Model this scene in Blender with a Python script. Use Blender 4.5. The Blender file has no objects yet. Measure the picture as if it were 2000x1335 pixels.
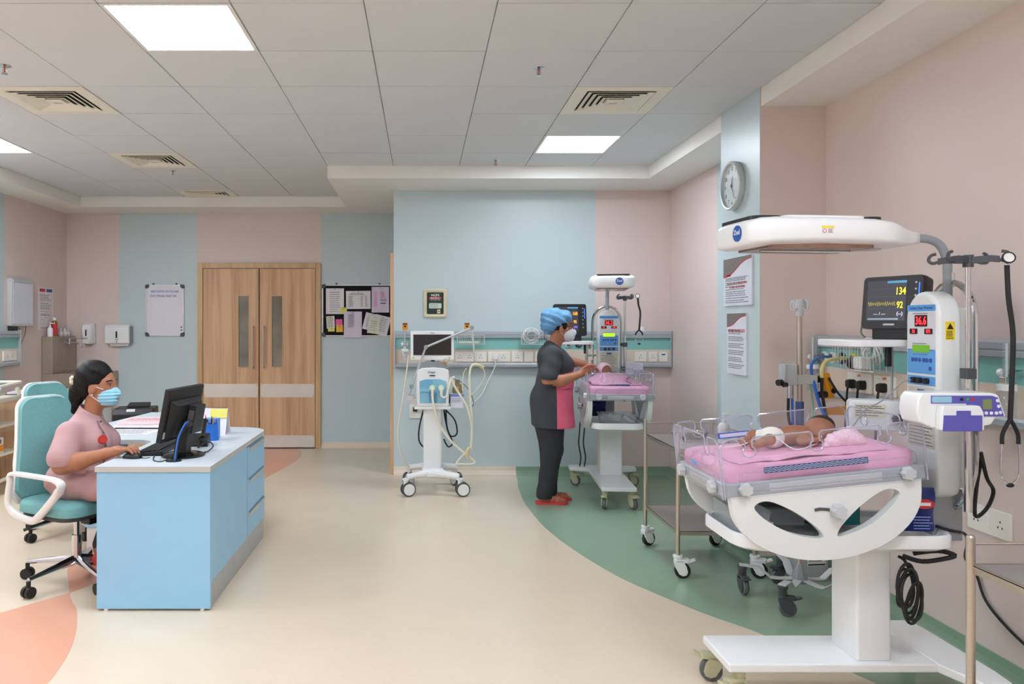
import bpy, bmesh, math, random
import numpy as np
from mathutils import Vector, Matrix, Euler, noise
from mathutils.geometry import tessellate_polygon
random.seed(7)
S = bpy.context.scene
C = S.collection
R = math.radians
PI = math.pi

# ---------------------------------------------------------------- camera, light, exposure
FPX, PPX, PPY, CAMZ = 1490.0, 824.0, 633.0, 1.485      # focal length and principal point in pixels of the 2000x1335 frame
cd = bpy.data.cameras.new('camera')
cam = bpy.data.objects.new('camera', cd); C.objects.link(cam)
cam.location = (0, 0, CAMZ); cam.rotation_euler = (R(90), 0, 0)
cd.sensor_fit = 'HORIZONTAL'; cd.sensor_width = 36.0
cd.lens = FPX / 2000 * 36
cd.shift_x = (1000 - PPX) / 2000
cd.shift_y = -(667.5 - PPY) / 2000
cd.clip_start = 0.05; cd.clip_end = 60
S.camera = cam
w = bpy.data.worlds.new('world'); S.world = w; w.use_nodes = True
w.node_tree.nodes['Background'].inputs[0].default_value = (0.9, 0.95, 1.0, 1)
w.node_tree.nodes['Background'].inputs[1].default_value = 0.3
S.view_settings.view_transform = 'Standard'
S.view_settings.look = 'None'
S.view_settings.gamma = 1.0
S.view_settings.use_curve_mapping = False
S.view_settings.exposure = 0.02
PANEL_EMIT = 33.0

# ---------------------------------------------------------------- materials
def lin(c):
    o = []
    for x in c[:3]:
        x = x / 255.0
        o.append(x / 12.92 if x <= 0.04045 else ((x + 0.055) / 1.055) ** 2.4)
    return (o[0], o[1], o[2], 1.0)
MATS = {}
def M(name, col=None, rough=0.5, metal=0.0, var=0.04, scale=8.0, bump=0.0, bscale=200.0, emit=0.0, coat=0.0, spec=0.5, stretch=None):
    if name in MATS: return MATS[name]
    m = bpy.data.materials.new(name); m.use_nodes = True; MATS[name] = m
    nt = m.node_tree; p = nt.nodes['Principled BSDF']
    L = lin(col)
    p.inputs['Roughness'].default_value = rough
    p.inputs['Metallic'].default_value = metal
    p.inputs['Specular IOR Level'].default_value = spec
    p.inputs['Coat Weight'].default_value = coat
    p.inputs['Coat Roughness'].default_value = 0.08
    tc = nt.nodes.new('ShaderNodeTexCoord')
    src = tc.outputs['Object']
    if stretch:
        mp = nt.nodes.new('ShaderNodeMapping'); mp.inputs['Scale'].default_value = stretch
        nt.links.new(src, mp.inputs['Vector']); src = mp.outputs['Vector']
    n = nt.nodes.new('ShaderNodeTexNoise'); n.inputs['Scale'].default_value = scale; n.inputs['Detail'].default_value = 4
    nt.links.new(src, n.inputs['Vector'])
    r = nt.nodes.new('ShaderNodeValToRGB')
    r.color_ramp.elements[0].position = 0.3; r.color_ramp.elements[1].position = 0.7
    r.color_ramp.elements[0].color = tuple(max(0, x * (1 - var)) for x in L[:3]) + (1,)
    r.color_ramp.elements[1].color = tuple(min(1, x * (1 + var)) for x in L[:3]) + (1,)
    nt.links.new(n.outputs['Fac'], r.inputs['Fac'])
    nt.links.new(r.outputs['Color'], p.inputs['Base Color'])
    if bump:
        n2 = nt.nodes.new('ShaderNodeTexNoise'); n2.inputs['Scale'].default_value = bscale
        nt.links.new(src, n2.inputs['Vector'])
        b = nt.nodes.new('ShaderNodeBump'); b.inputs['Strength'].default_value = bump; b.inputs['Distance'].default_value = 0.002
        nt.links.new(n2.outputs['Fac'], b.inputs['Height']); nt.links.new(b.outputs['Normal'], p.inputs['Normal'])
    if emit:
        p.inputs['Emission Color'].default_value = L; p.inputs['Emission Strength'].default_value = emit
    return m
def glassy(name, tint=(245, 250, 252), gloss=0.12, rough=0.03, op=0.0, opcol=(240, 240, 240)):
    if name in MATS: return MATS[name]
    m = bpy.data.materials.new(name); m.use_nodes = True; MATS[name] = m
    nt = m.node_tree; nt.nodes.remove(nt.nodes['Principled BSDF'])
    out = nt.nodes['Material Output']
    t = nt.nodes.new('ShaderNodeBsdfTransparent'); t.inputs[0].default_value = lin(tint)
    g = nt.nodes.new('ShaderNodeBsdfGlossy'); g.inputs['Roughness'].default_value = rough; g.inputs[0].default_value = (1, 1, 1, 1)
    f = nt.nodes.new('ShaderNodeLayerWeight'); f.inputs[0].default_value = 0.5
    pw = nt.nodes.new('ShaderNodeMath'); pw.operation = 'POWER'; pw.inputs[1].default_value = 5.0
    nt.links.new(f.outputs['Facing'], pw.inputs[0])
    a = nt.nodes.new('ShaderNodeMath'); a.operation = 'MULTIPLY_ADD'; a.inputs[1].default_value = 0.6; a.inputs[2].default_value = gloss; a.use_clamp = True
    nt.links.new(pw.outputs[0], a.inputs[0])
    mx = nt.nodes.new('ShaderNodeMixShader'); nt.links.new(a.outputs[0], mx.inputs[0])
    nt.links.new(t.outputs[0], mx.inputs[1]); nt.links.new(g.outputs[0], mx.inputs[2])
    last = mx
    if op > 0:
        d = nt.nodes.new('ShaderNodeBsdfDiffuse'); d.inputs[0].default_value = lin(opcol)
        m2 = nt.nodes.new('ShaderNodeMixShader'); m2.inputs[0].default_value = op
        nt.links.new(mx.outputs[0], m2.inputs[1]); nt.links.new(d.outputs[0], m2.inputs[2]); last = m2
    nt.links.new(last.outputs[0], out.inputs['Surface'])
    return m
def wood(name, c0, c1, sc=(14, 14, 0.7)):
    if name in MATS: return MATS[name]
    m = M(name, c0, 0.45, var=0.0)
    nt = m.node_tree; p = nt.nodes['Principled BSDF']
    tc = nt.nodes.new('ShaderNodeTexCoord'); mp = nt.nodes.new('ShaderNodeMapping'); mp.inputs['Scale'].default_value = sc
    nt.links.new(tc.outputs['Object'], mp.inputs['Vector'])
    n = nt.nodes.new('ShaderNodeTexNoise'); n.inputs['Scale'].default_value = 1.0; n.inputs['Detail'].default_value = 8; n.inputs['Roughness'].default_value = 0.62; n.inputs['Distortion'].default_value = 0.4
    nt.links.new(mp.outputs['Vector'], n.inputs['Vector'])
    r = nt.nodes.new('ShaderNodeValToRGB'); r.color_ramp.elements[0].position = 0.33; r.color_ramp.elements[1].position = 0.62
    r.color_ramp.elements[0].color = lin(c1); r.color_ramp.elements[1].color = lin(c0)
    nt.links.new(n.outputs['Fac'], r.inputs['Fac']); nt.links.new(r.outputs['Color'], p.inputs['Base Color'])
    return m
def speckle(name, base, rough, dots):
    """vinyl floor: base colour with small lighter / darker flecks"""
    m = M(name, base, rough, var=0.02, scale=3)
    nt = m.node_tree; p = nt.nodes['Principled BSDF']
    src = p.inputs['Base Color'].links[0].from_socket
    tc = nt.nodes.new('ShaderNodeTexCoord')
    for i, (col, sc, th) in enumerate(dots):
        v = nt.nodes.new('ShaderNodeTexVoronoi'); v.inputs['Scale'].default_value = sc
        nt.links.new(tc.outputs['Object'], v.inputs['Vector'])
        lt = nt.nodes.new('ShaderNodeMath'); lt.operation = 'LESS_THAN'; lt.inputs[1].default_value = th
        nt.links.new(v.outputs['Distance'], lt.inputs[0])
        sep = nt.nodes.new('ShaderNodeSeparateColor'); nt.links.new(v.outputs['Color'], sep.inputs[0])
        gt = nt.nodes.new('ShaderNodeMath'); gt.operation = 'GREATER_THAN'; gt.inputs[1].default_value = 0.62
        nt.links.new(sep.outputs[0], gt.inputs[0])
        mul = nt.nodes.new('ShaderNodeMath'); mul.operation = 'MULTIPLY'
        nt.links.new(lt.outputs[0], mul.inputs[0]); nt.links.new(gt.outputs[0], mul.inputs[1])
        mul2 = nt.nodes.new('ShaderNodeMath'); mul2.operation = 'MULTIPLY'; mul2.inputs[1].default_value = 0.55
        nt.links.new(mul.outputs[0], mul2.inputs[0])
        mx = nt.nodes.new('ShaderNodeMix'); mx.data_type = 'RGBA'
        nt.links.new(mul2.outputs[0], mx.inputs[0]); nt.links.new(src, mx.inputs[6]); mx.inputs[7].default_value = lin(col)
        src = mx.outputs[2]
    nt.links.new(src, p.inputs['Base Color'])
    return m

def EM(name, col, e):
    return M(name, col, 0.4, emit=e, var=0.0)

# ---------------------------------------------------------------- mesh helpers
def frame(o, x, y):
    x = Vector(x).normalized(); y = Vector(y).normalized(); z = x.cross(y)
    return Matrix(((x[0], y[0], z[0], o[0]), (x[1], y[1], z[1], o[1]), (x[2], y[2], z[2], o[2]), (0, 0, 0, 1)))
def BACK(x, z, y): return frame((x, y, z), (1, 0, 0), (0, 0, 1))       # on a wall that faces the camera (-Y)
def RIGHT(y, z, x): return frame((x, y, z), (0, -1, 0), (0, 0, 1))     # on a wall that faces -X
def LEFT(y, z, x): return frame((x, y, z), (0, 1, 0), (0, 0, 1))       # on a wall that faces +X
def rrect(w, h, r=0.01, n=4, cx=0, cy=0):
    r = min(r, w / 2 - 1e-5, h / 2 - 1e-5); p = []
    for sx, sy, a0 in ((1, 1, 0), (-1, 1, 90), (-1, -1, 180), (1, -1, 270)):
        for i in range(n + 1):
            a = R(a0 + 90 * i / n)
            p.append((cx + sx * (w / 2 - r) + r * math.cos(a), cy + sy * (h / 2 - r) + r * math.sin(a)))
    return p
def ngon(r, n=24, cx=0, cy=0, ry=None):
    return [(cx + r * math.cos(2 * PI * i / n), cy + (ry or r) * math.sin(2 * PI * i / n)) for i in range(n)]
def spline(pts, n=8, closed=False):
    P = [Vector(p) for p in pts]; out = []
    N = len(P); rng = range(N if closed else N - 1)
    for i in rng:
        if closed: a, b, c, d = P[i - 1], P[i], P[(i + 1) % N], P[(i + 2) % N]
        else: a, b, c, d = P[max(i - 1, 0)], P[i], P[i + 1], P[min(i + 2, N - 1)]
        for k in range(n):
            t = k / n
            out.append(0.5 * ((2 * b) + (c - a) * t + (2 * a - 5 * b + 4 * c - d) * t * t + (3 * b - a - 3 * c + d) * t ** 3))
    if not closed: out.append(P[-1])
    return out
class B:
    """collects shapes in one mesh; self.T places what is added next"""
    def __init__(s, T=None): s.v = []; s.f = []; s.m = []; s.T = T or Matrix(); s.mi = 0
    def add(s, vs, fs):
        o = len(s.v); s.v += [tuple(s.T @ Vector(v)) for v in vs]
        s.f += [tuple(o + i for i in f) for f in fs]; s.m += [s.mi] * len(fs); return s
    def box(s, x0, x1, y0, y1, z0, z1):
        vs = [(x, y, z) for x in (x0, x1) for y in (y0, y1) for z in (z0, z1)]
        return s.add(vs, [(0, 1, 3, 2), (4, 6, 7, 5), (0, 4, 5, 1), (2, 3, 7, 6), (0, 2, 6, 4), (1, 5, 7, 3)])
    def cb(s, c, sz, rot=None):
        hx, hy, hz = sz[0] / 2, sz[1] / 2, sz[2] / 2
        T = s.T; s.T = T @ Matrix.Translation(c) @ ((Euler(rot).to_matrix().to_4x4()) if rot else Matrix())
        s.box(-hx, hx, -hy, hy, -hz, hz); s.T = T; return s
    def prism(s, poly, z0, z1, holes=()):
        loops = [list(poly)] + [list(h) for h in holes]; vs = []; fs = []
        flat = []; 
        for l in loops: flat += l
        n = len(flat)
        vs = [(p[0], p[1], z0) for p in flat] + [(p[0], p[1], z1) for p in flat]
        if holes:
            tr = tessellate_polygon([[Vector((p[0], p[1], 0)) for p in l] for l in loops])
            for t in tr:
                a = [flat[i] for i in t]
                ccw = (a[1][0] - a[0][0]) * (a[2][1] - a[0][1]) - (a[1][1] - a[0][1]) * (a[2][0] - a[0][0])
                if abs(ccw) < 1e-12: continue
                t = tuple(t) if ccw > 0 else tuple(reversed(t))
                fs.append(tuple(reversed(t))); fs.append(tuple(i + n for i in t))
        else:
            ar = sum(poly[i - 1][0] * poly[i][1] - poly[i][0] * poly[i - 1][1] for i in range(n))
            idx = tuple(range(n)) if ar > 0 else tuple(reversed(range(n)))
            fs.append(tuple(reversed(idx))); fs.append(tuple(i + n for i in idx))
        o = 0
        for k, l in enumerate(loops):
            ar = sum(l[i - 1][0] * l[i][1] - l[i][0] * l[i - 1][1] for i in range(len(l)))
            fw = (ar > 0) == (k == 0)
            for i in range(len(l)):
                a, b = o + i, o + (i + 1) % len(l)
                fs.append((a, b, b + n, a + n) if fw else (b, a, a + n, b + n))
            o += len(l)
        return s.add(vs, fs)
    def rings(s, rs, closed=False, caps=True):
        """loft through rings of points (all the same length)"""
        n = len(rs[0]); vs = [p for r in rs for p in r]; fs = []
        for k in range(len(rs) - (0 if closed else 1)):
            a = k * n; b = ((k + 1) % len(rs)) * n
            for i in range(n):
                j = (i + 1) % n; fs.append((a + i, a + j, b + j, b + i))
        if caps and not closed:
            fs.append(tuple(reversed(range(n)))); fs.append(tuple((len(rs) - 1) * n + i for i in range(n)))
        return s.add(vs, fs)
    def cyl(s, p0, p1, r0, r1=None, n=16):
        return s.tube([p0, p1], [r0, r0 if r1 is None else r1], n)
    def tube(s, pts, r, n=8, sm=0, closed=False):
        if sm: pts = spline(pts, sm, closed)
        P = [Vector(p) for p in pts]; N = len(P)
        if not isinstance(r, (list, tuple)): r = [r] * N
        elif len(r) != N: r = [r[min(int(i * (len(r) - 1) / max(N - 1, 1)), len(r) - 1)] for i in range(N)]
        t0 = (P[1] - P[0]).normalized()
        u = t0.orthogonal().normalized(); rs = []
        for i in range(N):
            a = P[i - 1] if (i or closed) else P[0]; b = P[(i + 1) % N] if (i < N - 1 or closed) else P[-1]
            t = (b - a)
            t = t.normalized() if t.length > 1e-9 else t0
            u = (u - t * u.dot(t)); u = u.normalized() if u.length > 1e-6 else t.orthogonal().normalized()
            w_ = t.cross(u)
            rs.append([P[i] + (u * math.cos(2 * PI * k / n) + w_ * math.sin(2 * PI * k / n)) * r[i] for k in range(n)])
        return s.rings(rs, closed=closed)
    def lathe(s, prof, o=(0, 0, 0), ax=(0, 0, 1), n=24):
        ax = Vector(ax).normalized(); u = ax.orthogonal().normalized(); w_ = ax.cross(u); o = Vector(o)
        return s.rings([[o + ax * z + (u * math.cos(2 * PI * k / n) + w_ * math.sin(2 * PI * k / n)) * max(r, 1e-5) for k in range(n)] for r, z in prof])
    def ell(s, c, r, rot=None, n=16, m=10):
        if not isinstance(r, (list, tuple)): r = (r, r, r)
        Rm = Euler(rot).to_matrix() if rot else Matrix.Identity(3); c = Vector(c); rs = []
        for i in range(m + 1):
            a = PI * i / m; q = max(math.sin(a), 1e-4)
            rs.append([c + Rm @ Vector((r[0] * q * math.cos(2 * PI * k / n), r[1] * q * math.sin(2 * PI * k / n), -r[2] * math.cos(a))) for k in range(n)])
        return s.rings(rs)
def link(name, me, mats, parent):
    o = bpy.data.objects.new(name, me); C.objects.link(o)
    for m in (mats if isinstance(mats, (list, tuple)) else [mats]): me.materials.append(m)
    if parent: o.parent = parent
    return o
def O(name, b, mats, parent=None, bev=0.0, seg=2, ang=35, smooth=True):
    me = bpy.data.meshes.new(name); me.from_pydata(b.v, [], b.f)
    o = link(name, me, mats, parent)
    if any(b.m): me.polygons.foreach_set('material_index', b.m)
    if smooth:
        me.polygons.foreach_set('use_smooth', [True] * len(me.polygons)); me.set_sharp_from_angle(angle=R(ang))
    me.update()
    if bev:
        md = o.modifiers.new('bevel', 'BEVEL'); md.width = bev; md.segments = seg; md.limit_method = 'ANGLE'; md.angle_limit = R(40)
        md.harden_normals = True
    return o
def tag(o, label, cat, group=None):
    o['label'] = label; o['category'] = cat
    if group: o['group'] = group
    return o
def thing(name, label, cat, loc=(0, 0, 0), rz=0, group=None):
    o = bpy.data.objects.new(name, None); C.objects.link(o); o.empty_display_size = 0.1
    o.location = loc; o.rotation_euler = (0, 0, rz)
    return tag(o, label, cat, group)
def struct(o): o['kind'] = 'structure'; return o
def dup(root, loc=None, rz=None, label=None, parent=None):
    r = root.copy(); C.objects.link(r)
    if parent: r.parent = parent
    if loc is not None: r.location = loc
    if rz is not None: r.rotation_euler[2] = rz
    if label: r['label'] = label
    for ch in [c for c in C.objects if c.parent == root]: dup(ch, parent=r)
    return r
def text(name, st, size, mat, parent, T, align='CENTER', ext=0.0004, wide=1.0, shear=0):
    cu = bpy.data.curves.new(name, 'FONT'); cu.body = st; cu.size = size; cu.align_x = align; cu.align_y = 'CENTER'
    cu.extrude = ext; cu.resolution_u = 2; cu.shear = shear; cu.offset = size * 0.012
    t = bpy.data.objects.new(name, cu)
    me = bpy.data.meshes.new_from_object(t)
    bpy.data.objects.remove(t)
    me.transform(T @ Matrix.Diagonal((wide, 1, 1, 1)))
    me.materials.clear()
    return link(name, me, mat, parent)
def lines(T, x0, x1, ys, h=0.003, ragged=0.25, rnd=random):
    """rows of unreadably small print, as thin bars"""
    b = B(T)
    for y in ys:
        x = x0; end = x1 - (x1 - x0) * ragged * rnd.random()
        while x < end:
            l = min((x1 - x0) * (0.05 + 0.14 * rnd.random()), end - x)
            b.box(x, x + l, y - h / 2, y + h / 2, 0, 0.0004); x += l + (x1 - x0) * 0.015
    return b

# ---------------------------------------------------------------- signed-distance modelling for bodies and cloth
def sdf(name, prims, mat, parent, vox=0.008, k=0.02, post=None):
    lo = np.array([1e9] * 3); hi = -lo
    for p in prims:
        if p[0] == 'c':
            rr = max(p[3], p[4])
            for q in (p[1], p[2]): lo = np.minimum(lo, np.array(q) - rr); hi = np.maximum(hi, np.array(q) + rr)
        elif p[0] == 'e':
            rr = max(p[2]); lo = np.minimum(lo, np.array(p[1]) - rr); hi = np.maximum(hi, np.array(p[1]) + rr)
    lo -= 3 * vox; hi += 3 * vox
    n = np.ceil((hi - lo) / vox).astype(int) + 1
    F = np.full(n, 1.0, np.float32)
    ax = [lo[i] + vox * np.arange(n[i]) for i in range(3)]
    for p in prims:
        kk = p[5] if len(p) > 5 else k
        if p[0] in ('c', '-c'):
            a, b = np.array(p[1], float), np.array(p[2], float); r0, r1 = p[3], p[4]
            mn = np.minimum(a - r0, b - r1); mx = np.maximum(a + r0, b + r1)
        else:
            c = np.array(p[1], float); rr = max(p[2]); mn = c - rr; mx = c + rr
        g = kk + 4 * vox
        i0 = np.clip(((mn - g - lo) / vox).astype(int), 0, n - 1); i1 = np.clip(((mx + g - lo) / vox).astype(int) + 2, 1, n)
        sl = tuple(slice(i0[i], i1[i]) for i in range(3))
        X, Y, Z = np.meshgrid(ax[0][sl[0]], ax[1][sl[1]], ax[2][sl[2]], indexing='ij')
        if p[0] in ('c', '-c'):
            ba = b - a; L2 = float(ba @ ba) + 1e-12
            t = np.clip(((X - a[0]) * ba[0] + (Y - a[1]) * ba[1] + (Z - a[2]) * ba[2]) / L2, 0, 1)
            d = np.sqrt((X - a[0] - t * ba[0]) ** 2 + (Y - a[1] - t * ba[1]) ** 2 + (Z - a[2] - t * ba[2]) ** 2) - (r0 + (r1 - r0) * t)
        else:
            rot = p[3] if len(p) > 3 and p[3] is not None else (0, 0, 0)
            Rm = np.array(Euler(rot).to_matrix()); q = np.stack([X - c[0], Y - c[1], Z - c[2]], -1) @ Rm
            rad = np.array(p[2], float); kq = np.sqrt(((q / rad) ** 2).sum(-1)); k2 = np.sqrt(((q / rad ** 2) ** 2).sum(-1)) + 1e-9
            d = kq * (kq - 1) / k2
        if p[0] == '-e': kk = p[4] if len(p) > 4 else k
        elif p[0] == 'e': kk = p[4] if len(p) > 4 else k
        f = F[sl]
        if p[0][0] == '-':
            h = np.clip(0.5 - 0.5 * (f + d) / kk, 0, 1); F[sl] = f * (1 - h) - d * h + kk * h * (1 - h)
        else:
            h = np.clip(0.5 + 0.5 * (f - d) / kk, 0, 1); F[sl] = f * (1 - h) + d * h - kk * h * (1 - h)
    if post is not None:
        X, Y, Z = np.meshgrid(*ax, indexing='ij'); F = post(F, X, Y, Z)
    F[0], F[-1], F[:, 0], F[:, -1], F[:, :, 0], F[:, :, -1] = 1, 1, 1, 1, 1, 1
    s = F < 0
    cells = [(i, j, l) for i in (0, 1) for j in (0, 1) for l in (0, 1)]
    def cut(A, c): return A[c[0]:A.shape[0] - 1 + c[0], c[1]:A.shape[1] - 1 + c[1], c[2]:A.shape[2] - 1 + c[2]]
    cnt = sum(cut(s, c).astype(np.int8) for c in cells)
    act = (cnt > 0) & (cnt < 8); idx = np.argwhere(act)
    vid = np.full(act.shape, -1, np.int64); vid[act] = np.arange(len(idx))
    acc = np.zeros((len(idx), 3)); num = np.zeros(len(idx))
    for a in cells:
        for d_ in range(3):
            if a[d_]: continue
            b_ = list(a); b_[d_] = 1
            fa = F[idx[:, 0] + a[0], idx[:, 1] + a[1], idx[:, 2] + a[2]]; fb = F[idx[:, 0] + b_[0], idx[:, 1] + b_[1], idx[:, 2] + b_[2]]
            m = (fa < 0) != (fb < 0); t = np.where(m, fa / np.where(m, fa - fb, 1), 0)
            pt = np.array(a, float)[None, :].repeat(len(idx), 0); pt[:, d_] += t
            acc[m] += pt[m]; num[m] += 1
    V = (idx + acc / num[:, None]) * vox + lo
    Q = []
    for d_ in range(3):
        o1, o2 = [(1, 2), (2, 0), (0, 1)][d_]
        A = np.moveaxis(s, d_, 0); m = A[:-1] != A[1:]
        e = np.argwhere(np.moveaxis(m, 0, d_))
        e = e[(e[:, o1] > 0) & (e[:, o2] > 0) & (e[:, o1] < act.shape[o1]) & (e[:, o2] < act.shape[o2]) & (e[:, d_] < act.shape[d_])]
        def v_(a1, a2):
            q = e.copy(); q[:, o1] -= a1; q[:, o2] -= a2; return vid[q[:, 0], q[:, 1], q[:, 2]]
        quad = np.stack([v_(1, 1), v_(0, 1), v_(0, 0), v_(1, 0)], 1)
        fl = ~s[e[:, 0], e[:, 1], e[:, 2]]
        quad[fl] = quad[fl][:, ::-1]; Q.append(quad)
    Q = np.concatenate(Q); Q = Q[(Q >= 0).all(1)]
    me = bpy.data.meshes.new(name)
    me.vertices.add(len(V)); me.vertices.foreach_set('co', V.astype(np.float32).ravel())
    me.loops.add(len(Q) * 4); me.loops.foreach_set('vertex_index', Q.astype(np.int32).ravel())
    me.polygons.add(len(Q)); me.polygons.foreach_set('loop_start', np.arange(0, len(Q) * 4, 4, dtype=np.int32))
    me.update(calc_edges=True); me.validate()
    me.polygons.foreach_set('use_smooth', [True] * len(me.polygons))
    o = link(name, me, mat, parent)
    sm = o.modifiers.new('smooth', 'SMOOTH'); sm.factor = 0.5; sm.iterations = 2
    return o

# ---------------------------------------------------------------- palette
PINK = M('pink_wall_paint', (223, 206, 199), 0.45, var=0.012, scale=2, bump=0.05, bscale=120)
BLUE = M('blue_wall_paint', (194, 210, 213), 0.38, var=0.012, scale=2, bump=0.05, bscale=120)
WHITEP = M('white_ceiling_paint', (238, 236, 230), 0.6, var=0.01)
TILE = M('ceiling_tile_board', (214, 217, 219), 0.7, var=0.012, scale=3, bump=0.08, bscale=300)
BEIGEF = speckle('beige_vinyl_floor', (223, 207, 183), 0.28, [((250, 242, 226), 90, 0.16), ((190, 168, 140), 70, 0.12)])
GREENF = speckle('green_vinyl_floor', (146, 172, 148), 0.25, [((160, 190, 150), 80, 0.15), ((84, 120, 88), 80, 0.14)])
ORANGEF = speckle('orange_vinyl_floor', (226, 166, 138), 0.3, [((246, 196, 160), 70, 0.16)])
WHITE = M('white_plastic', (236, 238, 238), 0.3, var=0.01, coat=0.15)
WHITEM = M('white_matte_plastic', (232, 232, 229), 0.5, var=0.01)
CREAM = M('cream_plastic', (232, 228, 212), 0.45, var=0.02)
BLACK = M('black_plastic', (22, 22, 24), 0.45, var=0.05)
BLACKG = M('black_glossy_plastic', (16, 16, 18), 0.15, var=0.03)
RUBBER = M('black_rubber', (26, 26, 27), 0.6, var=0.08)
GREY = M('grey_plastic', (150, 155, 160), 0.45, var=0.02)
DGREY = M('dark_grey_plastic', (72, 76, 80), 0.5, var=0.03)
LGREY = M('light_grey_plastic', (196, 200, 203), 0.42, var=0.02)
CHROME = M('polished_chrome', (206, 210, 213), 0.12, metal=1.0, var=0.02)
STEEL = M('brushed_steel', (198, 190, 178), 0.3, metal=1.0, var=0.06, scale=30, stretch=(1, 1, 12))
ALU = M('satin_aluminium', (206, 207, 206), 0.35, metal=0.45, var=0.04)
TEAL = M('teal_panel', (132, 194, 188), 0.35, var=0.02)
BEIGE = M('beige_panel', (222, 206, 188), 0.45, var=0.015)
RAIL = M('grey_rail_aluminium', (172, 180, 186), 0.4, metal=0.1, var=0.02)
SOCKET = M('ivory_socket_plastic', (240, 236, 226), 0.35, var=0.01)
PAPER = M('white_paper', (232, 228, 232), 0.7, var=0.02)
INK = M('grey_print_ink', (110, 112, 120), 0.7, var=0.05)
INKD = M('dark_print_ink', (50, 52, 58), 0.7, var=0.05)
REDI = M('red_print', (205, 50, 60), 0.6, var=0.03)
BLUEI = M('blue_print', (46, 84, 160), 0.5, var=0.03)
YEL = M('yellow_sticker', (240, 210, 30), 0.5, var=0.03)
ACRYL = glassy('clear_acrylic', (250, 250, 252), 0.025, 0.02, 0.03, (230, 232, 240))
ACRYLE = glassy('clear_acrylic_edge', (220, 222, 234), 0.16, 0.05, 0.30, (226, 226, 240))
DARKG = M('reflection_toned_glass', (138, 132, 120), 0.05, var=0.28, scale=2.5)  # mottled tone stands in for reflections and the view through the panes

# ---------------------------------------------------------------- the room
XR, XL, YF, YB, XS, ZC, ZS = 2.46, -4.26, 9.15, 7.56, -0.279, 2.93, 2.812
XT, YT1, YT2, XTL, XST = 2.066, 6.94, 8.62, -3.858, -0.86
YREAR = -2.5
floor = struct(O('floor', B().box(XL - .2, XR + .2, YREAR - .2, YF + .2, -0.1, 0), BEIGEF, smooth=False))
def sheet(name, pts, mat):
    return O(name, B().prism(pts, -0.0005, 0.0012), mat, floor, smooth=False)
gl = [(0.93, YB), (0.905, 7.2), (.881, 6.98), (.858, 6.5), (.861, 6.15), (.901, 5.57), (1.0, 5.03), (1.15, 4.51), (1.31, 4.17), (1.463, 3.90), (1.635, 3.65), (1.86, 3.2), (2.06, 2.7), (2.3, 2.0), (XR, 1.4)]
gl = [(p[0], p[1]) for p in spline([(a, b_, 0) for a, b_ in gl], 5)]
sheet('green_floor_inlay', gl + [(XR, YB)], GREENF)
o1 = [(-1.95, 4.22), (-1.87, 4.08), (-1.796, 3.97), (-1.684, 3.72), (-1.61, 3.5), (-1.567, 3.3), (-1.55, 3.1), (-1.6, 2.7), (-1.8, 2.2)]
o1 = [(p[0], p[1]) for p in spline([(a, b_, 0) for a, b_ in o1], 5)]
sheet('orange_floor_inlay', o1 + [(-2.6, 2.2), (-3.2, 2.9), (-2.6, 3.5), (-2.166, 3.93)], ORANGEF)
o2 = [(-1.95, 4.22), (-1.88, 4.41), (-1.72, 5.2), (-1.6, 6.2), (-1.52, 7.28), (-1.40, 8.1), (-1.36, 8.5), (-1.40, 8.85), (-1.49, 9.12)]
o2 = [(p[0], p[1]) for p in spline([(a, b_, 0) for a, b_ in o2], 5)]
sheet('orange_floor_inlay', o2 + [(-2.3, 9.12), (-2.5, 8), (-2.42, 6.5), (-2.3, 5.4), (-2.19, 4.75), (-2.135, 4.59), (-2.04, 4.40)], ORANGEF)

def wall(name, pieces):
    """pieces: (x0,x1,y0,y1,z0,z1,material index) with 0 pink, 1 blue"""
    b = B()
    for p in pieces: b.mi = p[6]; b.box(*p[:6])
    return struct(O(name, b, [PINK, BLUE], smooth=False))
wall('wall_far', [(XL - .15, -3.63, YF, YF + .15, 0, ZC, 0), (-3.63, -2.70, YF, YF + .15, 0, ZC, 1), (-2.70, -1.21, YF, YF + .15, 0, ZC, 0), (-1.21, XS, YF, YF + .15, 0, ZC, 1)])
wall('wall_back', [(XS, 1.72, YB, YF + .15, 0, ZC, 1), (1.72, XR + .15, YB, YF + .15, 0, ZC, 0)])
wall('wall_right', [(XR, XR + .15, 6.36, YB, 0, ZC, 0), (XR, XR + .15, 4.9, 6.36, 0, ZC, 1), (XR, XR + .15, YREAR, 4.9, 0, ZC, 0)])
wall('wall_pillar', [(2.06, XR, 4.645, 5.25, 0, ZC, 0), (2.058, 2.0605, 4.645, 5.25, 0, ZC, 1)])
wall('wall_left', [(XL - .15, XL, 7.78, YF, 0, ZC, 0), (XL - .15, XL, 6.4, 7.78, 0, ZC, 1), (XL - .15, XL, YREAR, 6.4, 0, ZC, 0)])
wall('wall_rear', [(XL - .15, XR + .15, YREAR - .15, YREAR, 0, ZC, 0)])
def cove(name, segs, mat):
    """coved skirting: segs of (x0,y0,x1,y1, nx,ny) with n pointing into the room"""
    b = B()
    prof = [(0, 0.0), (0.06, 0.001), (0.04, 0.006), (0.02, 0.018), (0.009, 0.04), (0.005, 0.075), (0, 0.077)]
    for x0, y0, x1, y1, nx, ny in segs:
        rs = [[(x + nx * d, y + ny * d, z) for d, z in prof] for x, y in ((x0, y0), (x1, y1))]
        b.rings(rs)
    o = O(name, b, mat, smooth=False); return struct(o)
cove('baseboard_far', [(XL, YF, -2.69, YF, 0, -1), (-1.205, YF, XS, YF, 0, -1), (XL, YREAR, XL, YF, 1, 0)], M('beige_cove_vinyl', (226, 212, 192), 0.3))
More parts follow.
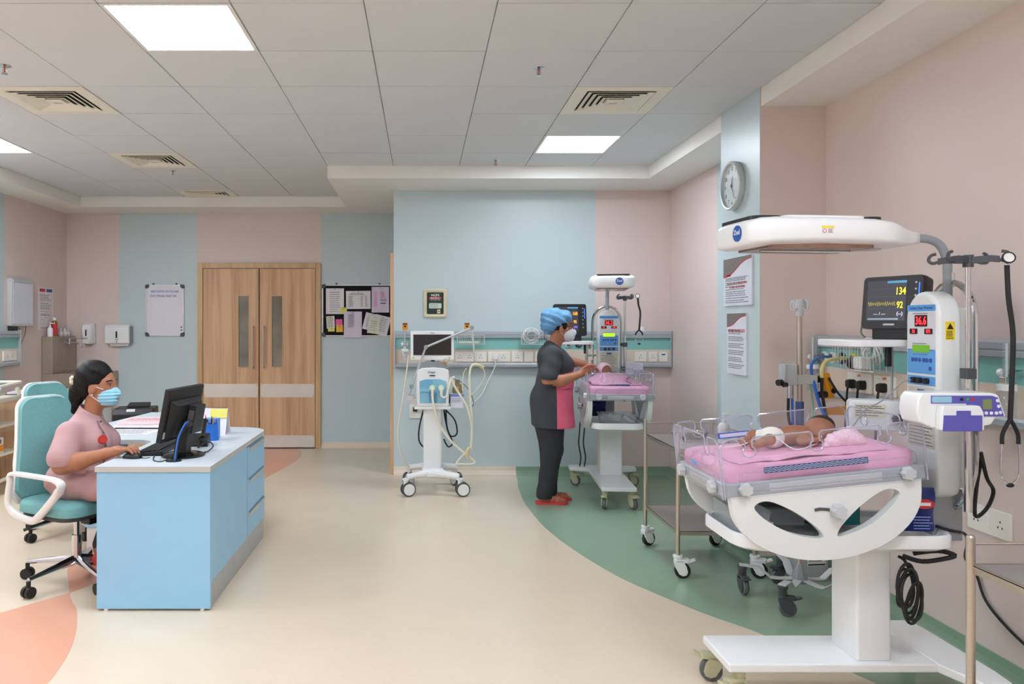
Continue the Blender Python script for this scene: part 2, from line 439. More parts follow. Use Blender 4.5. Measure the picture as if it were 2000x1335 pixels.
cove('baseboard_back', [(XS, YB, 0.93, YB, 0, -1)], MATS['beige_cove_vinyl'])
cove('baseboard_right', [(0.93, YB, XR, YB, 0, -1), (XR, 5.25, XR, YB, -1, 0), (2.058, 4.645, 2.058, 5.25, -1, 0), (2.058, 4.645, XR, 4.645, 0, -1), (XR, 1.4, XR, 4.645, -1, 0)], M('green_cove_vinyl', (134, 162, 137), 0.3))
# side door casing at the corner of the projecting wall
tr = struct(O('trim_1', B().box(XS - .035, XS + .001, YB + .005, YB + .09, 0, 2.19).box(XS - .035, XS + .001, YB + .09, 9.0, 2.10, 2.19), wood('oak_veneer', (222, 182, 142), (190, 148, 110)), bev=.003))

# ceiling: grid, tiles, soffit
ceil = struct(O('ceiling', B().box(XL - .15, XR + .15, YREAR - .15, YF + .15, ZC + .012, ZC + .08), M('ceiling_grid_grey', (232, 232, 230), 0.6), smooth=False))
sof = B()
sof.box(XT, XR + .1, YREAR, YF + .1, ZS, ZC + .03); sof.box(XST, XT, YT1, YF + .1, ZS, ZC + .03)
sof.box(XL - .1, XST, YT2, YF + .1, ZS, ZC + .03); sof.box(XL - .1, XTL, YREAR, YT2, ZS, ZC + .03)
struct(O('ceiling_soffit', sof, WHITEP, smooth=False))
cols = [-4.46 + .6 * k for k in range(12)]; rows = [3.43 - 6 + .6 * k for k in range(20)]
LIGHTS = {(-1.46, 3.43), (.94, 5.83), (-3.86, 5.83), (-3.86, 4.63), (-3.86, 3.43), (-3.86, 1.03), (.94, 1.03), (-1.46, -1.37), (-1.46, 1.03), (.94, -1.37)}  # lights out of view are added to raise the brightness
VENTS = {(-2.66, 4.63), (-2.66, 6.43), (-2.66, 8.23), (.94, 4.63)}
def has(st, x, y): return any(abs(a - x) < .05 and abs(b_ - y) < .05 for a, b_ in st)
tm = {}
for x in cols:
    for y in rows:
        x0, x1, y0, y1 = max(x, XTL), min(x + .6, XT), max(y, YREAR), min(y + .6, YT2 if x < XST - .01 else YT1)
        if x1 - x0 < .03 or y1 - y0 < .03 or has(LIGHTS, x, y) or has(VENTS, x, y): continue
        key = (round(x1 - x0, 3), round(y1 - y0, 3))
        if key not in tm:
            hx, hy = key[0] / 2 - .0022, key[1] / 2 - .0022
            o = O('ceiling_tile', B().box(-hx, hx, -hy, hy, -.003, .012), TILE, ceil, bev=.002, seg=1); tm[key] = o
        else:
            o = tm[key].copy(); C.objects.link(o)
        o.location = ((x0 + x1) / 2, (y0 + y1) / 2, ZC + random.uniform(-.0015, .0015))
        o.rotation_euler = (random.uniform(-.002, .002), random.uniform(-.002, .002), 0)
LEM = EM('light_diffuser', (234, 243, 255), PANEL_EMIT)
def light(x, y, lab):
    t = thing('ceiling_light', lab, 'ceiling light', (x + .3, y + .3, ZC), group='square ceiling lights')
    O('diffuser', B().box(-.278, .278, -.278, .278, -.002, .003), LEM, t, smooth=False)
    b = B().prism(rrect(.594, .594, .004), -.005, .011, [rrect(.556, .556, .004)])
    O('frame', b, WHITEM, t)
for x, y in sorted(LIGHTS):
    lab = {(-1.46, 3.43): 'bright square ceiling light above the blue desk', (.94, 5.83): 'bright square ceiling light near the heated cot by the blue wall', (-3.86, 5.83): 'square ceiling light at the left soffit, cut by the frame'}.get((x, y), 'unseen square ceiling light added to brighten the room')
    light(x, y, lab)
VD = M('vent_dark_duct', (48, 50, 52), 0.7)
def vent(x, y, lab, dy=.6):
    t = thing('ceiling_vent', lab, 'air vent', (x + .3, y + dy / 2, ZC), group='square ceiling air diffusers')
    sy = dy / .6
    def sq(a): return [(a, a * sy), (-a, a * sy), (-a, -a * sy), (a, -a * sy)]
    O('frame', B().prism(sq(.297), -.006, .008, [sq(.215)]), CREAM, t, bev=.002)
    O('duct', B().box(-.215, .215, -.215 * sy, .215 * sy, .004, .010), VD, t, smooth=False)
    for i in range(5):
        a = .205 - i * .038
        b = B(); p, q = a, a - .03
        if i < 4:
            b.rings([[(X_ * c, Y_ * c * sy, z) for X_, Y_ in ((1, 1), (-1, 1), (-1, -1), (1, -1))] for c, z in ((p, -.012), (p, -.009), (q, .004), (q, .001))], closed=True, caps=False)
        else: b.rings([[(X_ * c, Y_ * c * sy, z) for X_, Y_ in ((1, 1), (-1, 1), (-1, -1), (1, -1))] for c, z in ((p, -.010), (p * .5, -.013), (p, .003))])
        O('louvre', b, CREAM, t, smooth=False)
vent(-2.66, 4.63, 'cream square air vent over the seated woman beside a sprinkler')
vent(-2.66, 6.43, 'cream square air vent midway over the left side of the room')
vent(-2.66, 8.23, 'cream square air vent touching the far soffit above the door', .385)
vent(.94, 4.63, 'cream square air vent next to the right soffit')
def sprinkler(x, y, lab):
    t = thing('sprinkler', lab, 'sprinkler', (x, y, ZC), group='ceiling fire sprinklers')
    O('escutcheon', B().lathe([(.0, .004), (.038, .003), (.036, -.004), (.02, -.009), (.012, -.012), (0, -.012)]), CHROME, t)
    O('frame_arms', B().tube([(-.008, 0, -.01), (-.011, 0, -.03), (-.003, 0, -.045)], .003, 6).tube([(.008, 0, -.01), (.011, 0, -.03), (.003, 0, -.045)], .003, 6), CHROME, t)
    O('glass_bulb', B().cyl((0, 0, -.012), (0, 0, -.042), .0035, n=8), M('red_bulb', (190, 40, 30), .2), t)
    O('deflector', B().lathe([(0, -.044), (.017, -.045), (.017, -.048), (0, -.048)]), CHROME, t)
sprinkler(-2.33, 4.26, 'chrome sprinkler head beside the left near air vent')
sprinkler(.66, 4.30, 'chrome sprinkler head left of the right-hand air vent')
sprinkler(.65, 6.72, 'chrome sprinkler head close to the edge of the back soffit')
sprinkler(-2.34, 7.17, 'chrome sprinkler head between the two far air vents')

# double door in the far wall
d1 = bpy.data.objects.new('door_1', None); C.objects.link(d1); struct(d1); d1.location = (-1.947, YF, 0)
OAK = MATS['oak_veneer']; OAKF = wood('oak_frame', (214, 182, 138), (190, 154, 110), (20, 20, 1))
W2 = .737
O('door_frame', B().box(-W2, -W2 + .062, -.03, .02, 0, 2.216).box(W2 - .062, W2, -.03, .02, 0, 2.216).box(-W2 + .062, W2 - .062, -.03, .02, 2.155, 2.216), OAKF, d1, bev=.004)
O('door_gap_shade', B().box(-W2 + .05, W2 - .05, .0, .012, 0, 2.17), M('dark_door_gap', (40, 28, 20), .8), d1, smooth=False)  # dark sheet behind the leaves, painting the shade in their gaps
for s in (-1, 1):
    x0, x1 = (-W2 + .068, -.006) if s < 0 else (.006, W2 - .068)
    cxp = -.185 if s < 0 else .215
    lf = O('door_leaf', B(frame((0, -.002, 0), (1, 0, 0), (0, 0, 1))).prism([(x0, .012), (x1, .012), (x1, 2.15), (x0, 2.15)], -.002, .022, [[(cxp - .066, .972), (cxp + .066, .972), (cxp + .066, 1.826), (cxp - .066, 1.826)]]), OAK, d1)
    O('vision_frame', B(frame((0, -.022, 0), (1, 0, 0), (0, 0, 1))).prism(rrect(.15, .874, .002, 1, cxp, 1.399), -.004, .006, [rrect(.122, .846, .002, 1, cxp, 1.399)]), OAKF, lf)
    O('vision_pane', B().box(cxp - .066, cxp + .066, -.014, -.008, .972, 1.826), DARKG, lf, smooth=False)
    hx = -.072 if s < 0 else .058
    O('pull_handle', B().tube([(hx, -.022, 1.455), (hx, -.062, 1.452), (hx, -.07, 1.43), (hx, -.07, 1.0), (hx, -.062, .978), (hx, -.022, .975)], .011, 10, sm=3), STEEL, lf)
    O('push_plate', B().box(x0 + .012, x1 - .008, -.027, -.022, .613, .772), M('door_plate_steel', (228, 224, 214), .32, metal=.25, var=.03), lf, bev=.001)
    O('kick_plate', B().box(x0 + .012, x1 - .008, -.027, -.022, .014, .158), MATS['door_plate_steel'], lf, bev=.001)
    sc = B()
    for X_ in (x0 + .024, x1 - .02):
        for Z_ in (.625, .76, .03, .146): sc.cyl((X_, -.0275, Z_), (X_, -.0285, Z_), .004, n=8)
    O('screws', sc, DGREY, lf)

# ================================================================ far wall, left side, desk
def WX(px, d): return (px - PPX) * d / FPX
def WZ(py, d): return CAMZ - (py - PPY) * d / FPX
def board(name, lab, cat, T, w_, h_, facemat, hooks=True, group=None):
    t = thing(name, lab, cat); t.matrix_world = T
    O('board_face', B().prism(rrect(w_ - .01, h_ - .01, .01), .002, .012), facemat, t)
    O('rim', B().prism(rrect(w_, h_, .022), .0, .018, [rrect(w_ - .028, h_ - .028, .012)]), ALU, t, bev=.002)
    for sx in (-1, 1):
        for sy in (-1, 1):
            b = B(Matrix.Translation((sx * (w_ / 2 - .022), sy * (h_ / 2 - .022), 0)) @ Matrix.Diagonal((sx, sy, 1, 1)))
            b.prism([(-.022, .026), (-.022, -.002), (-.002, -.022), (.026, -.022), (.026, .008)] + [(.026 - .018 + .018 * math.cos(a), .008 + .018 * math.sin(a)) for a in (R(30), R(60), R(90))], -.001, .021)
            O('corner_cap', b, DGREY, t, bev=.001)
    if hooks:
        for sx in (-.3, .3):
            O('hanging_hook', B().cb((sx * w_, h_ / 2 + .005, .008), (.02, .03, .016)), DGREY, t, bev=.002)
    return t
WB = M('whiteboard_enamel', (226, 226, 234), 0.2, var=.015)
wbd = board('whiteboard', 'portrait whiteboard with blue handwriting beside the wooden double door', 'whiteboard', BACK(WX(322.5, YF), WZ(606, YF), YF), .46, .614, WB)
PEN = M('blue_marker_ink', (70, 90, 180), .6)
text('handwriting', 'KEEP POSITIVE STAY FOCUSED', .036, PEN, wbd, Matrix.Translation((.0, .225, .0125)), wide=.68, shear=.2)
text('handwriting', 'STAY STRONG FIGHT ON', .038, PEN, wbd, Matrix.Translation((-.02, .172, .0125)), wide=.72, shear=.2)
O('magnet', B().cyl((.2, -.2, .012), (.2, -.2, .02), .008).cyl((.2, -.235, .012), (.2, -.235, .02), .008), BLACK, wbd)
ntb = board('notice_board', 'black felt notice board pinned with papers beside the door', 'notice board', BACK(-.765, WZ(606, YF), YF), .86, .62, M('black_felt', (14, 14, 15), .95))
SCN = 9.15 / 1490
def sheetpaper(px0, px1, py0, py1, mat, rot, lab, z, rows=None, inkm=None):
    w_, h_ = (px1 - px0) * SCN, (py1 - py0) * SCN
    t = thing('pinned_paper', lab, 'paper', group='papers on the black notice board')
    T = BACK(WX((px0 + px1) / 2, YF), WZ((py0 + py1) / 2, YF), YF - z) @ Matrix.Rotation(R(rot), 4, 'Z')
    t.matrix_world = T
    b = B(); n = 6
    b.rings([[(-w_ / 2 + w_ * i / n, y, .003 * math.sin(i * 1.7 + px0)) for i in range(n + 1)] + [(-w_ / 2 + w_ * i / n, y, .003 * math.sin(i * 1.7 + px0) - .0008) for i in range(n, -1, -1)] for y in (-h_ / 2, h_ / 2)])
    O('sheet', b, mat, t)
    if rows:
        for x0, x1, y0, y1, n_, im in rows:
            O('print', lines(Matrix.Translation((0, 0, .0035)), x0 * w_, x1 * w_, [h_ * (y0 + (y1 - y0) * i / max(n_ - 1, 1)) for i in range(n_)], .005), im, t)
    O('pin', B().cyl((0, h_ / 2 - .012, 0), (0, h_ / 2 - .012, .01), .005, n=8), DGREY, t)
    return t
PKI = M('pink_highlighter', (236, 100, 140), .6)
sheetpaper(637, 672, 563, 613, PAPER, 0, 'white rota sheet with binding strip at the upper left corner of the notice board', .016, [(-.3, .3, .35, -.4, 10, INK)])
sheetpaper(676, 724, 568, 603, PAPER, .5, 'landscape printed list in the upper middle of the notice board', .016, [(-.4, -.2, .2, -.35, 9, INK), (.1, .2, .2, -.35, 9, INK), (.28, .36, .2, -.35, 9, INK), (-.35, .3, .36, .3, 2, INK)])
LILAC = M('lilac_paper', (222, 210, 232), .7)
sheetpaper(726, 760, 560, 610, LILAC, 0, 'lilac sheet with red and blue highlighter on the notice board', .016, [(-.38, -.15, .3, -.25, 12, PKI), (.0, .25, .3, .08, 5, PKI), (.0, .38, .0, -.04, 2, BLUEI), (.0, .38, -.13, -.15, 2, INKD)])
sheetpaper(672, 707, 608, 659, M('pale_lilac_paper', (218, 208, 226), .7), -.6, 'pale lilac sheet hanging below the notice board rim', .026, [(-.28, .1, .38, -.1, 12, INK)])
sheetpaper(638, 654, 617, 641, M('cream_note_paper', (222, 220, 204), .7), 3, 'small cream handwritten slip at the lower left of the notice board', .017, [(-.35, .35, .35, -.35, 7, INK)])
STY = M('sticky_yellow', (232, 224, 110), .6); STP = M('sticky_pink', (240, 96, 170), .6); STO = M('sticky_orange', (244, 186, 60), .6)
sheetpaper(641, 654, 640, 647, STY, 0, 'yellow sticky strip under the cream slip', .018)
sheetpaper(656, 669, 623, 636, STP, 2, 'pink sticky note above an orange one', .017)
sheetpaper(657, 670, 634, 648, STO, 1, 'orange sticky note under the pink one', .018)
sheetpaper(665, 678, 600, 612, STY, -2, 'yellow sticky note on the corner of the rota sheet', .022)
sheetpaper(711, 738, 612, 645, PAPER, -14, 'tilted printed sheet behind the leaflet on the notice board', .017, [(-.3, -.1, .2, -.3, 7, INK)])
sheetpaper(730, 760, 616, 654, PAPER, -14, 'tilted letter at the lower right of the notice board', .022, [(-.1, .35, .35, -.3, 8, INK)])
sheetpaper(719, 742, 617, 651, M('greenish_leaflet', (224, 226, 208), .7), -7, 'pale green leaflet lapped over two tilted sheets', .028, [(-.3, .3, .2, -.3, 5, INK)])

# soap and towel dispensers
sd = thing('soap_dispenser', 'white wall soap dispenser with a dark slot beside the steel sink', 'soap dispenser'); sd.matrix_world = BACK(WX(175.5, YF), WZ(651, YF), YF)
b = B()
def dsec(w_, z, y): return [(x, y, zz) for x, zz in ((-w_ / 2, 0), (w_ / 2, 0), (w_ / 2, z * .7), (w_ * .34, z), (-w_ * .34, z), (-w_ / 2, z * .7))]
O('body', b.rings([dsec(.075, .07, -.13), dsec(.105, .085, -.115), dsec(.135, .105, -.02), dsec(.145, .11, .06), dsec(.13, .1, .105), dsec(.1, .05, .122)]), WHITE, sd, bev=.008)
O('level_slot', B().cb((0, .01, .109), (.015, .075, .006)), BLACKG, sd, bev=.002)
O('push_lever', B().cb((0, -.095, .088), (.085, .05, .03)), WHITEM, sd, bev=.008)
O('back_plate', B().cb((.0, -.0, .012), (.15, .235, .024)), LGREY, sd, bev=.004)
td = thing('towel_dispenser', 'wide white paper towel dispenser on the pink and blue wall edge', 'towel dispenser'); td.matrix_world = BACK(WX(235, YF), WZ(653, YF), YF)
O('body', B().rings([[(x, y, z) for y, z in ((-.105, 0), (-.105, .11), (.09, .12), (.118, .1), (.122, 0))] for x in (-.145, -.13, .13, .145)]), WHITE, td, bev=.012, seg=3)
O('side_cover', B().cb((.148, .0, .05), (.012, .2, .1)), GREY, td, bev=.004)
O('level_slot', B().cb((0, 0, .118), (.018, .08, .006)), BLACKG, td, bev=.002)
O('logo_print', B().cb((0, -.058, .116), (.04, .005, .004)).cyl((0, -.085, .112), (0, -.085, .117), .006), INKD, td)
O('paper_sheet', B().rings([[(x, y, z) for y, z in ((-.1, .02), (-.1, .075), (-.135, .07 - abs(x) * .1), (-.128, .02))] for x in (-.1, -.05, .02, .115)]), PAPER, td)

# light box and poster on the left wall
lb = thing('light_box', 'blank white x-ray light box on the pink wall above the left rail', 'light box'); lb.matrix_world = LEFT(8.05, 1.715, XL)
O('housing', B().prism(rrect(.44, .5, .015), 0, .05), ALU, lb, bev=.004)
O('diffuser_panel', B().prism(rrect(.40, .45, .004), .049, .053), M('light_box_acrylic', (220, 224, 238), .25), lb)
O('clip_bar', B().cb((0, .222, .056), (.42, .026, .012)), LGREY, lb, bev=.003)
O('power_cord', B().tube([(.1, -.25, .03), (.11, -.33, .015), (.06, -.4, .012), (.0, -.47, .012), (-.055, -.38, .012), (-.062, -.30, .02), (-.085, -.268, .035), (-.118, -.275, .04)], .003, 6, sm=6), M('brown_cord', (70, 52, 44), .6), lb)
ps = tag(O('hand_wash_poster', B(LEFT(8.635, 1.66, XL)).box(-.165, .165, -.235, .235, .0, .005), PAPER), 'printed hand washing poster with red and blue headings beside the sink', 'poster')
T = LEFT(8.635, 1.66, XL + .0053)
O('red_heading', B(T).box(-.145, -.02, .19, .225, 0, .001), REDI, ps); O('blue_heading', B(T).box(.01, .145, .19, .225, 0, .001), BLUEI, ps)
b = B(T)
for cx, cy, w_, h_ in ((-.085, .13, .11, .07), (.08, .13, .11, .07), (0, .03, .24, .12), (.05, -.07, .16, .06), (-.08, -.15, .07, .06), (.1, -.15, .07, .06)):
    b.prism(rrect(w_, h_, .006, 3, cx, cy), 0, .0006, [rrect(w_ - .008, h_ - .008, .004, 3, cx, cy)])
O('diagram_boxes', b, M('faint_red_print', (206, 130, 140), .6), ps)
O('print', lines(T, -.12, .12, [.15, .13, .11, .06, .04, .02, 0, -.06, -.075, -.21, -.222], .006), INK, ps)

# ---- bed-head service rails
def service_panel(lab, T, L):
    """local x along the wall, y up, z out; origin at left end, floor level"""
    t = thing('service_rail_panel', lab, 'wall panel'); t.matrix_world = T
    O('teal_strip', B().box(.005, L - .005, 1.232, 1.35, 0, .045), TEAL, t, smooth=False)
    O('beige_strip', B().box(.005, L - .005, 1.10, 1.236, 0, .05), BEIGE, t, bev=.002)
    prof = [(0, 1.345), (.055, 1.345), (.07, 1.352), (.072, 1.372), (.066, 1.378), (.072, 1.384), (.072, 1.41), (.066, 1.418), (0, 1.418)]
    O('top_rail', B().rings([[(x, y, z) for z, y in prof] for x in (0, L)]), RAIL, t)
    prof = [(0, 1.06), (.06, 1.06), (.072, 1.068), (.074, 1.092), (.066, 1.104), (0, 1.104)]
    O('bottom_rail', B().rings([[(x, y, z) for z, y in prof] for x in (0, L)]), RAIL, t)
    for x in (-.001, L - .007): O('end_cap', B().box(x, x + .008, 1.055, 1.422, 0, .077), RAIL, t, bev=.003)
    return t
service_panel('grey and teal service rail on the projecting blue wall', BACK(XS + .012, 0, YB), XR - XS - .02)
service_panel('grey and teal service rail on the pink wall behind the tall heated cot', RIGHT(4.62, 0, XR), 2.6)
service_panel('grey and teal service rail on the left wall under the light box', LEFT(5.4, 0, XL), 2.57)
UPSM = REDI
def socket(T, w_, h_, lab, units, ups=False, group='sockets on the service rails', sw=True):
    t = thing('wall_socket', lab, 'socket', group=group); t.matrix_world = T
    O('plate', B().prism(rrect(w_, h_, .008), 0, .012), SOCKET, t, bev=.002)
    hb = B()
    for ux in units:
        for dx, dy in ((0, .012), (-.012, -.012), (.012, -.012)): hb.cb((ux + dx, dy, .0122), (.006, .008, .0012))
    if units: O('socket_holes', hb, BLACK, t)
    if sw and len(units) > 1: O('rocker_switch', B().cb((0, 0, .013), (.03, .045, .006)), SOCKET, t, bev=.002)
    if ups: text('ups_mark', 'UPS', .022, UPSM, t, Matrix.Translation((0, h_ / 2 - .016, .0125)))
    return t
bs = YB - .05
for px0, px1, un, lab in ((889, 925, (-.05, .05), 'double socket right of the ventilator screen'), (927, 950, (0,), 'single socket behind the ventilator hose arm'), (953, 996, (.045,), 'wide socket with a white plug and cord'),
        (999, 1021, (.0,), 'single socket right of the white plug'), (1024, 1041, (), 'blank socket plate near the nurse'), (1045, 1060, (), 'narrow plate behind the nurse'),
        (1239, 1262, (.0,), 'single socket right of the grey pump box'), (1266, 1283, (0,), 'single socket second from the wall corner'), (1287, 1303, (), 'blank plate with a blue mark nearest the wall corner')):
    o = socket(BACK(WX((px0 + px1) / 2, bs), 1.168, bs), (px1 - px0) * bs / FPX, .098, lab, un)
    if px0 == 1287: O('blue_mark', B().cb((0, .02, .0125), (.035, .012, .002)), BLUEI, o)
socket(BACK(WX(811, YB), WZ(802, YB), YB), .115, .14, 'low wall socket left of the ventilator', (.03,), group='sockets low on the walls')
rs_ = XR - .05
for y0, y1, un, ups, lab in ((4.30, 4.07, (.055, -.055), True, 'double socket with red mark and two black plugs'), (4.05, 3.86, (.0,), True, 'socket with red mark beside the plugged pair'), (3.72, 3.58, (), False, 'blank plate above the syringe pump'), (3.50, 3.36, (), False, 'blank plate behind the stethoscope tube')):
    socket(RIGHT((y0 + y1) / 2, 1.165, rs_), y0 - y1, .105, lab, un, ups)
socket(RIGHT(3.30, .635, XR), .25, .115, 'white double socket low on the pink wall', (-.07, .07), group='sockets low on the walls')
socket(LEFT(7.78, 1.165, XL + .05), .25, .1, 'cream socket plate on the left service rail', (-.05, .05))

# steel scrub sink in the corner
sk = thing('scrub_sink', 'stainless steel scrub sink with tall splashback in the corner', 'sink', (XL + .004, 8.84, 0))
STN = M('stained_steel', (176, 164, 150), .42, metal=.6, var=.12, scale=4)
O('splashback', B().box(.0, .12, -.3, .29, .93, 1.347), STN, sk, bev=.006)
O('basin', B(frame((0, 0, 0), (1, 0, 0), (0, 1, 0))).prism([(.0, -.3), (.62, -.3), (.62, .29), (.0, .29)], .78, .93, [rrect(.44, .5, .04, 4, .37, 0)]), STN, sk, bev=.005)
O('basin_floor', B().box(.1, .6, -.28, .27, .77, .80), STN, sk, smooth=False)
O('pedestal', B().box(.0, .55, -.27, .27, .0, .775), WHITEM, sk, bev=.006)
tp = O('tap', B().cyl((.12, -.02, 1.27), (.19, -.02, 1.27), .013).lathe([(.022, 0), (.022, .008), (.012, .012)], (.12, -.02, 1.27), (1, 0, 0)).cyl((.18, -.02, 1.255), (.18, -.02, 1.32), .014).tube([(.19, -.02, 1.27), (.26, -.02, 1.27), (.31, -.02, 1.255), (.33, -.02, 1.21)], .011, 10, sm=4), CHROME, sk)
O('tap_lever', B().tube([(.18, -.02, 1.32), (.28, .02, 1.325), (.36, .04, 1.32)], .006, 8), CHROME, tp)
def bottle(name, lab, loc, prof, mat, cap, capm, lblm=None, pump=False, group=None):
    t = thing(name, lab, 'bottle', loc, group=group)
    O('bottle_body', B().lathe(prof, n=20), mat, t)
    r, z = prof[-1]; rt, zt = prof[-2] if prof[-1][0] < .002 else prof[-1]
    O('cap', B().lathe([(0, zt - .004), (cap[0], zt - .004), (cap[0], zt + cap[1]), (0, zt + cap[1])], n=16), capm, t)
    if lblm:
        R0 = max(p[0] for p in prof) + .0006; zz = [p[1] for p in prof if p[0] > R0 * .9]
        O('label_band', B().lathe([(R0 - .001, min(zz) + .02), (R0, min(zz) + .02), (R0, max(zz) - .01), (R0 - .001, max(zz) - .01)], n=20), lblm, t)
    if pump: O('pump_head', B().cyl((0, 0, zt + cap[1]), (0, 0, zt + cap[1] + .03), .004, n=8).tube([(-.008, 0, zt + cap[1] + .032), (.035, 0, zt + cap[1] + .028)], .006, 8), capm, t)
    return t
zt_ = 1.347
bottle('pump_bottle', 'white pump bottle on top of the steel splashback', (XL + .06, 8.62, zt_), [(0, 0), (.03, 0), (.03, .085), (.02, .1), (.01, .105), (0, .105)], WHITE, (.011, .015), WHITE, None, True)
bottle('antiseptic_bottle', 'brown antiseptic bottle with red label and white cap on the splashback', (XL + .06, 8.72, zt_), [(0, 0), (.034, 0), (.034, .15), (.022, .18), (.014, .185), (0, .185)], M('brown_liquid', (150, 106, 40), .2), (.018, .03), WHITE, REDI)
VIAL = M('vial_frost', (206, 204, 200), .2)
for i, (y, lb_) in enumerate(((8.86, 'glass vial next to the antiseptic bottle'), (8.97, 'glass vial in the middle of three on the splashback'), (9.04, 'glass vial at the corner end of the splashback'))):
    bottle('glass_vial', lb_, (XL + .06, y, zt_), [(0, 0), (.028, 0), (.028, .055), (.016, .075), (.012, .085), (0, .085)], VIAL, (.013, .016), ALU, PAPER, group='glass vials on the splashback')

# wooden cabinet and cream cart at the left edge
cb_ = thing('wooden_cabinet', 'low oak cabinet behind the cream cart', 'cabinet', (-3.96, 7.42, 0))
O('carcass', B().box(-.29, .3, -.3, .3, .0, .77), OAK, cb_, bev=.003); O('cabinet_top', B().box(-.295, .31, -.31, .31, .77, .795), OAKF, cb_, bev=.003)
O('door_panel', B().box(-.27, .0, -.312, -.3, .05, .74), OAK, cb_, bev=.003); O('door_panel', B().box(.01, .28, -.312, -.3, .05, .74), OAK, cb_, bev=.003)
ct = thing('cream_cart', 'cream tubular ward cart with shelves and black castors', 'cart', (-3.93, 6.65, 0))
CRM = M('cream_enamel', (236, 234, 216), .35, var=.02)
for sx in (-.26, .26):
    O('side_frame', B().tube([(sx, -.28, .88), (sx, -.3, .8), (sx, -.3, .2), (sx, -.24, .13), (sx, .2, .13), (sx, .29, .2), (sx, .3, .3), (sx, .3, .84), (sx, .26, .9)], .016, 8, sm=4), CRM, ct)
for z in (.33, .58): O('shelf', B().box(-.26, .26, -.29, .29, z, z + .025), CRM, ct, bev=.004)
O('top_shelf', B().prism(rrect(.55, .62, .02), .80, .84), CRM, ct, bev=.004)
O('top_rail', B().tube([(.26, -.3, .86), (.265, -.3, .93), (.265, .32, .96), (-.26, .32, .96)], .013, 8), CRM, ct)
for sx in (-.24, .24):
    for sy in (-.22, .22):
        w_ = O('castor_wheel', B().cyl((sx - .014, sy, .048), (sx + .014, sy, .048), .048, n=20), RUBBER, ct)
        O('castor_fork', B().cb((sx, sy, .1), (.036, .03, .05)), BLACK, w_)
O('clear_side_guard', B().box(.285, .29, -.28, .3, .55, .85), ACRYL, ct)
tr_ = thing('white_tray', 'white plastic tray on top of the cream cart', 'tray', (-3.93, 6.72, .84))
O('tray_shell', B().rings([[(x * s_, y * s_, z) for x, y in rrect(.3, .34, .04)] for s_, z in ((.85, 0), (1, .07), (.97, .07), (.82, .006))]), WHITE, tr_)
tag(O('black_folder', B(Matrix.Translation((-3.93, 6.44, .84))).prism(rrect(.44, .17, .01), 0, .028), BLACK, bev=.004), 'black ring binder lying on the cream cart', 'binder')
for i in range(3):
    tag(O('paper_stack', B(Matrix.Translation((-3.79, 7.3, .795 + i * .018)) @ Matrix.Rotation(R(8 * i - 6), 4, 'Z')).prism(rrect(.24, .3, .004), 0, .017), PAPER if i != 1 else DGREY, bev=.001), ('lowest paper pad on the oak cabinet', 'grey clipboard between pads on the oak cabinet', 'topmost paper pad on the oak cabinet')[i], 'paper pad', 'pads on the oak cabinet')
bx = thing('medicine_box', 'orange and white carton on the lower shelf of the cream cart', 'box', (-3.73, 6.62, .355))
O('carton', B().box(-.05, .05, -.09, .09, 0, .14), WHITEM, bx, bev=.002); O('orange_band', B().box(-.051, .051, -.091, .091, .02, .075), M('orange_card', (232, 150, 30), .5), bx)
O('open_flap', B().cb((.02, 0, .16), (.06, .16, .004), (0, .7, .2)), STY, bx); O('print_panel', B().box(.02, .0515, -.07, .05, .09, .125), M('brown_print', (110, 80, 60), .5), bx)

# ---- L shaped reception desk
dk = thing('office_desk', 'sky blue curved office desk with grey top and drawers', 'desk', (0, 0, 0))
SKY = M('sky_blue_laminate', (154, 206, 238), .4, var=.01); DTOP = M('desk_top_laminate', (204, 213, 218), .4, var=.03, scale=3, stretch=(2, 30, 2)); EDGE = M('desk_edge_band', (196, 194, 190), .45, var=.01)
def arc(cx, cy, r, a0, a1, n=8): return [(cx + r * math.cos(R(a0 + (a1 - a0) * i / n)), cy + r * math.sin(R(a0 + (a1 - a0) * i / n))) for i in range(n + 1)]
top = [(-1.69, 3.94), (-1.092, 3.94)] + arc(-1.292, 5.26, .2, 0, 90) + [(-1.62, 5.5), (-1.86, 5.85), (-1.9, 6.38), (-2.26, 6.38), (-2.34, 5.75), (-2.42, 4.86)] + arc(-1.81, 4.74, .12, 90, 0)
O('desk_top', B().prism(top, .7485, .75), DTOP, dk, smooth=False)
O('edge_band', B().prism(top, .722, .7487), EDGE, dk, smooth=False)
O('end_panel', B().box(-1.685, -1.097, 3.952, 3.975, .012, .722), SKY, dk, bev=.001)
O('back_panel', B().box(-1.118, -1.1, 3.975, 4.80, .14, .722), SKY, dk, bev=.001)
O('drawer_carcass', B().box(-1.68, -1.12, 4.81, 5.32, .14, .722), SKY, dk, bev=.001)
O('kick_plate', B().box(-1.124, -1.106, 3.976, 5.32, 0, .14), M('grey_kick_laminate', (178, 180, 180), .4), dk, smooth=False)
for z0, z1 in ((.508, .706), (.30, .504), (.144, .296)):
    dr = O('drawer_front', B().box(-1.12, -1.1, 4.815, 5.325, z0, z1), SKY, dk, bev=.0015)
    O('drawer_pull', B().box(-1.108, -1.094, 4.86, 5.29, z1 - .034, z1 - .004).box(-1.1, -1.088, 4.86, 5.29, z1 - .012, z1 - .004), ALU, dr, bev=.001)
O('return_panel', B().box(-2.2, -1.93, 4.98, 5.0, .16, .722), SKY, dk, bev=.002)
O('return_panel', B().box(-1.93, -1.91, 5.9, 6.36, .0, .722), SKY, dk, bev=.002)
O('return_foot', B().box(-2.19, -1.94, 4.985, 5.005, .0, .165), WHITEM, dk, smooth=False)
O('modesty_panel', B().box(-1.66, -1.3, 5.33, 5.44, .14, .722), SKY, dk, bev=.002)
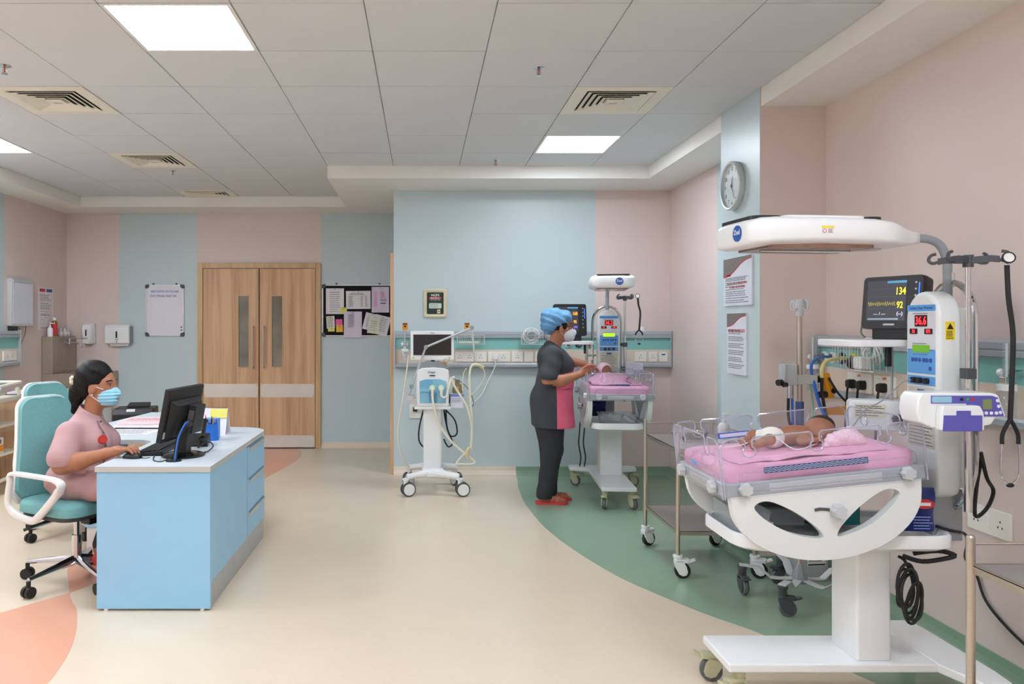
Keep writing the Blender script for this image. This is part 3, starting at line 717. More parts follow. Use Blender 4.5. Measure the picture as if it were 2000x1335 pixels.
for x in (-1.64, -1.14): O('levelling_foot', B().cyl((x, 3.965, 0), (x, 3.965, .014), .012, n=10), WHITEM, dk)
O('cable_grommet', B().prism(ngon(.042, 20, -1.335, 4.105), .7495, .7525), BLACK, dk)

# monitor seen from behind
mo = thing('computer_monitor', 'black computer monitor seen from behind on the blue desk', 'monitor', (-1.335, 4.27, .75), R(-9))
O('stand_base', B().lathe([(0, 0), (.118, 0), (.12, .008), (.1, .016), (.04, .024), (0, .024)], n=32), BLACKG, mo)
O('stand_neck', B().rings([[(x, y, z) for x, y in ((-.03 + dx, -.035), (.03 + dx, -.035), (.03 + dx, .035), (-.03 + dx, .035))] for dx, z in ((.0, .015), (.005, .08), (.028, .2))]), BLACK, mo, bev=.006)
TM = Matrix.Translation((-.01, .02, .235)) @ Matrix.Rotation(R(11), 4, 'Y')
O('screen_shell', B(TM).box(-.03, .0, -.21, .21, -.145, .15), BLACK, mo, bev=.006)
O('display', B(TM).box(-.0315, -.029, -.197, .197, -.12, .138), M('dim_screen', (60, 70, 86), .2), mo)
O('rear_bulge', B(TM).rings([[(0.0, a * .185, b_ * .11 - .02) for a, b_ in ((-1, -1), (1, -1), (1, 1), (-1, 1))], [(.035, a * .145, b_ * .085 - .02) for a, b_ in ((-1, -1), (1, -1), (1, 1), (-1, 1))]]), BLACK, mo, bev=.008)
mb_ = O('mini_computer', B(TM).box(.035, .08, -.02, .1, -.1, .06), M('black_metal_case', (34, 34, 36), .4), mo, bev=.003)
O('ports', B(TM).box(.042, .072, -.022, -.02, -.08, .03), M('port_grey', (90, 80, 84), .4), mb_)
O('asset_sticker', B(TM).box(.0005, .002, -.2, -.165, -.12, -.085), LGREY, mo)
tag(O('monitor_cable', B().tube([(-1.275, 4.215, .935), (-1.29, 4.16, .93), (-1.318, 4.125, .87), (-1.33, 4.11, .76), (-1.335, 4.105, .74)], .012, 10, sm=6), BLACK), 'thick black cable bundle dropping from the monitor into the desk grommet', 'cable')
tag(O('network_cable', B().tube([(-1.285, 4.2, .95), (-1.29, 4.145, .94), (-1.312, 4.108, .87), (-1.325, 4.092, .76), (-1.33, 4.1, .738)], .0045, 8, sm=6), M('blue_cable', (40, 110, 200), .4)), 'thin blue network cable running down behind the monitor', 'cable')
tag(O('keyboard_cable', B().tube([(-1.49, 4.25, .755), (-1.45, 4.12, .753), (-1.4, 4.07, .753), (-1.38, 4.12, .753), (-1.36, 4.16, .765)], .003, 6, sm=6), BLACK), 'thin black lead looping in front of the monitor foot', 'cable')
tag(O('desk_phone_cable', B().tube([(-1.245, 4.37, .7545), (-1.23, 4.385, .755), (-1.22, 4.46, .775), (-1.27, 4.53, .79), (-1.32, 4.5, .76), (-1.34, 4.6, .76)], .004, 6, sm=6), BLACK), 'black phone lead curled beside the monitor foot', 'cable')
kb = thing('keyboard', 'black keyboard in front of the computer monitor', 'keyboard', (-1.535, 4.475, .75), R(1))
O('keyboard_body', B().rings([[(x, y, z) for x, z in ((-.075, 0), (.075, 0), (.078, .028), (-.075, .014))] for y in (-.22, .22)]), BLACK, kb, bev=.004)
b = B(Matrix.Rotation(R(-5.3), 4, 'Y') @ Matrix.Translation((0, 0, .02)))
for i in range(5):
    for j in range(19): b.cb((-.052 + i * .026, -.198 + j * .022, .004), (.02, .018, .008))
o = O('keys', b, M('key_black', (30, 30, 32), .5), kb); o['kind'] = 'stuff'
ms = thing('computer_mouse', 'black computer mouse under the seated woman\'s hand', 'mouse', (-1.59, 4.19, .75), R(-5))
O('mouse_shell', B(Matrix.Diagonal((.055, .031, .031, 1))).lathe([(0, 0), (.94, 0), (1, .12), (.97, .35), (.86, .62), (.66, .84), (.38, .96), (0, 1)], n=24), BLACK, ms); O('mouse_cord', B().tube([(.05, 0, .008), (.075, -.01, .003), (.09, .02, .003)], .002, 6, sm=4), BLACK, ms)
# things on the desk
ph = thing('desk_phone', 'black desk phone with handset tilted beside the monitor', 'phone', (-1.365, 4.66, .75), R(8))
O('phone_body', B().rings([[(x, y, z) for y, z in ((-.08, .0), (.08, .0), (.08, .06), (.05, .065), (-.08, .015))] for x in (-.06, .06)]), BLACK, ph, bev=.006)
O('handset', B().tube([(.03, -.07, .045), (.03, -.04, .06), (.03, .05, .12), (.03, .075, .135)], [.02, .014, .014, .02], 10, sm=3), BLACKG, ph)
O('wedge_foot', B().cb((.045, -.075, .0305), (.045, .05, .044), (R(25), 0, 0)), BLACK, ph, bev=.003)
cp = thing('pen_cup', 'bright blue pen cup with pens on the desk', 'pen cup', (-1.342, 4.85, .75))
CUPB = M('blue_cup_plastic', (40, 120, 220), .35)
O('cup', B().lathe([(0, 0), (.052, 0), (.044, .105), (.041, .105), (.047, .004), (0, .004)], n=28), CUPB, cp)
pens = [('blue', (34, 60, 200)), ('black', (24, 24, 26)), ('red', (200, 36, 40)), ('white', (220, 220, 225)), ('wooden', (190, 140, 90))]
for i, (n_, c_) in enumerate(pens):
    a = i * 1.25
    tag(O('pen', B().tube([(-1.342 + .02 * math.cos(a), 4.85 + .02 * math.sin(a), .756), (-1.342 + .035 * math.cos(a + .4), 4.85 + .03 * math.sin(a + .4), .86 + .012 * (i % 3)), (-1.342 + .037 * math.cos(a + .4), 4.85 + .032 * math.sin(a + .4), .885 + .012 * (i % 3))], [.005, .005, .002], 8), M(n_ + '_pen', c_, .35)), n_ + ' pen standing in the blue cup', 'pen', 'pens in the blue cup')
tag(O('blue_desk_tray', B(Matrix.Translation((-1.36, 4.93, .75))).box(-.05, .05, -.03, .03, 0, .13), M('pale_blue_plastic', (110, 160, 220), .4), bev=.006), 'pale blue holder behind the pen cup', 'holder')
cl = thing('desk_calendar', 'spiral desk calendar with a yellow page on the desk', 'calendar', (-1.395, 5.16, .75), R(-4))
for s in (-1, 1): O('calendar_page', B().rings([[(x, y, z) for y, z in ((s * .055, 0), (s * .055 + .003, 0), (.003, .17), (0, .17))] for x in (-.085, .085)]), PAPER, cl)
O('yellow_print', B(Matrix.Translation((0, -.029, .086)) @ Matrix.Rotation(R(-18), 4, 'X')).box(-.03, .085, -.004, -.001, .02, .082), STY, cl)
O('spiral', B().tube([(-.08 + .16 * i / 80, .004 * math.cos(i * 1.6), .171 + .005 * math.sin(i * 1.6)) for i in range(81)], .0012, 4), DGREY, cl)
bottle('sanitiser_bottle', 'pink hand sanitiser pump bottle beside the desk calendar', (-1.60, 5.42, .75), [(0, 0), (.034, 0), (.036, .1), (.03, .118), (.012, .125), (0, .125)], M('pink_gel', (236, 140, 196), .25), (.013, .03), WHITE, None, True)
prn = thing('printer', 'black printer behind the far end of the desk', 'printer', (-2.52, 6.72, 0), R(10))
O('printer_stand', B().box(-.2, .2, -.15, .15, 0, .60), OAK, prn, bev=.003)
O('printer_body', B().rings([[(x, y, z) for y, z in ((-.14, .60), (.14, .60), (.14, .755), (-.1, .755), (-.14, .71))] for x in (-.17, .17)]), BLACK, prn, bev=.012)
O('paper_lid', B().cb((.02, .04, .768), (.18, .13, .028), (.15, 0, 0)), BLACK, prn, bev=.006); O('badge_strip', B().cb((-.02, -.118, .738), (.07, .03, .006), (.75, 0, 0)), LGREY, prn)
fold = [('grey_sheet', PAPER, -2.0, 5.22, 0, .002, 'loose printed sheets under the folders'), ('case_folder', BLACK, -1.98, 5.5, .002, .01, 'black clipboard at the bottom of the folder pile'), ('case_folder', PAPER, -1.99, 5.5, .012, .012, 'white case folder in the middle of the folder pile'), ('case_folder', M('pinkish_card', (232, 208, 212), .6), -1.99, 5.56, .026, .014, 'pale pink case folder with red print on top of the pile')]
for i, (n_, m_, x, y, z, h_, lb_) in enumerate(fold):
    o = tag(O(n_, B(Matrix.Translation((x, y, .75 + z)) @ Matrix.Rotation(R((-4, 3, -2, 5)[i]), 4, 'Z')).prism(rrect(.36, .26 + .03 * i, .004), 0, h_), m_, bev=.001), lb_, 'folder', 'papers on the desk')
    if i == 3: O('red_print', lines(Matrix.Translation((x, y, .75 + z + h_)) @ Matrix.Rotation(R(5), 4, 'Z'), -.15, .15, [.08, .05, .02, -.02, -.06], .012), M('dull_red_print', (196, 96, 100), .6), o)
    if i == 0: O('print', lines(Matrix.Translation((x, y, .7522)) @ Matrix.Rotation(R(-4), 4, 'Z'), -.15, .15, [-.1 + .02 * k for k in range(10)], .005), INK, o)

# ---- office chairs
TEALF = M('teal_fabric', (112, 168, 168), .8, var=.06, scale=60, bump=.25, bscale=500)
def make_chair(lab, loc, rz):
    t = thing('office_chair', lab, 'chair', loc, rz, 'teal office chairs')
    O('seat', B().rings([[(x * s_ + .01, y * s_, z) for x, y in rrect(.48, .49, .1, 6)] for s_, z in ((.9, .425), (1, .435), (1, .475), (.95, .497), (.8, .505))]), TEALF, t, ang=60)
    O('seat_shell', B().prism(rrect(.44, .45, .09, 5), .405, .428), DGREY, t)
    def bk(off, thick, inset, z0, z1):
        rs = []
        for q in [i / 12 * .86 for i in range(13)] + [.89, .92, .945, .965, .98, .99, .997, 1.0]:
            z = z0 + (z1 - z0) * q
            xc = -.225 - .075 * q + .02 * math.sin(q * PI) + off
            hw = (.235 - .075 * q ** 1.3) - inset - .075 * (1 - math.sqrt(max(0, 1 - (max(0, q - .88) / .1205) ** 2))) - (.03 * max(0, .06 - q) / .06)
            ring = [(xc - thick, hw * c_, z) for c_ in (-1, -.5, 0, .5, 1)] + [(xc + .012 * (abs(c_) ** 2), hw * c_, z) for c_ in (1, .5, 0, -.5, -1)]
            rs.append(ring)
        return B().rings(rs)
    O('back_pad', bk(.012, .03, .008, .5, 1.05), TEALF, t, ang=60, bev=.008)
    O('back_shell', bk(-.018, .012, 0, .46, 1.06), WHITEM, t, ang=60, bev=.003)
    for s in (-1, 1):
        pl = spline([(-.255, s * .25, .47), (-.215, s * .265, .60), (-.19, s * .272, .648), (.02, s * .28, .655), (.19, s * .28, .65), (.24, s * .28, .622), (.19, s * .275, .565), (.03, s * .265, .43), (-.05, s * .255, .40), (-.18, s * .25, .415)], 5, True)
        rs = []; N = len(pl)
        for i in range(N):
            tdir = (pl[(i + 1) % N] - pl[i - 1]).normalized(); nrm = tdir.cross(Vector((0, 1, 0))).normalized(); sv = Vector((0, 1, 0))
            hw = .011 if .15 < i / N < .55 else .02; sw_ = .024 if .2 < i / N < .6 else .014
            rs.append([pl[i] + nrm * a * hw + sv * b_ * sw_ for a, b_ in ((1, .6), (.6, 1), (-.6, 1), (-1, .6), (-1, -.6), (-.6, -1), (.6, -1), (1, -.6))])
        O('armrest', B().rings(rs, closed=True), WHITEM, t, ang=60)
    O('gas_column', B().cyl((0, 0, .10), (0, 0, .27), .028).cyl((0, 0, .26), (0, 0, .41), .016), CHROME, t)
    O('mechanism', B().cb((0, 0, .395), (.2, .16, .05)).cb((.12, 0, .375), (.08, .08, .05)), BLACK, t, bev=.008)
    O('tilt_lever', B().tube([(0, -.06, .385), (-.05, -.2, .37), (-.09, -.27, .345)], [.006, .006, .009], 8), BLACK, t)
    for k in range(5):
        a = R(72 * k + 200); ca, sa = math.cos(a), math.sin(a)
        lg = O('base_leg', B().rings([[(r * ca - sa * w_ * yy, r * sa + ca * w_ * yy, z + zz * h_) for yy, zz in ((-1, -.3), (-.7, .6), (0, 1), (.7, .6), (1, -.3), (0, -1))] for r, w_, z, h_ in ((.02, .022, .125, .03), (.15, .02, .115, .02), (.31, .013, .098, .012))]), CHROME, t, ang=60)
        P = Vector((.31 * ca, .31 * sa, 0)); n_ = Vector((-sa, ca, 0))
        b = B()
        for s in (-1, 1): b.cyl(P + n_ * s * .006 + Vector((0, 0, .031)), P + n_ * s * .026 + Vector((0, 0, .031)), .031, n=18)
        b.lathe([(.012, .05), (.012, .09)], P, n=10)
        O('castor', b, RUBBER, lg)
    return t
chair1 = make_chair('teal office chair with white arms that the woman sits on', (-2.0, 4.42, 0), R(-28))
chair2 = dup(chair1, (-2.52, 5.47, 0), R(-30), 'empty teal office chair behind the seated woman')

# ================================================================ heated cots, monitors, pumps
PINKS = M('pink_cotton_sheet', (240, 178, 208), .8, var=.05, scale=20, bump=.2, bscale=60)
FROST = M('frosted_white_polymer', (226, 230, 228), .32, var=.01)
BEDG = M('bed_frame_grey', (176, 184, 188), .4, var=.02)
OLIVE = M('castor_olive_plastic', (186, 184, 150), .5, var=.02)
WHEELG = M('castor_grey_tyre', (96, 100, 104), .55, var=.04)
def dense(poly, N):
    P = [Vector((p[0], p[1], 0)) for p in poly]; L = [0]
    for i in range(len(P)): L.append(L[-1] + (P[(i + 1) % len(P)] - P[i]).length)
    out = []; j = 0
    for k in range(N):
        s = L[-1] * k / N
        while L[j + 1] < s: j += 1
        q = (s - L[j]) / max(L[j + 1] - L[j], 1e-9); p = P[j].lerp(P[(j + 1) % len(P)], q); out.append((p.x, p.y))
    return out
def pad(name, T, x0, x1, y0, y1, z0, z1, mat, parent, amp=.004, sc=12, bumpf=None, N=120, seed=0):
    """soft rectangular pad with creased sides and top"""
    w_, h_ = x1 - x0, y1 - y0; cx, cy = (x0 + x1) / 2, (y0 + y1) / 2
    o = dense(rrect(w_, h_, .03, 5), N); b = B(T); rs = []
    prof = [(.94, z0), (.985, z0 + .004), (1, z0 + .016)] + [(1.0, z0 + (z1 - z0) * q) for q in (.45, .65)] + [(.995, z1 - .009), (.975, z1 - .002)] + [(q, z1) for q in (.93, .85, .75, .62, .48, .34, .2, .08, .01)]
    for s, z in prof:
        ring = []
        for x, y in o:
            sx = x * s if s < .99 else x * s; p = Vector((x * s, y * s, z))
            nz = noise.noise(Vector((p.x * sc + seed, p.y * sc, z * sc * 2))); n2 = noise.noise(Vector((p.x * sc * 2.3, p.y * sc * 2.3 + seed, z * 20)))
            d = Vector((x, y, 0)).normalized() * (nz * amp + n2 * amp * .5) if s > .94 else Vector((0, 0, nz * amp + n2 * amp * .4))
            p = p + d
            if bumpf and s < .99: p.z += bumpf(p.x + cx, p.y + cy)
            ring.append((p.x + cx, p.y + cy, p.z))
        rs.append(ring)
    return O(name, b.rings(rs), mat, parent, ang=70)
def knob(b, o, ax, r=.024, h=.026):
    ax = Vector(ax); u = ax.orthogonal().normalized(); w_ = ax.cross(u); o = Vector(o); rs = []
    for s, z in ((.8, 0), (1, .004), (1, h - .006), (.86, h)):
        rs.append([o + ax * z + (u * math.cos(a) + w_ * math.sin(a)) * r * s * (1 + .09 * math.cos(7 * a)) for a in [2 * PI * k / 42 for k in range(42)]])
    return b.rings(rs)
def castor(parent, p, zt, ang, body, tyre, r=.042, brake=True):
    """swivel castor under (p.x,p.y), from zt to the floor"""
    x, y = p; a = R(ang); d = Vector((math.cos(a), math.sin(a), 0)); n_ = Vector((-math.sin(a), math.cos(a), 0))
    c = Vector((x, y, 0)) - d * r * .55 + Vector((0, 0, r))
    b = B(); T0 = frame((x, y, 0), n_, (0, 0, 1))
    b.lathe([(r * .62, zt), (r * .62, zt - .012), (r * .5, zt - .02), (r * .5, r * 1.75)], (x, y, 0), n=16)
    for s in (-1, 1):
        cc = c + n_ * s * (r * .42)
        b.T = frame(cc, d, (0, 0, 1)); sg = -1
        b.prism([(-r * .62, -r * .1), (-r * .45, -r * .5), (0, -r * .62), (r * .45, -r * .4), (r * 1.0, r * .6), (r * 1.05, r * 1.3), (-r * .05, r * 1.3), (-r * .45, r * .6)], -r * .09, r * .09)
    b.T = Matrix(); b.T = frame(c + Vector((0, 0, r * 1.15)), d, n_)
    b.prism(rrect(r * 1.9, r * 1.02, r * .3, 3, r * .1, 0), -r * .1, r * .35)
    b.T = Matrix()
    if brake: b.T = frame(c + Vector((0, 0, r * 1.3)) - d * r * 1.15, d, n_) @ Matrix.Rotation(R(20), 4, 'Y'); b.prism(rrect(r * .9, r * .7, r * .15), -r * .1, r * .12); b.T = Matrix()
    o = O('castor', b, body, parent, ang=40, bev=.0015)
    O('wheel', B().lathe([(0, -r * .3), (r * .9, -r * .3), (r, -r * .18), (r, r * .18), (r * .9, r * .3), (0, r * .3)], c, n_, 28), tyre, o)
    O('hub', B().lathe([(0, -r * .52), (r * .45, -r * .52), (r * .5, -r * .3), (r * .5, r * .3), (r * .45, r * .52), (0, r * .52)], c, n_, 20), body, o)
    return o
def acrylic(name, T, w_, h_, notches, parent, z0=-.055):
    """clear guard panel with keyhole notches in its top edge; local x along, y up from rail top"""
    r = .035
    top = [(-w_ / 2, z0)] + [(-w_ / 2 + r - r * math.cos(R(a)), h_ - r + r * math.sin(R(a))) for a in (0, 22, 45, 67, 90)]
    for nx in notches:
        g = .013; q = .021
        top += [(nx - g - .008, h_), (nx - g, h_ - .01), (nx - g, h_ - .035)] + [(nx - q * math.cos(R(a)) * 1.2, h_ - .052 - q * math.sin(R(a))) for a in (-35, 0, 35, 70, 90, 110, 145, 180, 215)] + [(nx + g, h_ - .035), (nx + g, h_ - .01), (nx + g + .008, h_)]
    top += [(w_ / 2 - r + r * math.sin(R(a)), h_ - r + r * math.cos(R(a))) for a in (0, 22, 45, 67, 90)] + [(w_ / 2, z0)]
    o = O(name, B(T).prism(top, -.002, .002), ACRYL, parent, smooth=False)
    O('moulded_rim', B(T).tube([(p[0], p[1], 0) for p in top], .0032, 6), ACRYLE, o)
    ins = .05
    rr = dense(rrect(w_ - 2 * ins, h_ - .1, .02, 4, 0, .005), 60)
    O('moulded_ridge', B(T).tube([(p[0], p[1], .002) for p in rr], .0014, 5, closed=True), ACRYLE, o)
    return o
ZEALB = M('logo_blue', (40, 90, 170), .35); LEDR = EM('led_red', (255, 40, 50), 2.2); LCDG = EM('lcd_green', (110, 176, 40), .2); DISP = M('display_dark', (40, 8, 12), .25)
SKYP = M('panel_sky_blue', (96, 164, 224), .4); PANG = M('panel_grey', (214, 218, 220), .4); HEATM = M('heater_reflector', (150, 120, 104), .25, metal=.7, var=.2, scale=20)
def make_warmer(lab, loc, rz, tilt, shz, hoodyaw, disp, lcd, sheetseed):
    t = thing('heated_cot', lab, 'infant warmer', loc, rz, 'radiant heated cots')
    O('base_plate', B(Matrix.Translation((0, 0, 0))).prism([(0, -.14), (.9, -.14), (.9, .14), (0, .14)], .145, .18), WHITE, t, bev=.008)
    O('rear_cross_bar', B().prism([(.80, -.14), (.86, -.30), (.97, -.30), (.98, -.2), (.98, .2), (.97, .30), (.86, .30), (.80, .14)], .146, .182), WHITE, t, bev=.008)
    for x, y, a in ((.05, -.105, 25), (.05, .105, -20), (.925, -.265, 100), (.925, .265, 80)): castor(t, (x, y), .146, a, OLIVE, WHEELG, .046)
    O('column', B().prism(rrect(.135, .19, .012, 3, .575, -.015), .18, .64), WHITE, t, bev=.003)
    O('storage_tray', B().rings([[(x + .43, y, z) for x, y in dense(rrect(.84 * s_, .42 * q_, .09, 6), 64)] for s_, q_, z in ((.94, .9, .628), (1, 1, .642), (1, 1, .682), (.985, .97, .69), (.96, .92, .686), (.94, .9, .664))]), WHITE, t, ang=50)
    # tilting bed
    pu, pz = .32, .80
    T = Matrix.Translation((pu, 0, pz)) @ Matrix.Rotation(R(-tilt), 4, 'Y') @ Matrix.Translation((-pu, 0, -pz))
    RZ = .88
    for s in (-1, 1):
        F = T @ frame((pu, s * .235, RZ), (1, 0, 0), (0, 0, 1))      # x along the bed, y up, z = -v
        out = [(-.355, .012), (-.352, -.04)] + [(-.352 * math.cos(R(a)), -.04 - .225 * math.sin(R(a))) for a in range(8, 173, 6)] + [(.352, -.04), (.355, .012)]
        def leaf(q):
            pts = [(.262, -.062), (.225, -.10), (.16, -.145), (.09, -.172), (.035, -.182), (.026, -.172), (.05, -.138), (.115, -.082), (.195, -.034), (.24, -.026), (.268, -.04)]
            P = spline([(q * a, b_, 0) for a, b_ in pts], 3, True); return [(p.x, p.y) for p in P]
        sd_ = O('cradle_side', B(F).prism(out, -.018, .018, [leaf(1), leaf(-1)]), FROST, t, bev=.006, seg=2)
        kb_ = B(); knob(kb_, F @ Vector((.03, -.085, s * -.0)) + Vector((0, s * .018, 0)), (0, s, 0), .026, .035)
        O('tilt_knob', kb_, LGREY, sd_)
        O('tilt_slot', B(F @ Matrix.Translation((0, 0, -s * .0185))).tube([(-.05, -.075, 0), (-.03, -.073, 0), (0, -.078, 0), (.025, -.088, 0)], .006, 6), DGREY, sd_)
    O('bed_frame', B(T).prism(rrect(.75, .51, .012, 3, pu, 0), RZ, RZ + .05), BEDG, t, bev=.005)
    for s in (-1, 1):
        O('rail_groove', B(T).box(-.05 + .16, .69 - .16, s * .254 - .003, s * .254 + .003, RZ + .01, RZ + .04), LGREY, t, bev=.002)
        for x in (.02, .62):
            k_ = B(T); knob(k_, (x, s * .256, RZ + .028), (0, s, 0)); O('guard_knob', k_, LGREY, t)
    for y in (-.17, .17):
        k_ = B(T); knob(k_, (-.056, y, RZ + .028), (-1, 0, 0)); O('guard_knob', k_, LGREY, t)
    O('end_label', B(T).box(-.058, -.054, -.1, .1, RZ + .014, RZ + .036), M('pale_label', (222, 224, 216), .5), t)
    def mb(x, y): return 0
    pad('mattress', T, -.035, .675, -.235, .235, RZ + .035, RZ + .108, PINKS, t, .005, 11, None, 140, sheetseed)
    h_ = .165
    for s in (-1, 1):
        acrylic('side_guard', T @ frame((pu, s * .258, RZ + .05), (1, 0, 0), (0, 0, 1)), .75, h_, (-.27, -.02, .23), t)
    acrylic('foot_guard', T @ frame((-.06, 0, RZ + .05), (0, -1, 0), (0, 0, 1)), .50, h_, (-.13, .13), t)
    acrylic('head_guard', T @ frame((.70, 0, RZ + .05), (0, -1, 0), (0, 0, 1)), .50, h_, (-.13, .13), t)
    # tower
    vc = -.045; FT = frame((.80, vc, 0), (0, -1, 0), (0, 0, 1))
    pr = [(-.1, .86), (-.085, .83), (-.05, .81), (.05, .81), (.085, .83), (.1, .86), (.1, 1.50)] + [(.1 * math.cos(R(a)), 1.50 + .115 * math.sin(R(a))) for a in range(10, 180, 10)] + [(-.1, 1.50)]
    tw = O('control_tower', B(FT).prism(pr, -.095, 0), FROST, t, bev=.018, seg=3)
    def pl(nm, x0, x1, z0, z1, m_, d=.0012, r=.004):
        return O(nm, B(FT).prism(rrect(x1 - x0, z1 - z0, r, 3, (x0 + x1) / 2, (z0 + z1) / 2), 0, d), m_, tw)
    pl('title_bar', -.084, .084, 1.537, 1.562, SKYP); text('title_text', 'Radiant Heat Warmer', .0155, BLUEI, tw, FT @ Matrix.Translation((0, 1.5495, .0014)))
    pl('display_panel', -.083, .083, 1.384, 1.532, PANG); pl('key_panel', -.083, .083, 1.29, 1.386, SKYP); pl('connector_panel', -.083, .083, 1.245, 1.281, SKYP)
    lbp = pl('instruction_label', -.08, .08, 1.0, 1.236, M('label_beige', (204, 204, 186), .5))
    pl('label_badge', -.022, .022, 1.213, 1.228, BLUEI, .002)
    O('label_print', lines(FT @ Matrix.Translation((0, 0, .0014)), -.07, .07, [1.2 - .0135 * k for k in range(15)], .0025), INKD, tw)
    pl('main_display', -.038, .038, 1.476, 1.522, DISP, .002); text('temperature_digits', disp[0], .046, LEDR, tw, FT @ Matrix.Translation((0, 1.498, .0024)), wide=.85)
    for x, s_ in ((-.045, disp[1]), (.045, disp[2])):
        pl('small_display', x - .024, x + .024, 1.446, 1.468, DISP, .002); text('small_digits', s_, .021, LEDR, tw, FT @ Matrix.Translation((x, 1.457, .0024)), wide=.85)
    pl('lcd_screen', -.052, .052, 1.374, 1.404, lcd, .002)
    O('panel_captions', lines(FT @ Matrix.Translation((0, 0, .0014)), -.05, .06, [1.528, 1.409, 1.366], .003), INK, tw)
    b = B(FT)
    for x in (-.05, -.03, -.008, .018, .036, .058): b.prism(ngon(.0085, 14, x, 1.344), 0, .003)
    b.prism(ngon(.0085, 14, .055, 1.312), 0, .003); O('keypad_buttons', b, BLUEI, tw)
    for x in (-.035, .0, .04): O('connector', B(FT).cyl((x, 1.263, 0), (x, 1.263, .016), .012), BLACK, tw)
    # chrome hoop and neck
    hp = [(.92, vc - .125, .92), (.92, vc - .13, 1.1), (.92, vc - .13, 1.46)] + [(.92, vc - .13 * math.cos(R(a)), 1.50 + .15 * math.sin(R(a))) for a in range(15, 170, 15)] + [(.92, vc + .13, 1.46), (.92, vc + .13, 1.1), (.92, vc + .125, .92)]
    hp = [(.90, vc - .03, .76), (.91, vc - .09, .82)] + hp + [(.91, vc + .09, .82), (.90, vc + .03, .76)]
    O('chrome_hoop', B().tube(hp, .0125, 10, sm=2), CHROME, t)
    O('tower_bracket', B().box(.81, .93, vc - .05, vc + .05, .64, .84), GREY, t, bev=.004)
    O('rear_plate', B().box(.895, .935, vc - .07, vc + .07, .85, 1.55), WHITE, t, bev=.006)
    O('neck_collar', B().cyl((.915, vc, 1.63), (.915, vc, 1.69), .016), CHROME, t)
    Hy = Matrix.Translation((.9, vc, 0)) @ Matrix.Rotation(R(hoodyaw), 4, 'Z') @ Matrix.Translation((-.9, -vc, 0))
    nk = [(.905, vc, 1.58), (.905, vc, 1.70), (.90, vc, 1.745), (.875, vc, 1.795), (.83, vc, 1.82), (.77, vc, 1.825)]
    O('swan_neck', B(Hy).tube(nk, .0165, 12, sm=5), GREY, t)
    secs = [(-.005, .105, 1.79, 1.865), (.0, .13, 1.778, 1.876), (.012, .152, 1.77, 1.885), (.04, .172, 1.768, 1.893), (.10, .18, 1.772, 1.897), (.3, .18, 1.778, 1.897), (.50, .178, 1.775, 1.892), (.58, .16, 1.772, 1.884), (.64, .12, 1.773, 1.874), (.70, .075, 1.78, 1.86), (.75, .045, 1.79, 1.852), (.785, .034, 1.798, 1.848), (.79, .026, 1.804, 1.842)]
    rs = []
    for x, hv, z0, z1 in secs:
        x = .02 + x * .955; z0 = 1.832 + (z0 - 1.832) * .86; z1 = 1.832 + (z1 - 1.832) * .86
        ring = []
        for k in range(36):
            a = 2 * PI * k / 36; c_, s_ = math.cos(a), math.sin(a); e = .42
            ring.append((x, vc + .01 + hv * math.copysign(abs(c_) ** e, c_), (z0 + z1) / 2 + (z1 - z0) / 2 * math.copysign(abs(s_) ** (e if s_ > 0 else .3), s_)))
        rs.append(ring)
    hd = O('heater_hood', B(Hy).rings(rs), WHITE, t, ang=75)
    O('heater_grille', B(Hy).prism(rrect(.42, .25, .02, 4, .31, vc + .01), 1.772, 1.79), HEATM, hd)
    O('heater_element', B(Hy).tube([(.13, vc + .01, 1.77), (.5, vc + .01, 1.77)], .006, 8), CHROME, hd)
    O('lamp_lens', B(Hy).prism(ngon(.045, 24, .575, vc + .01), 1.776, 1.79), LGREY, hd)
    for a, b_ in ((.03, .15), (.47, .55)):
        O('top_vent', B(Hy).prism(rrect(b_ - a, .26, .03, 4, (a + b_) / 2, vc + .01), 1.875, 1.8895), BLACK, hd)
    O('top_cover', B(Hy).prism(rrect(.32, .29, .03, 4, .31, vc + .01), 1.875, 1.8905), WHITE, hd, bev=.003)
    LG = Hy @ frame((.0134, vc - .035, 1.83), (0, -1, 0), (0, 0, 1))
    O('logo_disc', B(LG).prism(ngon(.031, 28), -.004, .002), ZEALB, hd); text('logo_text', 'Zeal', .026, WHITE, hd, LG @ Matrix.Translation((0, .004, .0022)))
    WL = Hy @ frame((.29, vc + .01 - .1805, 1.832), (1, 0, 0), (0, 0, 1))
    O('warning_label', B(WL).box(-.024, .024, -.013, .006, -.002, .001), PAPER, hd); O('warning_heading', B(WL).box(-.024, .024, .006, .014, -.002, .0012), YEL, hd)
    O('warning_sign', B(WL).prism(ngon(.008, 16, -.014, -.004), 0, .0014, [ngon(.006, 16, -.014, -.004)]), REDI, hd); O('warning_print', lines(WL @ Matrix.Translation((0, 0, .001)), 0, .02, [.002, -.002, -.006, -.01], .0015), INKD, hd)
    SL = frame((.845, vc - .1003, 1.46), (1, 0, 0), (0, 0, 1))
    st = O('hazard_sticker', B(SL).box(-.018, .018, -.035, .035, -.001, .0008), YEL, tw)
    O('hazard_triangle', B(SL).prism([(-.013, .006), (.013, .006), (0, .03)], 0, .0012), BLACK, st); O('hazard_print', lines(SL @ Matrix.Translation((0, 0, .001)), -.015, .015, [-.002, -.008, -.014, -.02, -.028], .003), INKD, st)
    # accessory shelf and infusion pole
    O('monitor_shelf', B().prism(rrect(.36, .32, .04, 5, .80, .27), shz - .03, shz), WHITE, t, bev=.006)
    O('shelf_post', B().cyl((.91, .14, .86), (.91, .14, shz - .03), .014).cyl((.91, .14, .9), (.90, vc, .9), .01).cyl((.91, .14, 1.2), (.92, vc + .1, 1.2), .01), CHROME, t)
    O('shelf_lever', B().cb((.80, .17, shz - .07), (.024, .02, .09)), BLACK, t, bev=.006)
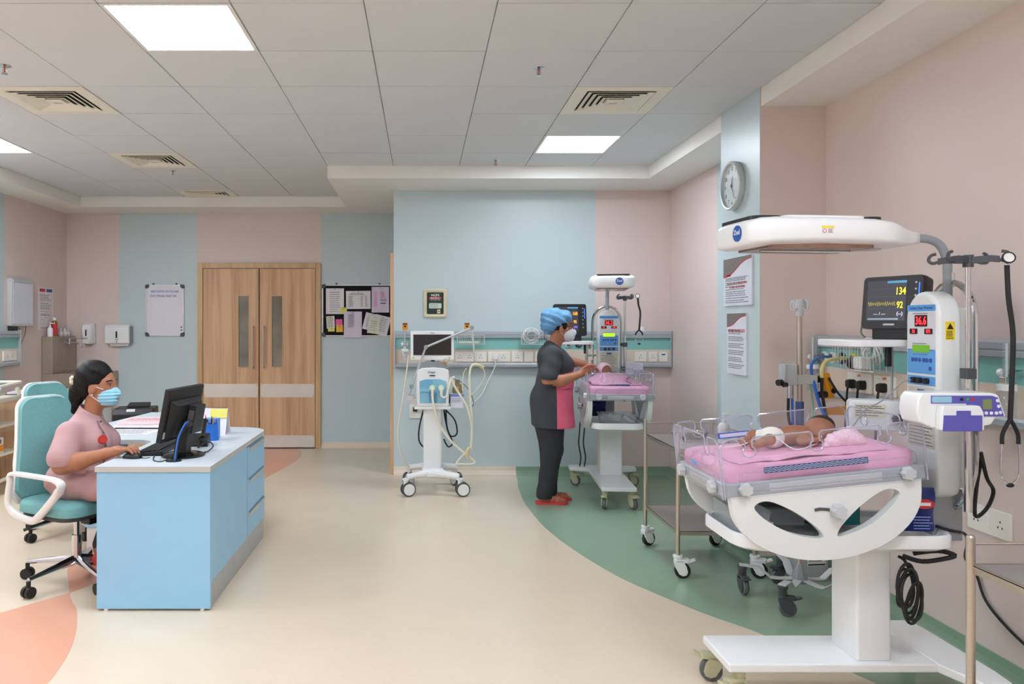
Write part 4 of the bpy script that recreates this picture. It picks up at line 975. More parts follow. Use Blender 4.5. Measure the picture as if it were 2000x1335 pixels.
    px_, py_ = .875, vc - .155
    ip = O('infusion_pole', B().cyl((px_, py_, .80), (px_, py_, 1.72), .0095).cyl((px_, py_, .78), (px_, py_, 1.28), .0145), CHROME, t)
    O('pole_clamp', B().cb((px_, py_, 1.30), (.04, .04, .04)).cyl((px_, py_, 1.3), (.92, vc - .12, 1.3), .009), DGREY, t, bev=.004)
    O('pole_foot_arm', B().cyl((px_, py_, .83), (.92, vc - .11, .93), .01), CHROME, t)
    hb = B()
    for a in (25, -40):
        ca, sa = math.cos(R(a)), math.sin(R(a))
        for s in (-1, 1):
            hb.T = Matrix.Translation((px_, py_, 1.725)) @ Matrix.Rotation(R(a) + (PI if s < 0 else 0), 4, 'Z')
            hb.rings([[(x, y * w_, z + q) for y, q in ((-1, -.012), (1, -.012), (1, .012), (-1, .012))] for x, w_, z in ((0, .011, 0), (.07, .009, .004), (.095, .007, 0))])
            hb.tube([(.09, 0, .0), (.112, .0, -.006), (.125, 0, .006), (.118, 0, .024), (.1, 0, .03)], .006, 8, sm=3)
    hb.T = Matrix(); hb.cyl((px_, py_, 1.70), (px_, py_, 1.745), .018, n=10)
    O('hook_bar', hb, DGREY, ip, ang=40)
    return t, T
cotA, TA = make_warmer('tall white heated cot with pink mattress, nearest the pink wall sockets', (1.18, 3.07, 0), 0, 5.8, 1.42, 5.5, ('36.6', '36', '091'), LCDG, 3)
cotB, TB = make_warmer('white heated cot against the blue wall that the nurse leans over', (1.58, 6.1, 0), R(85.3), 0, 1.335, -5, ('36.2', '31', '100'), EM('lcd_lime', (170, 235, 30), 1.0), 40)
def Aw(u, v, z): return Matrix.Translation((1.18, 3.07, 0)) @ Vector((u, v, z))
def Bw(u, v, z): return Matrix.Translation((1.58, 6.1, 0)) @ Matrix.Rotation(R(85.3), 4, 'Z') @ Vector((u, v, z))
# wave-print tape measures on the guards
MAw = Matrix.Translation((1.18, 3.07, 0))
FA = MAw @ TA @ frame((.32, -.2625, .93), (1, 0, 0), (0, 0, 1))
NAVY = M('tape_navy', (24, 74, 130), .4)
tp_ = tag(O('wave_tape', B(FA).box(-.225, .16, .03, .052, 0, .001), NAVY), 'navy tape with white wavy lines on the near guard of the tall cot', 'tape')
for k in range(3): O('white_wave', B(FA @ Matrix.Translation((0, .041 + (k - 1) * .006, .0012))).tube([(-.223 + .38 * i / 120, .0016 * math.sin(i * 1.05), 0) for i in range(121)], .0008, 4), PAPER, tp_)
FB_ = MAw @ TA @ frame((.32, .2555, .93), (1, 0, 0), (0, 0, 1))
rl = tag(O('measuring_strip', B(FB_).box(-.19, .16, .075, .10, 0, .001), M('ruler_blue', (70, 110, 200), .4)), 'blue and white measuring strip on the far guard of the tall cot', 'ruler')
O('tick_marks', B(FB_ @ Matrix.Translation((0, 0, .001))).box(-.18, .14, .08, .095, 0, .0008), M('ruler_white', (216, 222, 240), .5), rl)
FC_ = MAw @ TA @ frame((-.064, .02, .93), (0, -1, 0), (0, 0, 1))
tag(O('end_sticker', B(FC_).box(-.03, .03, .03, .045, 0, .001), SKYP), 'small pale blue sticker on the foot guard of the tall cot', 'sticker')

# ---- patient monitors
def monitor(lab, loc, rz, big, small, tail, bars, wave, w_=.285, h_=.235, foot=True):
    t = thing('patient_monitor', lab, 'monitor', loc, rz, 'bedside patient monitors')   # screen faces local -y
    F = frame((0, -.055, h_ / 2 + .045), (1, 0, 0), (0, 0, 1)) @ Matrix.Rotation(R(-6), 4, 'X')
    O('casing', B(F).rings([[(x * s_, y * s_, z) for x, y in rrect(w_, h_, .018, 4)] for s_, z in ((.8, -.10), (.95, -.07), (1, -.03), (1, -.004), (.985, 0))]), BLACK, t, ang=40)
    sw, sh = w_ * .66, h_ * .76; sx = -w_ * .085; sy = .008
    sc_ = O('screen', B(F).box(sx - sw / 2, sx + sw / 2, sy - sh / 2, sy + sh / 2, -.002, .0012), EM('screen_glow', (52, 52, 62), .28), t)
    def p(x, y): return F @ Matrix.Translation((sx + sw * x, sy + sh * y, .0016))
    O('status_bar', B(p(.25, .46)).box(-sw * .24, sw * .24, -.005, .005, 0, .0004), EM('bar_cyan', (70, 150, 190), .5), sc_)
    for i, (s_, y, c_) in enumerate(((big, .22, bars[0]), (small, -.12, bars[0]))):
        text('reading', s_, .044 if i == 0 else .04, c_, sc_, p(.35, y), wide=.72)
    text('reading', tail, .022, bars[1], sc_, p(.36, -.33))
    O('trace_grid', B(p(0, 0)).box(-sw * .45, sw * .25, sh * .30, sh * .303, 0, .0003).box(-sw * .45, sw * .25, sh * .1, sh * .103, 0, .0003).box(-sw * .45, sw * .3, -sh * .2, -sh * .197, 0, .0003), M('grid_grey', (120, 122, 130), .5), sc_)
    O('pulse_trace', B(p(0, -.08)).tube([(-sw * .46 + sw * .7 * i / 90, sh * .045 * math.sin(i * .9) * (1 + .3 * math.sin(i * .23)), 0) for i in range(91)], .0009, 4), EM('trace_yellow', wave, .5), sc_)
    O('bottom_bar', B(p(-.05, -.46)).box(-sw * .4, sw * .38, -.004, .004, 0, .0004), M('bar_white', (170, 190, 205), .5), sc_)
    text('pressure_dashes', '--- / ---', .02, EM('text_white', (220, 225, 235), .5), sc_, p(-.15, -.33))
    O('maker_mark', B(F).box(-.03, .02, -h_ * .435, -h_ * .4, 0, .0008), M('mark_grey', (190, 190, 195), .4), t)
    b = B(F)
    for k in range(6): b.prism(ngon(.0045, 10, w_ * .385, h_ * (.36 - .12 * k)), 0, .0015)
    O('side_buttons', b, LGREY, t)
    O('light_bar', B(F).box(w_ * .43, w_ * .445, h_ * .05, h_ * .36, 0, .0016), EM('blue_light', (60, 120, 255), 1.2), t)
    O('foot', B().prism(rrect(w_ * .7, .14, .02, 4, 0, .01), .0, .05), BLACK, t, bev=.004)
    return t
YG = EM('digits_yellow', (240, 226, 40), 1.0); WHT = EM('digits_white', (215, 220, 255), .8); ORG = EM('digits_amber', (255, 170, 30), 1.2); VIO = EM('digits_violet', (150, 110, 255), 1.0)
p_ = Aw(.90, .25, 1.42); monitor('black patient monitor reading 134 and 92 on the tall cot shelf', p_, R(-67), '134', '92', '(--)', (YG, WHT), (200, 190, 90), .272, .23)
p_ = Bw(.83, .31, 1.335); monitor('black patient monitor reading 160 and 95 behind the nurse', p_, R(3), '160', '95', '(30)', (ORG, VIO), (220, 140, 120), .30, .29)
tag(O('monitor_cable', B().tube([Aw(.85, .38, 1.52), Aw(.83, .40, 1.50), Aw(.82, .405, 1.45), Aw(.83, .39, 1.425)], .004, 6, sm=5), M('grey_green_cable', (140, 142, 132), .5)), 'grey lead curling from the monitor onto the tall cot shelf', 'cable')
tag(O('monitor_cable', B().tube([Bw(.84, .44, 1.47), Bw(.84, .5, 1.46), Bw(.84, .53, 1.38), Bw(.84, .50, 1.30), Bw(.85, .45, 1.1)], .003, 6, sm=5), M('red_lead', (120, 60, 60), .5)), 'thin lead hanging left of the monitor behind the nurse', 'cable')

# ---- stethoscopes
def stetho(lab, P):
    """P maps (dx,dz) along the hang to a world point; dx to the right, dz down from the hook"""
    t = thing('stethoscope', lab, 'stethoscope', P(0, 0))
    o0 = Vector(P(0, 0))
    def q(dx, dz, dy=0): return Vector(P(dx, dz)) - o0 + Vector((0, dy, 0))
    O('rubber_tube', B().tube([q(0, .0), q(.006, .12), q(.022, .25), (q(.018, .42)), q(.012, .56)], .0085, 10, sm=6), RUBBER, t)
    O('tube_stem', B().cyl(q(0, .012), q(-.003, -.02), .005, n=8), CHROME, t)
    for s in (-1, 1):
        O('yoke_tube', B().tube([q(.012, .56), q(.012 + s * .012, .58), q(.012 + s * .028, .615), q(.012 + s * .03, .65)], .007, 8, sm=4), RUBBER, t)
        O('binaural_tube', B().tube([q(.012 + s * .03, .64), q(.012 + s * .034, .72), q(.012 + s * .03, .77), q(.012 + s * .005, .80)], .0035, 8, sm=5), CHROME, t)
        O('ear_tip', B().ell(q(.012 + s * .003, .80), (.011, .008, .008)), RUBBER, t)
    cp_ = O('chest_piece', B().lathe([(0, -.01), (.014, -.008), (.02, 0), (.02, .006), (0, .006)], q(-.005, -.025, -.012), (-.3, -1, .2), 20), CHROME, t)
    O('diaphragm', B().lathe([(.0, .006), (.017, .006), (.017, .0075), (0, .0075)], q(-.005, -.025, -.012), (-.3, -1, .2), 20), WHITEM, cp_)
    O('diaphragm_ring', B().lathe([(.0215, .002), (.0215, .009), (.017, .009), (.017, .004)], q(-.005, -.025, -.012), (-.3, -1, .2), 20), RUBBER, cp_)
    return t
stetho('black stethoscope hanging from the hook of the tall cot pole', lambda dx, dz: (2.128 + dx, 2.775, 1.70 - dz))
hk = Bw(.84, -.30, 1.745)
stetho('black stethoscope hanging from the pole of the cot at the blue wall', lambda dx, dz: (hk.x + dx * 1.0, hk.y - .03, hk.z - dz * .52 - .02))

# ---- syringe pump on the tall cot, pump boxes on the other
sp = thing('syringe_pump', 'white and violet syringe pump clamped to the tall cot pole', 'syringe pump', (1.913, 2.74, 1.118))
VIOL = M('violet_plastic', (92, 88, 176), .4); 
O('pump_body', B(frame((0, 0, 0), (1, 0, 0), (0, 0, 1))).prism([(-.155, .02), (-.165, .06), (-.16, .105), (-.145, .125), (.10, .125), (.125, .118), (.152, .045), (.15, .038), (.115, .035), (.10, .012), (.05, .0), (-.11, .0)], -.06, .045), WHITE, sp, bev=.007, seg=3)
FS = frame((0, -.0455, 0), (1, 0, 0), (0, 0, 1))
O('front_panel', B(FS).prism([(-.115, .088), (-.115, .115), (.1, .115), (.12, .108), (.142, .042), (.02, .042), (.01, .088)], -.001, .002), VIOL, sp)
O('title_strip', B(FS).prism(rrect(.07, .022, .004, 3, -.078, .1015), .0, .003), M('pale_cyan_label', (150, 196, 214), .4), sp)
O('lcd_window', B(FS).prism(rrect(.032, .036, .003, 3, .082, .085), .0, .003), M('pump_lcd', (130, 140, 90), .2), sp)
for x, m_ in ((-.008, BLACK), (.012, M('green_key', (60, 160, 90), .4)), (.03, REDI)): O('front_key', B(FS).prism(ngon(.0055, 14, x, .102), .0, .004), m_, sp)
b = B(FS)
for x, y in ((.118, .098), (.122, .078), (.078, .054), (.096, .054), (.114, .054), (.128, .056)): b.prism(ngon(.0058, 14, x, y), .0, .004)
O('front_keys', b, WHITE, sp)
O('syringe_cover', B(frame((0, -.05, 0), (1, 0, 0), (0, 0, 1))).prism([(-.1, -.004), (-.1, .05), (-.095, .083), (.035, .083), (.048, .06), (.05, .0), (.045, -.004)], -.005, .03), WHITE, sp, bev=.005)
O('violet_flap', B(frame((0, -.0805, 0), (1, 0, 0), (0, 0, 1))).prism([(-.098, -.006), (-.094, .05), (-.05, .05), (-.05, .066), (0, .066), (0, .05), (.04, .05), (.04, -.006)], -.001, .003), VIOL, sp, bev=.002)
O('pole_clamp', B().box(.115, .148, .055, .145, .05, .1), GREY, sp, bev=.005)
pb = thing('pump_box', 'white infusion pump box hung beside the tall cot monitor shelf', 'pump', (Aw(.82, .27, 1.09)), R(-22))
O('housing', B(frame((0, 0, 0), (1, 0, 0), (0, 0, 1))).prism(rrect(.24, .13, .02, 4), -.05, .05), WHITE, pb, bev=.006)
O('rating_label', B(frame((-.03, -.0505, .02), (1, 0, 0), (0, 0, 1))).box(-.07, .05, -.03, .03, 0, .001), M('label_cream', (222, 220, 196), .5), pb)
O('label_print', lines(frame((-.03, -.0517, .02), (1, 0, 0), (0, 0, 1)), -.065, .045, [.02, .012, .0, -.008, -.02], .003), INKD, pb)
k_ = B(); knob(k_, (.06, -.05, -.01), (0, -1, 0), .02, .03); O('clamp_knob', k_, DGREY, pb)
O('hanger_tube', B().cyl((.05, 0, .065), (.05, 0, .302), .005, n=8).cyl((.10, -.045, -.01), (.132, -.087, -.01), .009), GREY, pb)
q_ = Bw(.83, -.27, 1.08)
pb2 = thing('pump_box', 'pale grey pump box on the pole side of the cot at the blue wall', 'pump', q_, R(-5))
O('housing', B(frame((0, 0, 0), (1, 0, 0), (0, 0, 1))).prism(rrect(.155, .125, .025, 4), -.04, .04), M('pale_lilac_plastic', (216, 214, 224), .4), pb2, bev=.01)
O('bracket', B().box(-.11, -.05, -.01, .03, -.02, .02), DGREY, pb2, bev=.003)
q_ = Bw(.80, .22, 1.1)
pb3 = thing('pump_box', 'white pump box left of the control tower near the nurse', 'pump', q_, 0)
O('housing', B(frame((0, 0, 0), (1, 0, 0), (0, 0, 1))).prism(rrect(.13, .11, .02, 4), -.04, .04), WHITE, pb3, bev=.008); O('dark_strip', B(frame((-.045, -.041, .02), (1, 0, 0), (0, 0, 1))).box(-.015, .02, -.02, .03, 0, .002), DGREY, pb3)
k_ = B(); knob(k_, (.07, -.04, -.03), (0, -1, 0), .022, .03); O('clamp_knob', k_, BLACK, pb3)

# ---- things on the storage trays
NAVB = M('navy_bag_film', (28, 44, 120), .3, var=.15, scale=10); 
def bag(lab, loc, rz, w_, h_, d_, mark=True):
    t = thing('wipes_bag', lab, 'bag', loc, rz)
    rs = []
    for i in range(9):
        q = i / 8; th = d_ * (math.sin(min(1, q * 1.5 + .12) * PI * .5) if q < .6 else max(.06, 1 - ((q - .6) / .4) ** 1.5)); wv = w_ / 2 * (1 - .12 * max(0, q - .7) / .3 + .04 * math.sin(q * 9))
        rs.append([(wv * math.copysign(abs(math.cos(a)) ** .7, math.cos(a)), th / 2 * math.sin(a) + .01 * math.sin(q * 5), q * h_) for a in [2 * PI * k / 20 for k in range(20)]])
    bd = O('bag_film', B().rings(rs), NAVB, t, ang=60)
    if mark:
        F = frame((0, -d_ / 2 - .003, h_ * .66), (1, 0, 0), (0, 0, 1))
        O('red_logo', B(F).prism(ngon(w_ * .32, 20, 0, 0, w_ * .16), 0, .004), REDI, t); O('logo_lettering', B(F).box(-w_ * .2, w_ * .2, -.006, .006, .004, .005), WHITE, t)
        O('bag_print', lines(F @ Matrix.Translation((0, 0, .001)), -w_ * .33, w_ * .33, [-.05 - .011 * k for k in range(5)], .003), M('pale_blue_print', (150, 170, 220), .5), t)
    return t
bag('navy plastic wipes bag with red oval mark on the tall cot tray', Aw(.737, -.125, .688), R(-4), .115, .17, .065)
bag('navy printed bag standing deep on the tall cot tray', Aw(.60, .15, .688), R(10), .10, .20, .06, False)
bag('navy bag on the tray of the cot at the blue wall', Bw(.52, .1, .69), 0, .16, .15, .08, False)
gx = thing('teal_carton', 'teal carton lying on the tall cot tray seen through the cradle', 'box', Aw(.455, .02, .688), R(6))
O('carton', B().box(-.1, .1, -.07, .07, 0, .09), M('teal_card', (20, 120, 118), .5), gx, bev=.003); O('handwriting', lines(frame((0, -.0703, .06), (1, 0, 0), (0, 0, 1)), -.08, .08, [.01, -.005], .006), BLACK, gx)
gg = thing('grey_machine_box', 'dark grey device lying on the tall cot tray behind the cradle', 'device', Aw(.255, .03, .688), 0)
O('housing', B().box(-.08, .08, -.09, .09, 0, .07), GREY, gg, bev=.01); O('post', B().box(-.06, -.02, -.02, .02, .07, .13), DGREY, gg, bev=.004); O('top_rib', B().box(-.07, .07, -.05, .05, .07, .082), DGREY, gg, bev=.003)
CLR = glassy('clear_bin_plastic', (240, 244, 246), .04, .06, .12, (235, 238, 240))
def clearbin(lab, loc, rz, w_, d_, h_):
    t = thing('clear_bin', lab, 'plastic bin', loc, rz)
    o_ = dense(rrect(w_, d_, .02, 4), 40)
    O('bin_shell', B().rings([[(x * s_, y * s_, z) for x, y in o_] for s_, z in ((.86, 0), (.98, h_ - .006), (1.02, h_ - .006), (1.02, h_), (.965, h_), (.85, .004))]), CLR, t)
    return t
clearbin('frosted clear bin at the foot end of the tall cot tray', Aw(.10, .0, .666), 0, .13, .30, .1)
mbx = thing('glove_carton', 'white and red carton beside the clear bin on the tall cot tray', 'box', Aw(.13, -.1, .674), R(8))
O('carton', B().box(-.035, .035, -.045, .045, 0, .05), PAPER, mbx, bev=.002); O('red_print', B().box(-.0355, .0, -.035, .035, .015, .035), REDI, mbx)
mb2 = thing('medicine_carton', 'white medicine carton upright behind the cradle of the tall cot', 'box', Aw(.205, .165, .688), R(12))
O('carton', B().box(-.04, .04, -.02, .02, 0, .14), PAPER, mb2, bev=.002); O('carton_print', lines(frame((0, -.0205, .07), (1, 0, 0), (0, 0, 1)), -.03, .03, [.05, .03, .01, -.01, -.03], .004), INKD, mb2)
clearbin('clear bin of supplies on the tray of the cot at the blue wall', Bw(.13, 0, .668), R(85), .2, .30, .095)
rnd = random.Random(3)
for k in range(7):
    c_ = Bw(.08 + .11 * rnd.random(), -.11 + .035 * k, .70 + .02 * (k % 3)); m_ = (WHITEM, PAPER, M('pale_blue_pack', (120, 170, 200), .4), CREAM)[k % 4]
    tag(O('supply_packet', B(Matrix.Translation(c_) @ Euler((rnd.uniform(-.6, .6), rnd.uniform(-.5, .5), rnd.uniform(0, 3))).to_matrix().to_4x4()).prism(rrect(.07, .03, .006), -.004, .004), m_, bev=.002), ('white plastic', 'paper', 'pale blue', 'cream')[k % 4] + ' sterile packet in the clear bin under the nurse\'s cot', 'packet', 'packets in the clear bin')

# ---- ventilator
vt = thing('ventilator', 'white ventilator on wheels with screen and hose arm by the blue wall', 'ventilator', (.097, 6.84, 0))
for y, w_ in ((-.24, .225), (.22, .215)):
    O('foot_bar', B().tube([(-w_, y, .165), (-w_ * .5, y + (.03 if y < 0 else -.03), .18), (0, y + (.06 if y < 0 else -.05), .19), (w_ * .5, y + (.03 if y < 0 else -.03), .18), (w_, y, .165)], [.026, .032, .04, .032, .026], 10, sm=4), WHITE, vt)
O('foot_spine', B().box(-.1, .1, -.22, .2, .15, .21), WHITE, vt, bev=.02)
for x, y, a, r in ((-.235, -.25, 200, .062), (.235, -.25, 190, .062), (-.21, .23, 60, .06), (.21, .23, 120, .06)):
    a_ = R(a); d = Vector((math.cos(a_), math.sin(a_), 0)); n_ = Vector((-math.sin(a_), math.cos(a_), 0)); c_ = Vector((x, y, r)) - d * .02
    w_ = O('castor', B().cyl((x, y, .15), (x, y, r), .022).cyl((x, y, .155), (x, y, .14), .03), WHITE, vt)
    for s in (-1, 1):
        O('tyre', B().lathe([(.0, -.012), (r * .95, -.012), (r, -.006), (r, .006), (r * .95, .012), (0, .012)], c_ + n_ * s * .022, n_, 28), DGREY, w_)
        O('wheel_cover', B().lathe([(0, -.013), (r * .8, -.013), (r * .8, .013), (0, .013)], c_ + n_ * s * .0225, n_, 28), WHITE, w_)
O('column', B().prism(rrect(.17, .16, .03, 4), .2, .745), WHITE, vt, bev=.004)
O('shelf_plate', B().prism(rrect(.33, .24, .02, 4), .735, .76), WHITE, vt, bev=.004)
O('body', B(frame((0, -.11, 0), (1, 0, 0), (0, 0, 1))).prism([(-.14, .76), (.14, .76), (.145, .9), (.142, 1.075), (.1, 1.098), (0, 1.105), (-.1, 1.098), (-.142, 1.075), (-.145, .9)], -.22, 0), WHITE, vt, bev=.01)
O('clear_dome', B(frame((0, -.1, 0), (1, 0, 0), (0, 0, 1))).prism([(-.145, 1.09), (.145, 1.09), (.12, 1.13), (.06, 1.155), (-.06, 1.155), (-.12, 1.13)], -.18, 0), glassy('smoky_dome', (196, 206, 214), .08, .1, .4, (190, 198, 205)), vt, bev=.006)
FV = frame((0, -.1105, 0), (1, 0, 0), (0, 0, 1)); VB = M('ventilator_blue', (134, 190, 214), .3); VBD = M('ventilator_deep_blue', (92, 150, 184), .3)
O('blue_front', B(FV).prism([(-.115, .79), (.115, .79), (.118, .985), (.06, 1.003), (-.06, 1.003), (-.118, .985)], -.004, .006), VB, vt, bev=.004)
O('water_trap_window', B(FV).prism(rrect(.07, .09, .008, 3, .0, .84), .0, .01), VBD, vt); O('handle_ledge', B(FV).prism(rrect(.09, .03, .01, 3, -.07, .905), .0, .02), VB, vt, bev=.004)
O('upper_shade', B(FV).prism([(-.112, .93), (.0, .93), (.0, .995), (-.06, .998), (-.112, .982)], .0, .008), M('ventilator_mid_blue', (116, 174, 204), .3), vt)
text('maker_name', 'Dräger', .024, BLUEI, vt, FV @ Matrix.Translation((-.01, 1.062, .001))); O('name_plate', B(FV).prism(rrect(.05, .012, .005, 3, -.005, 1.033), 0, .003), DGREY, vt)
for x in (-.005, .073):
    pt = O('port', B(FV).cyl((x, .925, 0), (x, .925, .025), .026), M('pale_green_plastic', (216, 232, 204), .4), vt)
    O('elbow', B(FV).tube([(x, .925, .02), (x, .92, .04), (x, .895, .045), (x, .86, .045)], .012, 10, sm=4), CREAM, pt)
O('swivel_post', B().cyl((0, -.02, 1.13), (0, -.02, 1.2), .018), DGREY, vt)
sr = O('touch_screen', B(frame((-.005, -.09, 1.297), (1, 0, 0), (0, 0, 1))).prism(rrect(.385, .258, .012, 4), -.05, 0), WHITE, vt, bev=.006)
FV2 = frame((-.005, -.0905, 1.297), (1, 0, 0), (0, 0, 1))
O('dark_display', B(FV2).box(-.168, .168, -.085, .098, 0, .0015), M('display_off', (34, 34, 38), .08), sr); O('rotary_knob', B(FV2).lathe([(.02, 0), (.02, .018), (.014, .024), (0, .024)], (.125, -.127, 0), (0, 0, 1), 18), LGREY, sr)
O('green_mark', B(FV2).prism(ngon(.009, 14, -.168, -.108), 0, .0015), M('mark_green', (150, 206, 90), .5), sr); O('yellow_mark', B(FV2).prism(ngon(.009, 14, .152, -.108), 0, .0015), YEL, sr); text('maker_name', 'Dräger', .014, BLUEI, sr, FV2 @ Matrix.Translation((0, .112, .0005)))
A_ = [(-.215, -.03, .86), (-.19, -.05, .93), (-.062, -.14, 1.285), (.345, -.10, 1.455), (.372, -.10, 1.16)]
O('hose_arm', B().cyl(A_[0], A_[1], .012).cyl(A_[1], A_[2], .0095).cyl(A_[2], A_[3], .0095).cyl(A_[3], A_[4], .0085), LGREY, vt)
for p in A_[1:4]: O('arm_joint', B().lathe([(0, -.02), (.018, -.02), (.018, .02), (0, .02)], p, (0, 1, 0), 16), GREY, vt)
O('arm_clamp', B().cb((-.2, -.02, .83), (.06, .05, .05)).box(-.2, -.13, -.04, .0, .78, .83), ALU, vt, bev=.005)
O('orange_tag', B().cb((.09, .08, 1.13), (.08, .01, .035)), M('orange_tag_plastic', (240, 160, 30), .5), vt, bev=.003)
hm = O('humidifier', B().box(.155, .275, -.08, .03, .74, .87), M('humidifier_white', (222, 224, 236), .4), vt, bev=.008)
O('humidifier_stripe', B().box(.155, .275, -.082, -.078, .845, .868), M('periwinkle', (110, 140, 220), .4), hm); O('humidifier_print', lines(frame((.215, -.0815, .81), (1, 0, 0), (0, 0, 1)), -.05, .05, [.015, .0, -.012], .004), M('violet_ink', (130, 130, 190), .5), hm)
O('water_chamber', B().lathe([(0, .87), (.045, .87), (.045, .91), (.036, .93), (.036, .95), (.02, .955), (.02, .99), (0, .99)], (.22, -.025, 0), n=22), glassy('amber_chamber', (206, 186, 140), .08, .1, .45, (190, 170, 120)), hm)
O('humidifier_bracket', B().box(.13, .16, -.03, .01, .78, .86), DGREY, vt, bev=.003)
HOSE = M('cream_hose', (232, 228, 204), .5, var=.03)
for nm, pts, r in (('breathing_hose', [(-.005, -.158, .86), (.005, -.17, .78), (.05, -.16, .62), (.16, -.14, .46), (.27, -.13, .36), (.33, -.12, .31), (.37, -.12, .27), (.33, -.12, .255), (.23, -.12, .255), (.21, -.12, .265), (.27, -.12, .34), (.31, -.12, .38)], .0095),
                   ('breathing_hose', [(.073, -.158, .865), (.09, -.16, .845), (.12, -.15, .86), (.14, -.14, .94), (.16, -.12, 1.0), (.19, -.1, 1.02)], .0095),
                   ('breathing_hose', [(.165, -.12, 1.02), (.18, -.12, .96), (.24, -.12, .86), (.30, -.12, .76), (.335, -.12, .62), (.345, -.12, .50), (.335, -.12, .38)], .0095),
                   ('breathing_hose', [(.335, -.11, .40), (.345, -.11, .6), (.325, -.11, .9), (.325, -.11, 1.05), (.345, -.11, 1.12), (.39, -.11, 1.13), (.44, -.1, 1.1)], .011),
                   ('gas_supply_hose', [(-.21, .1, .19), (-.25, .06, .24), (-.30, .02, .38), (-.31, .0, .55), (-.27, .0, .8), (-.235, .0, 1.05), (-.215, .05, 1.2)], .008),
                   ('sensing_line', [(.44, -.1, 1.1), (.46, -.1, 1.04), (.42, -.1, .95), (.36, -.1, .88), (.30, -.1, .84)], .004),
                   ('sensing_line', [(.3, -.11, 1.1), (.27, -.11, 1.05), (.26, -.11, .9)], .004)):
    O(nm, B().tube(pts, r, 8, sm=5), HOSE, vt)
O('test_connector', B().tube([(.325, -.12, .40), (.30, -.13, .36), (.31, -.13, .30)], .016, 8, sm=3).tube([(.40, -.11, 1.125), (.45, -.1, 1.105)], .014, 8), M('tan_connector', (216, 200, 150), .45), vt)
for pts in ([(-.08, .08, .72), (-.12, .1, .55), (-.12, .1, .42), (-.06, .09, .35)], [(.1, .06, .73), (.12, .05, .6), (.16, .05, .48), (.22, .05, .5), (.2, .05, .62), (.12, .05, .71)], [(.12, .05, .73), (.13, .05, .55), (.18, .05, .42), (.14, .05, .38), (.1, .05, .45)], [(-.06, .1, .73), (-.055, .12, .4), (-.06, .1, .22)]):
    O('power_cord', B().tube(pts, .007, 8, sm=5), RUBBER, vt)
O('sensor_lead', B().tube([(.19, -.09, 1.0), (.24, -.09, .98), (.30, -.09, .93), (.34, -.09, .86), (.36, -.09, .78), (.33, -.09, .74)], .003, 6, sm=5), DGREY, vt)
# plug in the low socket and the white plug on the rail
pg = thing('black_plug', 'black plug in the low socket left of the ventilator', 'plug', (WX(811, YB), YB - .012, WZ(798, YB)))
O('plug_body', B(frame((0, 0, 0), (1, 0, 0), (0, 0, 1))).prism(rrect(.045, .045, .01), 0, .04), BLACK, pg, bev=.006)
wp = thing('white_plug', 'white plug with hanging white cord in the wide socket', 'plug', (WX(967, bs), bs - .012, 1.165))
O('plug_body', B(frame((0, 0, 0), (1, 0, 0), (0, 0, 1))).prism(rrect(.05, .05, .012), 0, .035), WHITE, wp, bev=.006); O('white_cord', B().tube([(0, -.03, -.02), (-.01, -.04, -.1), (-.07, -.06, -.22), (-.13, -.12, -.34), (-.22, -.22, -.42), (-.3, -.35, -.45)], .006, 8, sm=5), WHITEM, wp)

# ---- gas outlets, flow meters and baskets on the rails
def outlet(T, col, lab):
    t = thing('gas_outlet', lab, 'gas outlet', group='gas outlets on the service rails'); t.matrix_world = T
    O('outer_ring', B().lathe([(.034, 0), (.034, .01), (.03, .014), (.022, .014), (.022, 0)], n=28), col, t); O('steel_ring', B().lathe([(.024, 0), (.024, .02), (.014, .02), (.014, 0)], n=24), CHROME, t); O('port_hole', B().lathe([(0, 0), (.015, 0), (.015, .012), (0, .012)], n=20), BLACK, t)
    return t
for y, c_, n_ in ((4.565, WHITE, 'white ringed gas outlet beside the pillar'), (4.475, WHITE, 'white ringed gas outlet second from the pillar'), (4.375, BLACK, 'black ringed gas outlet beside the yellow one'), (4.26, YEL, 'yellow ringed vacuum outlet on the right wall rail')):
    outlet(RIGHT(y, 1.29, XR - .045), c_, n_)
bz = YB - .045
for px, c_, n_ in ((791, LGREY, 'grey ringed outlet above the small flow meter'), (808, LGREY, 'grey ringed outlet beside the ventilator screen edge'), (1110, WHITE, 'white ringed outlet by the nurse\'s mask'), (1130, BLACK, 'black ringed outlet on the back wall rail'), (1150, YEL, 'yellow ringed outlet beside the control tower')):
    outlet(BACK(WX(px, bz), 1.29, bz), c_, n_)
def wire_basket(T, w_, h_, d_, lab, n):
    t = thing('wire_basket', lab, 'wire basket', group='wire baskets on the service rails'); t.matrix_world = T
    O('basket_rim', B().tube([(0, h_, .005), (0, h_, d_), (w_, h_, d_), (w_, h_, .005)], .003, 6, closed=True), ALU, t); O('basket_base', B().tube([(0, 0, .005), (0, 0, d_), (w_, 0, d_), (w_, 0, .005)], .003, 6, closed=True).tube([(0, 0, d_ / 2), (w_, 0, d_ / 2)], .002, 6), ALU, t)
    for i in range(n + 1):
        x = w_ * i / n; O('wire', B().tube([(x, h_, d_), (x, 0, d_), (x, 0, .005)], .0018, 5), ALU, t)
    for z in (.25, .5, .75): O('wire', B().tube([(0, h_, d_ * z), (0, 0, d_ * z)], .0018, 5).tube([(w_, h_, d_ * z), (w_, 0, d_ * z)], .0018, 5), ALU, t)
    return t
wire_basket(BACK(WX(893, YB - .075), 1.29, YB - .075), .26, .09, .1, 'wire basket on the rail right of the ventilator screen', 12)
wire_basket(BACK(WX(1017, YB - .075), 1.29, YB - .075), .27, .09, .1, 'wire basket with coiled white tubing behind the nurse', 12)
wire_basket(RIGHT(4.19, 1.245, XR - .075), .38, .16, .13, 'wire basket with white cables under the tall cot shelf', 14)
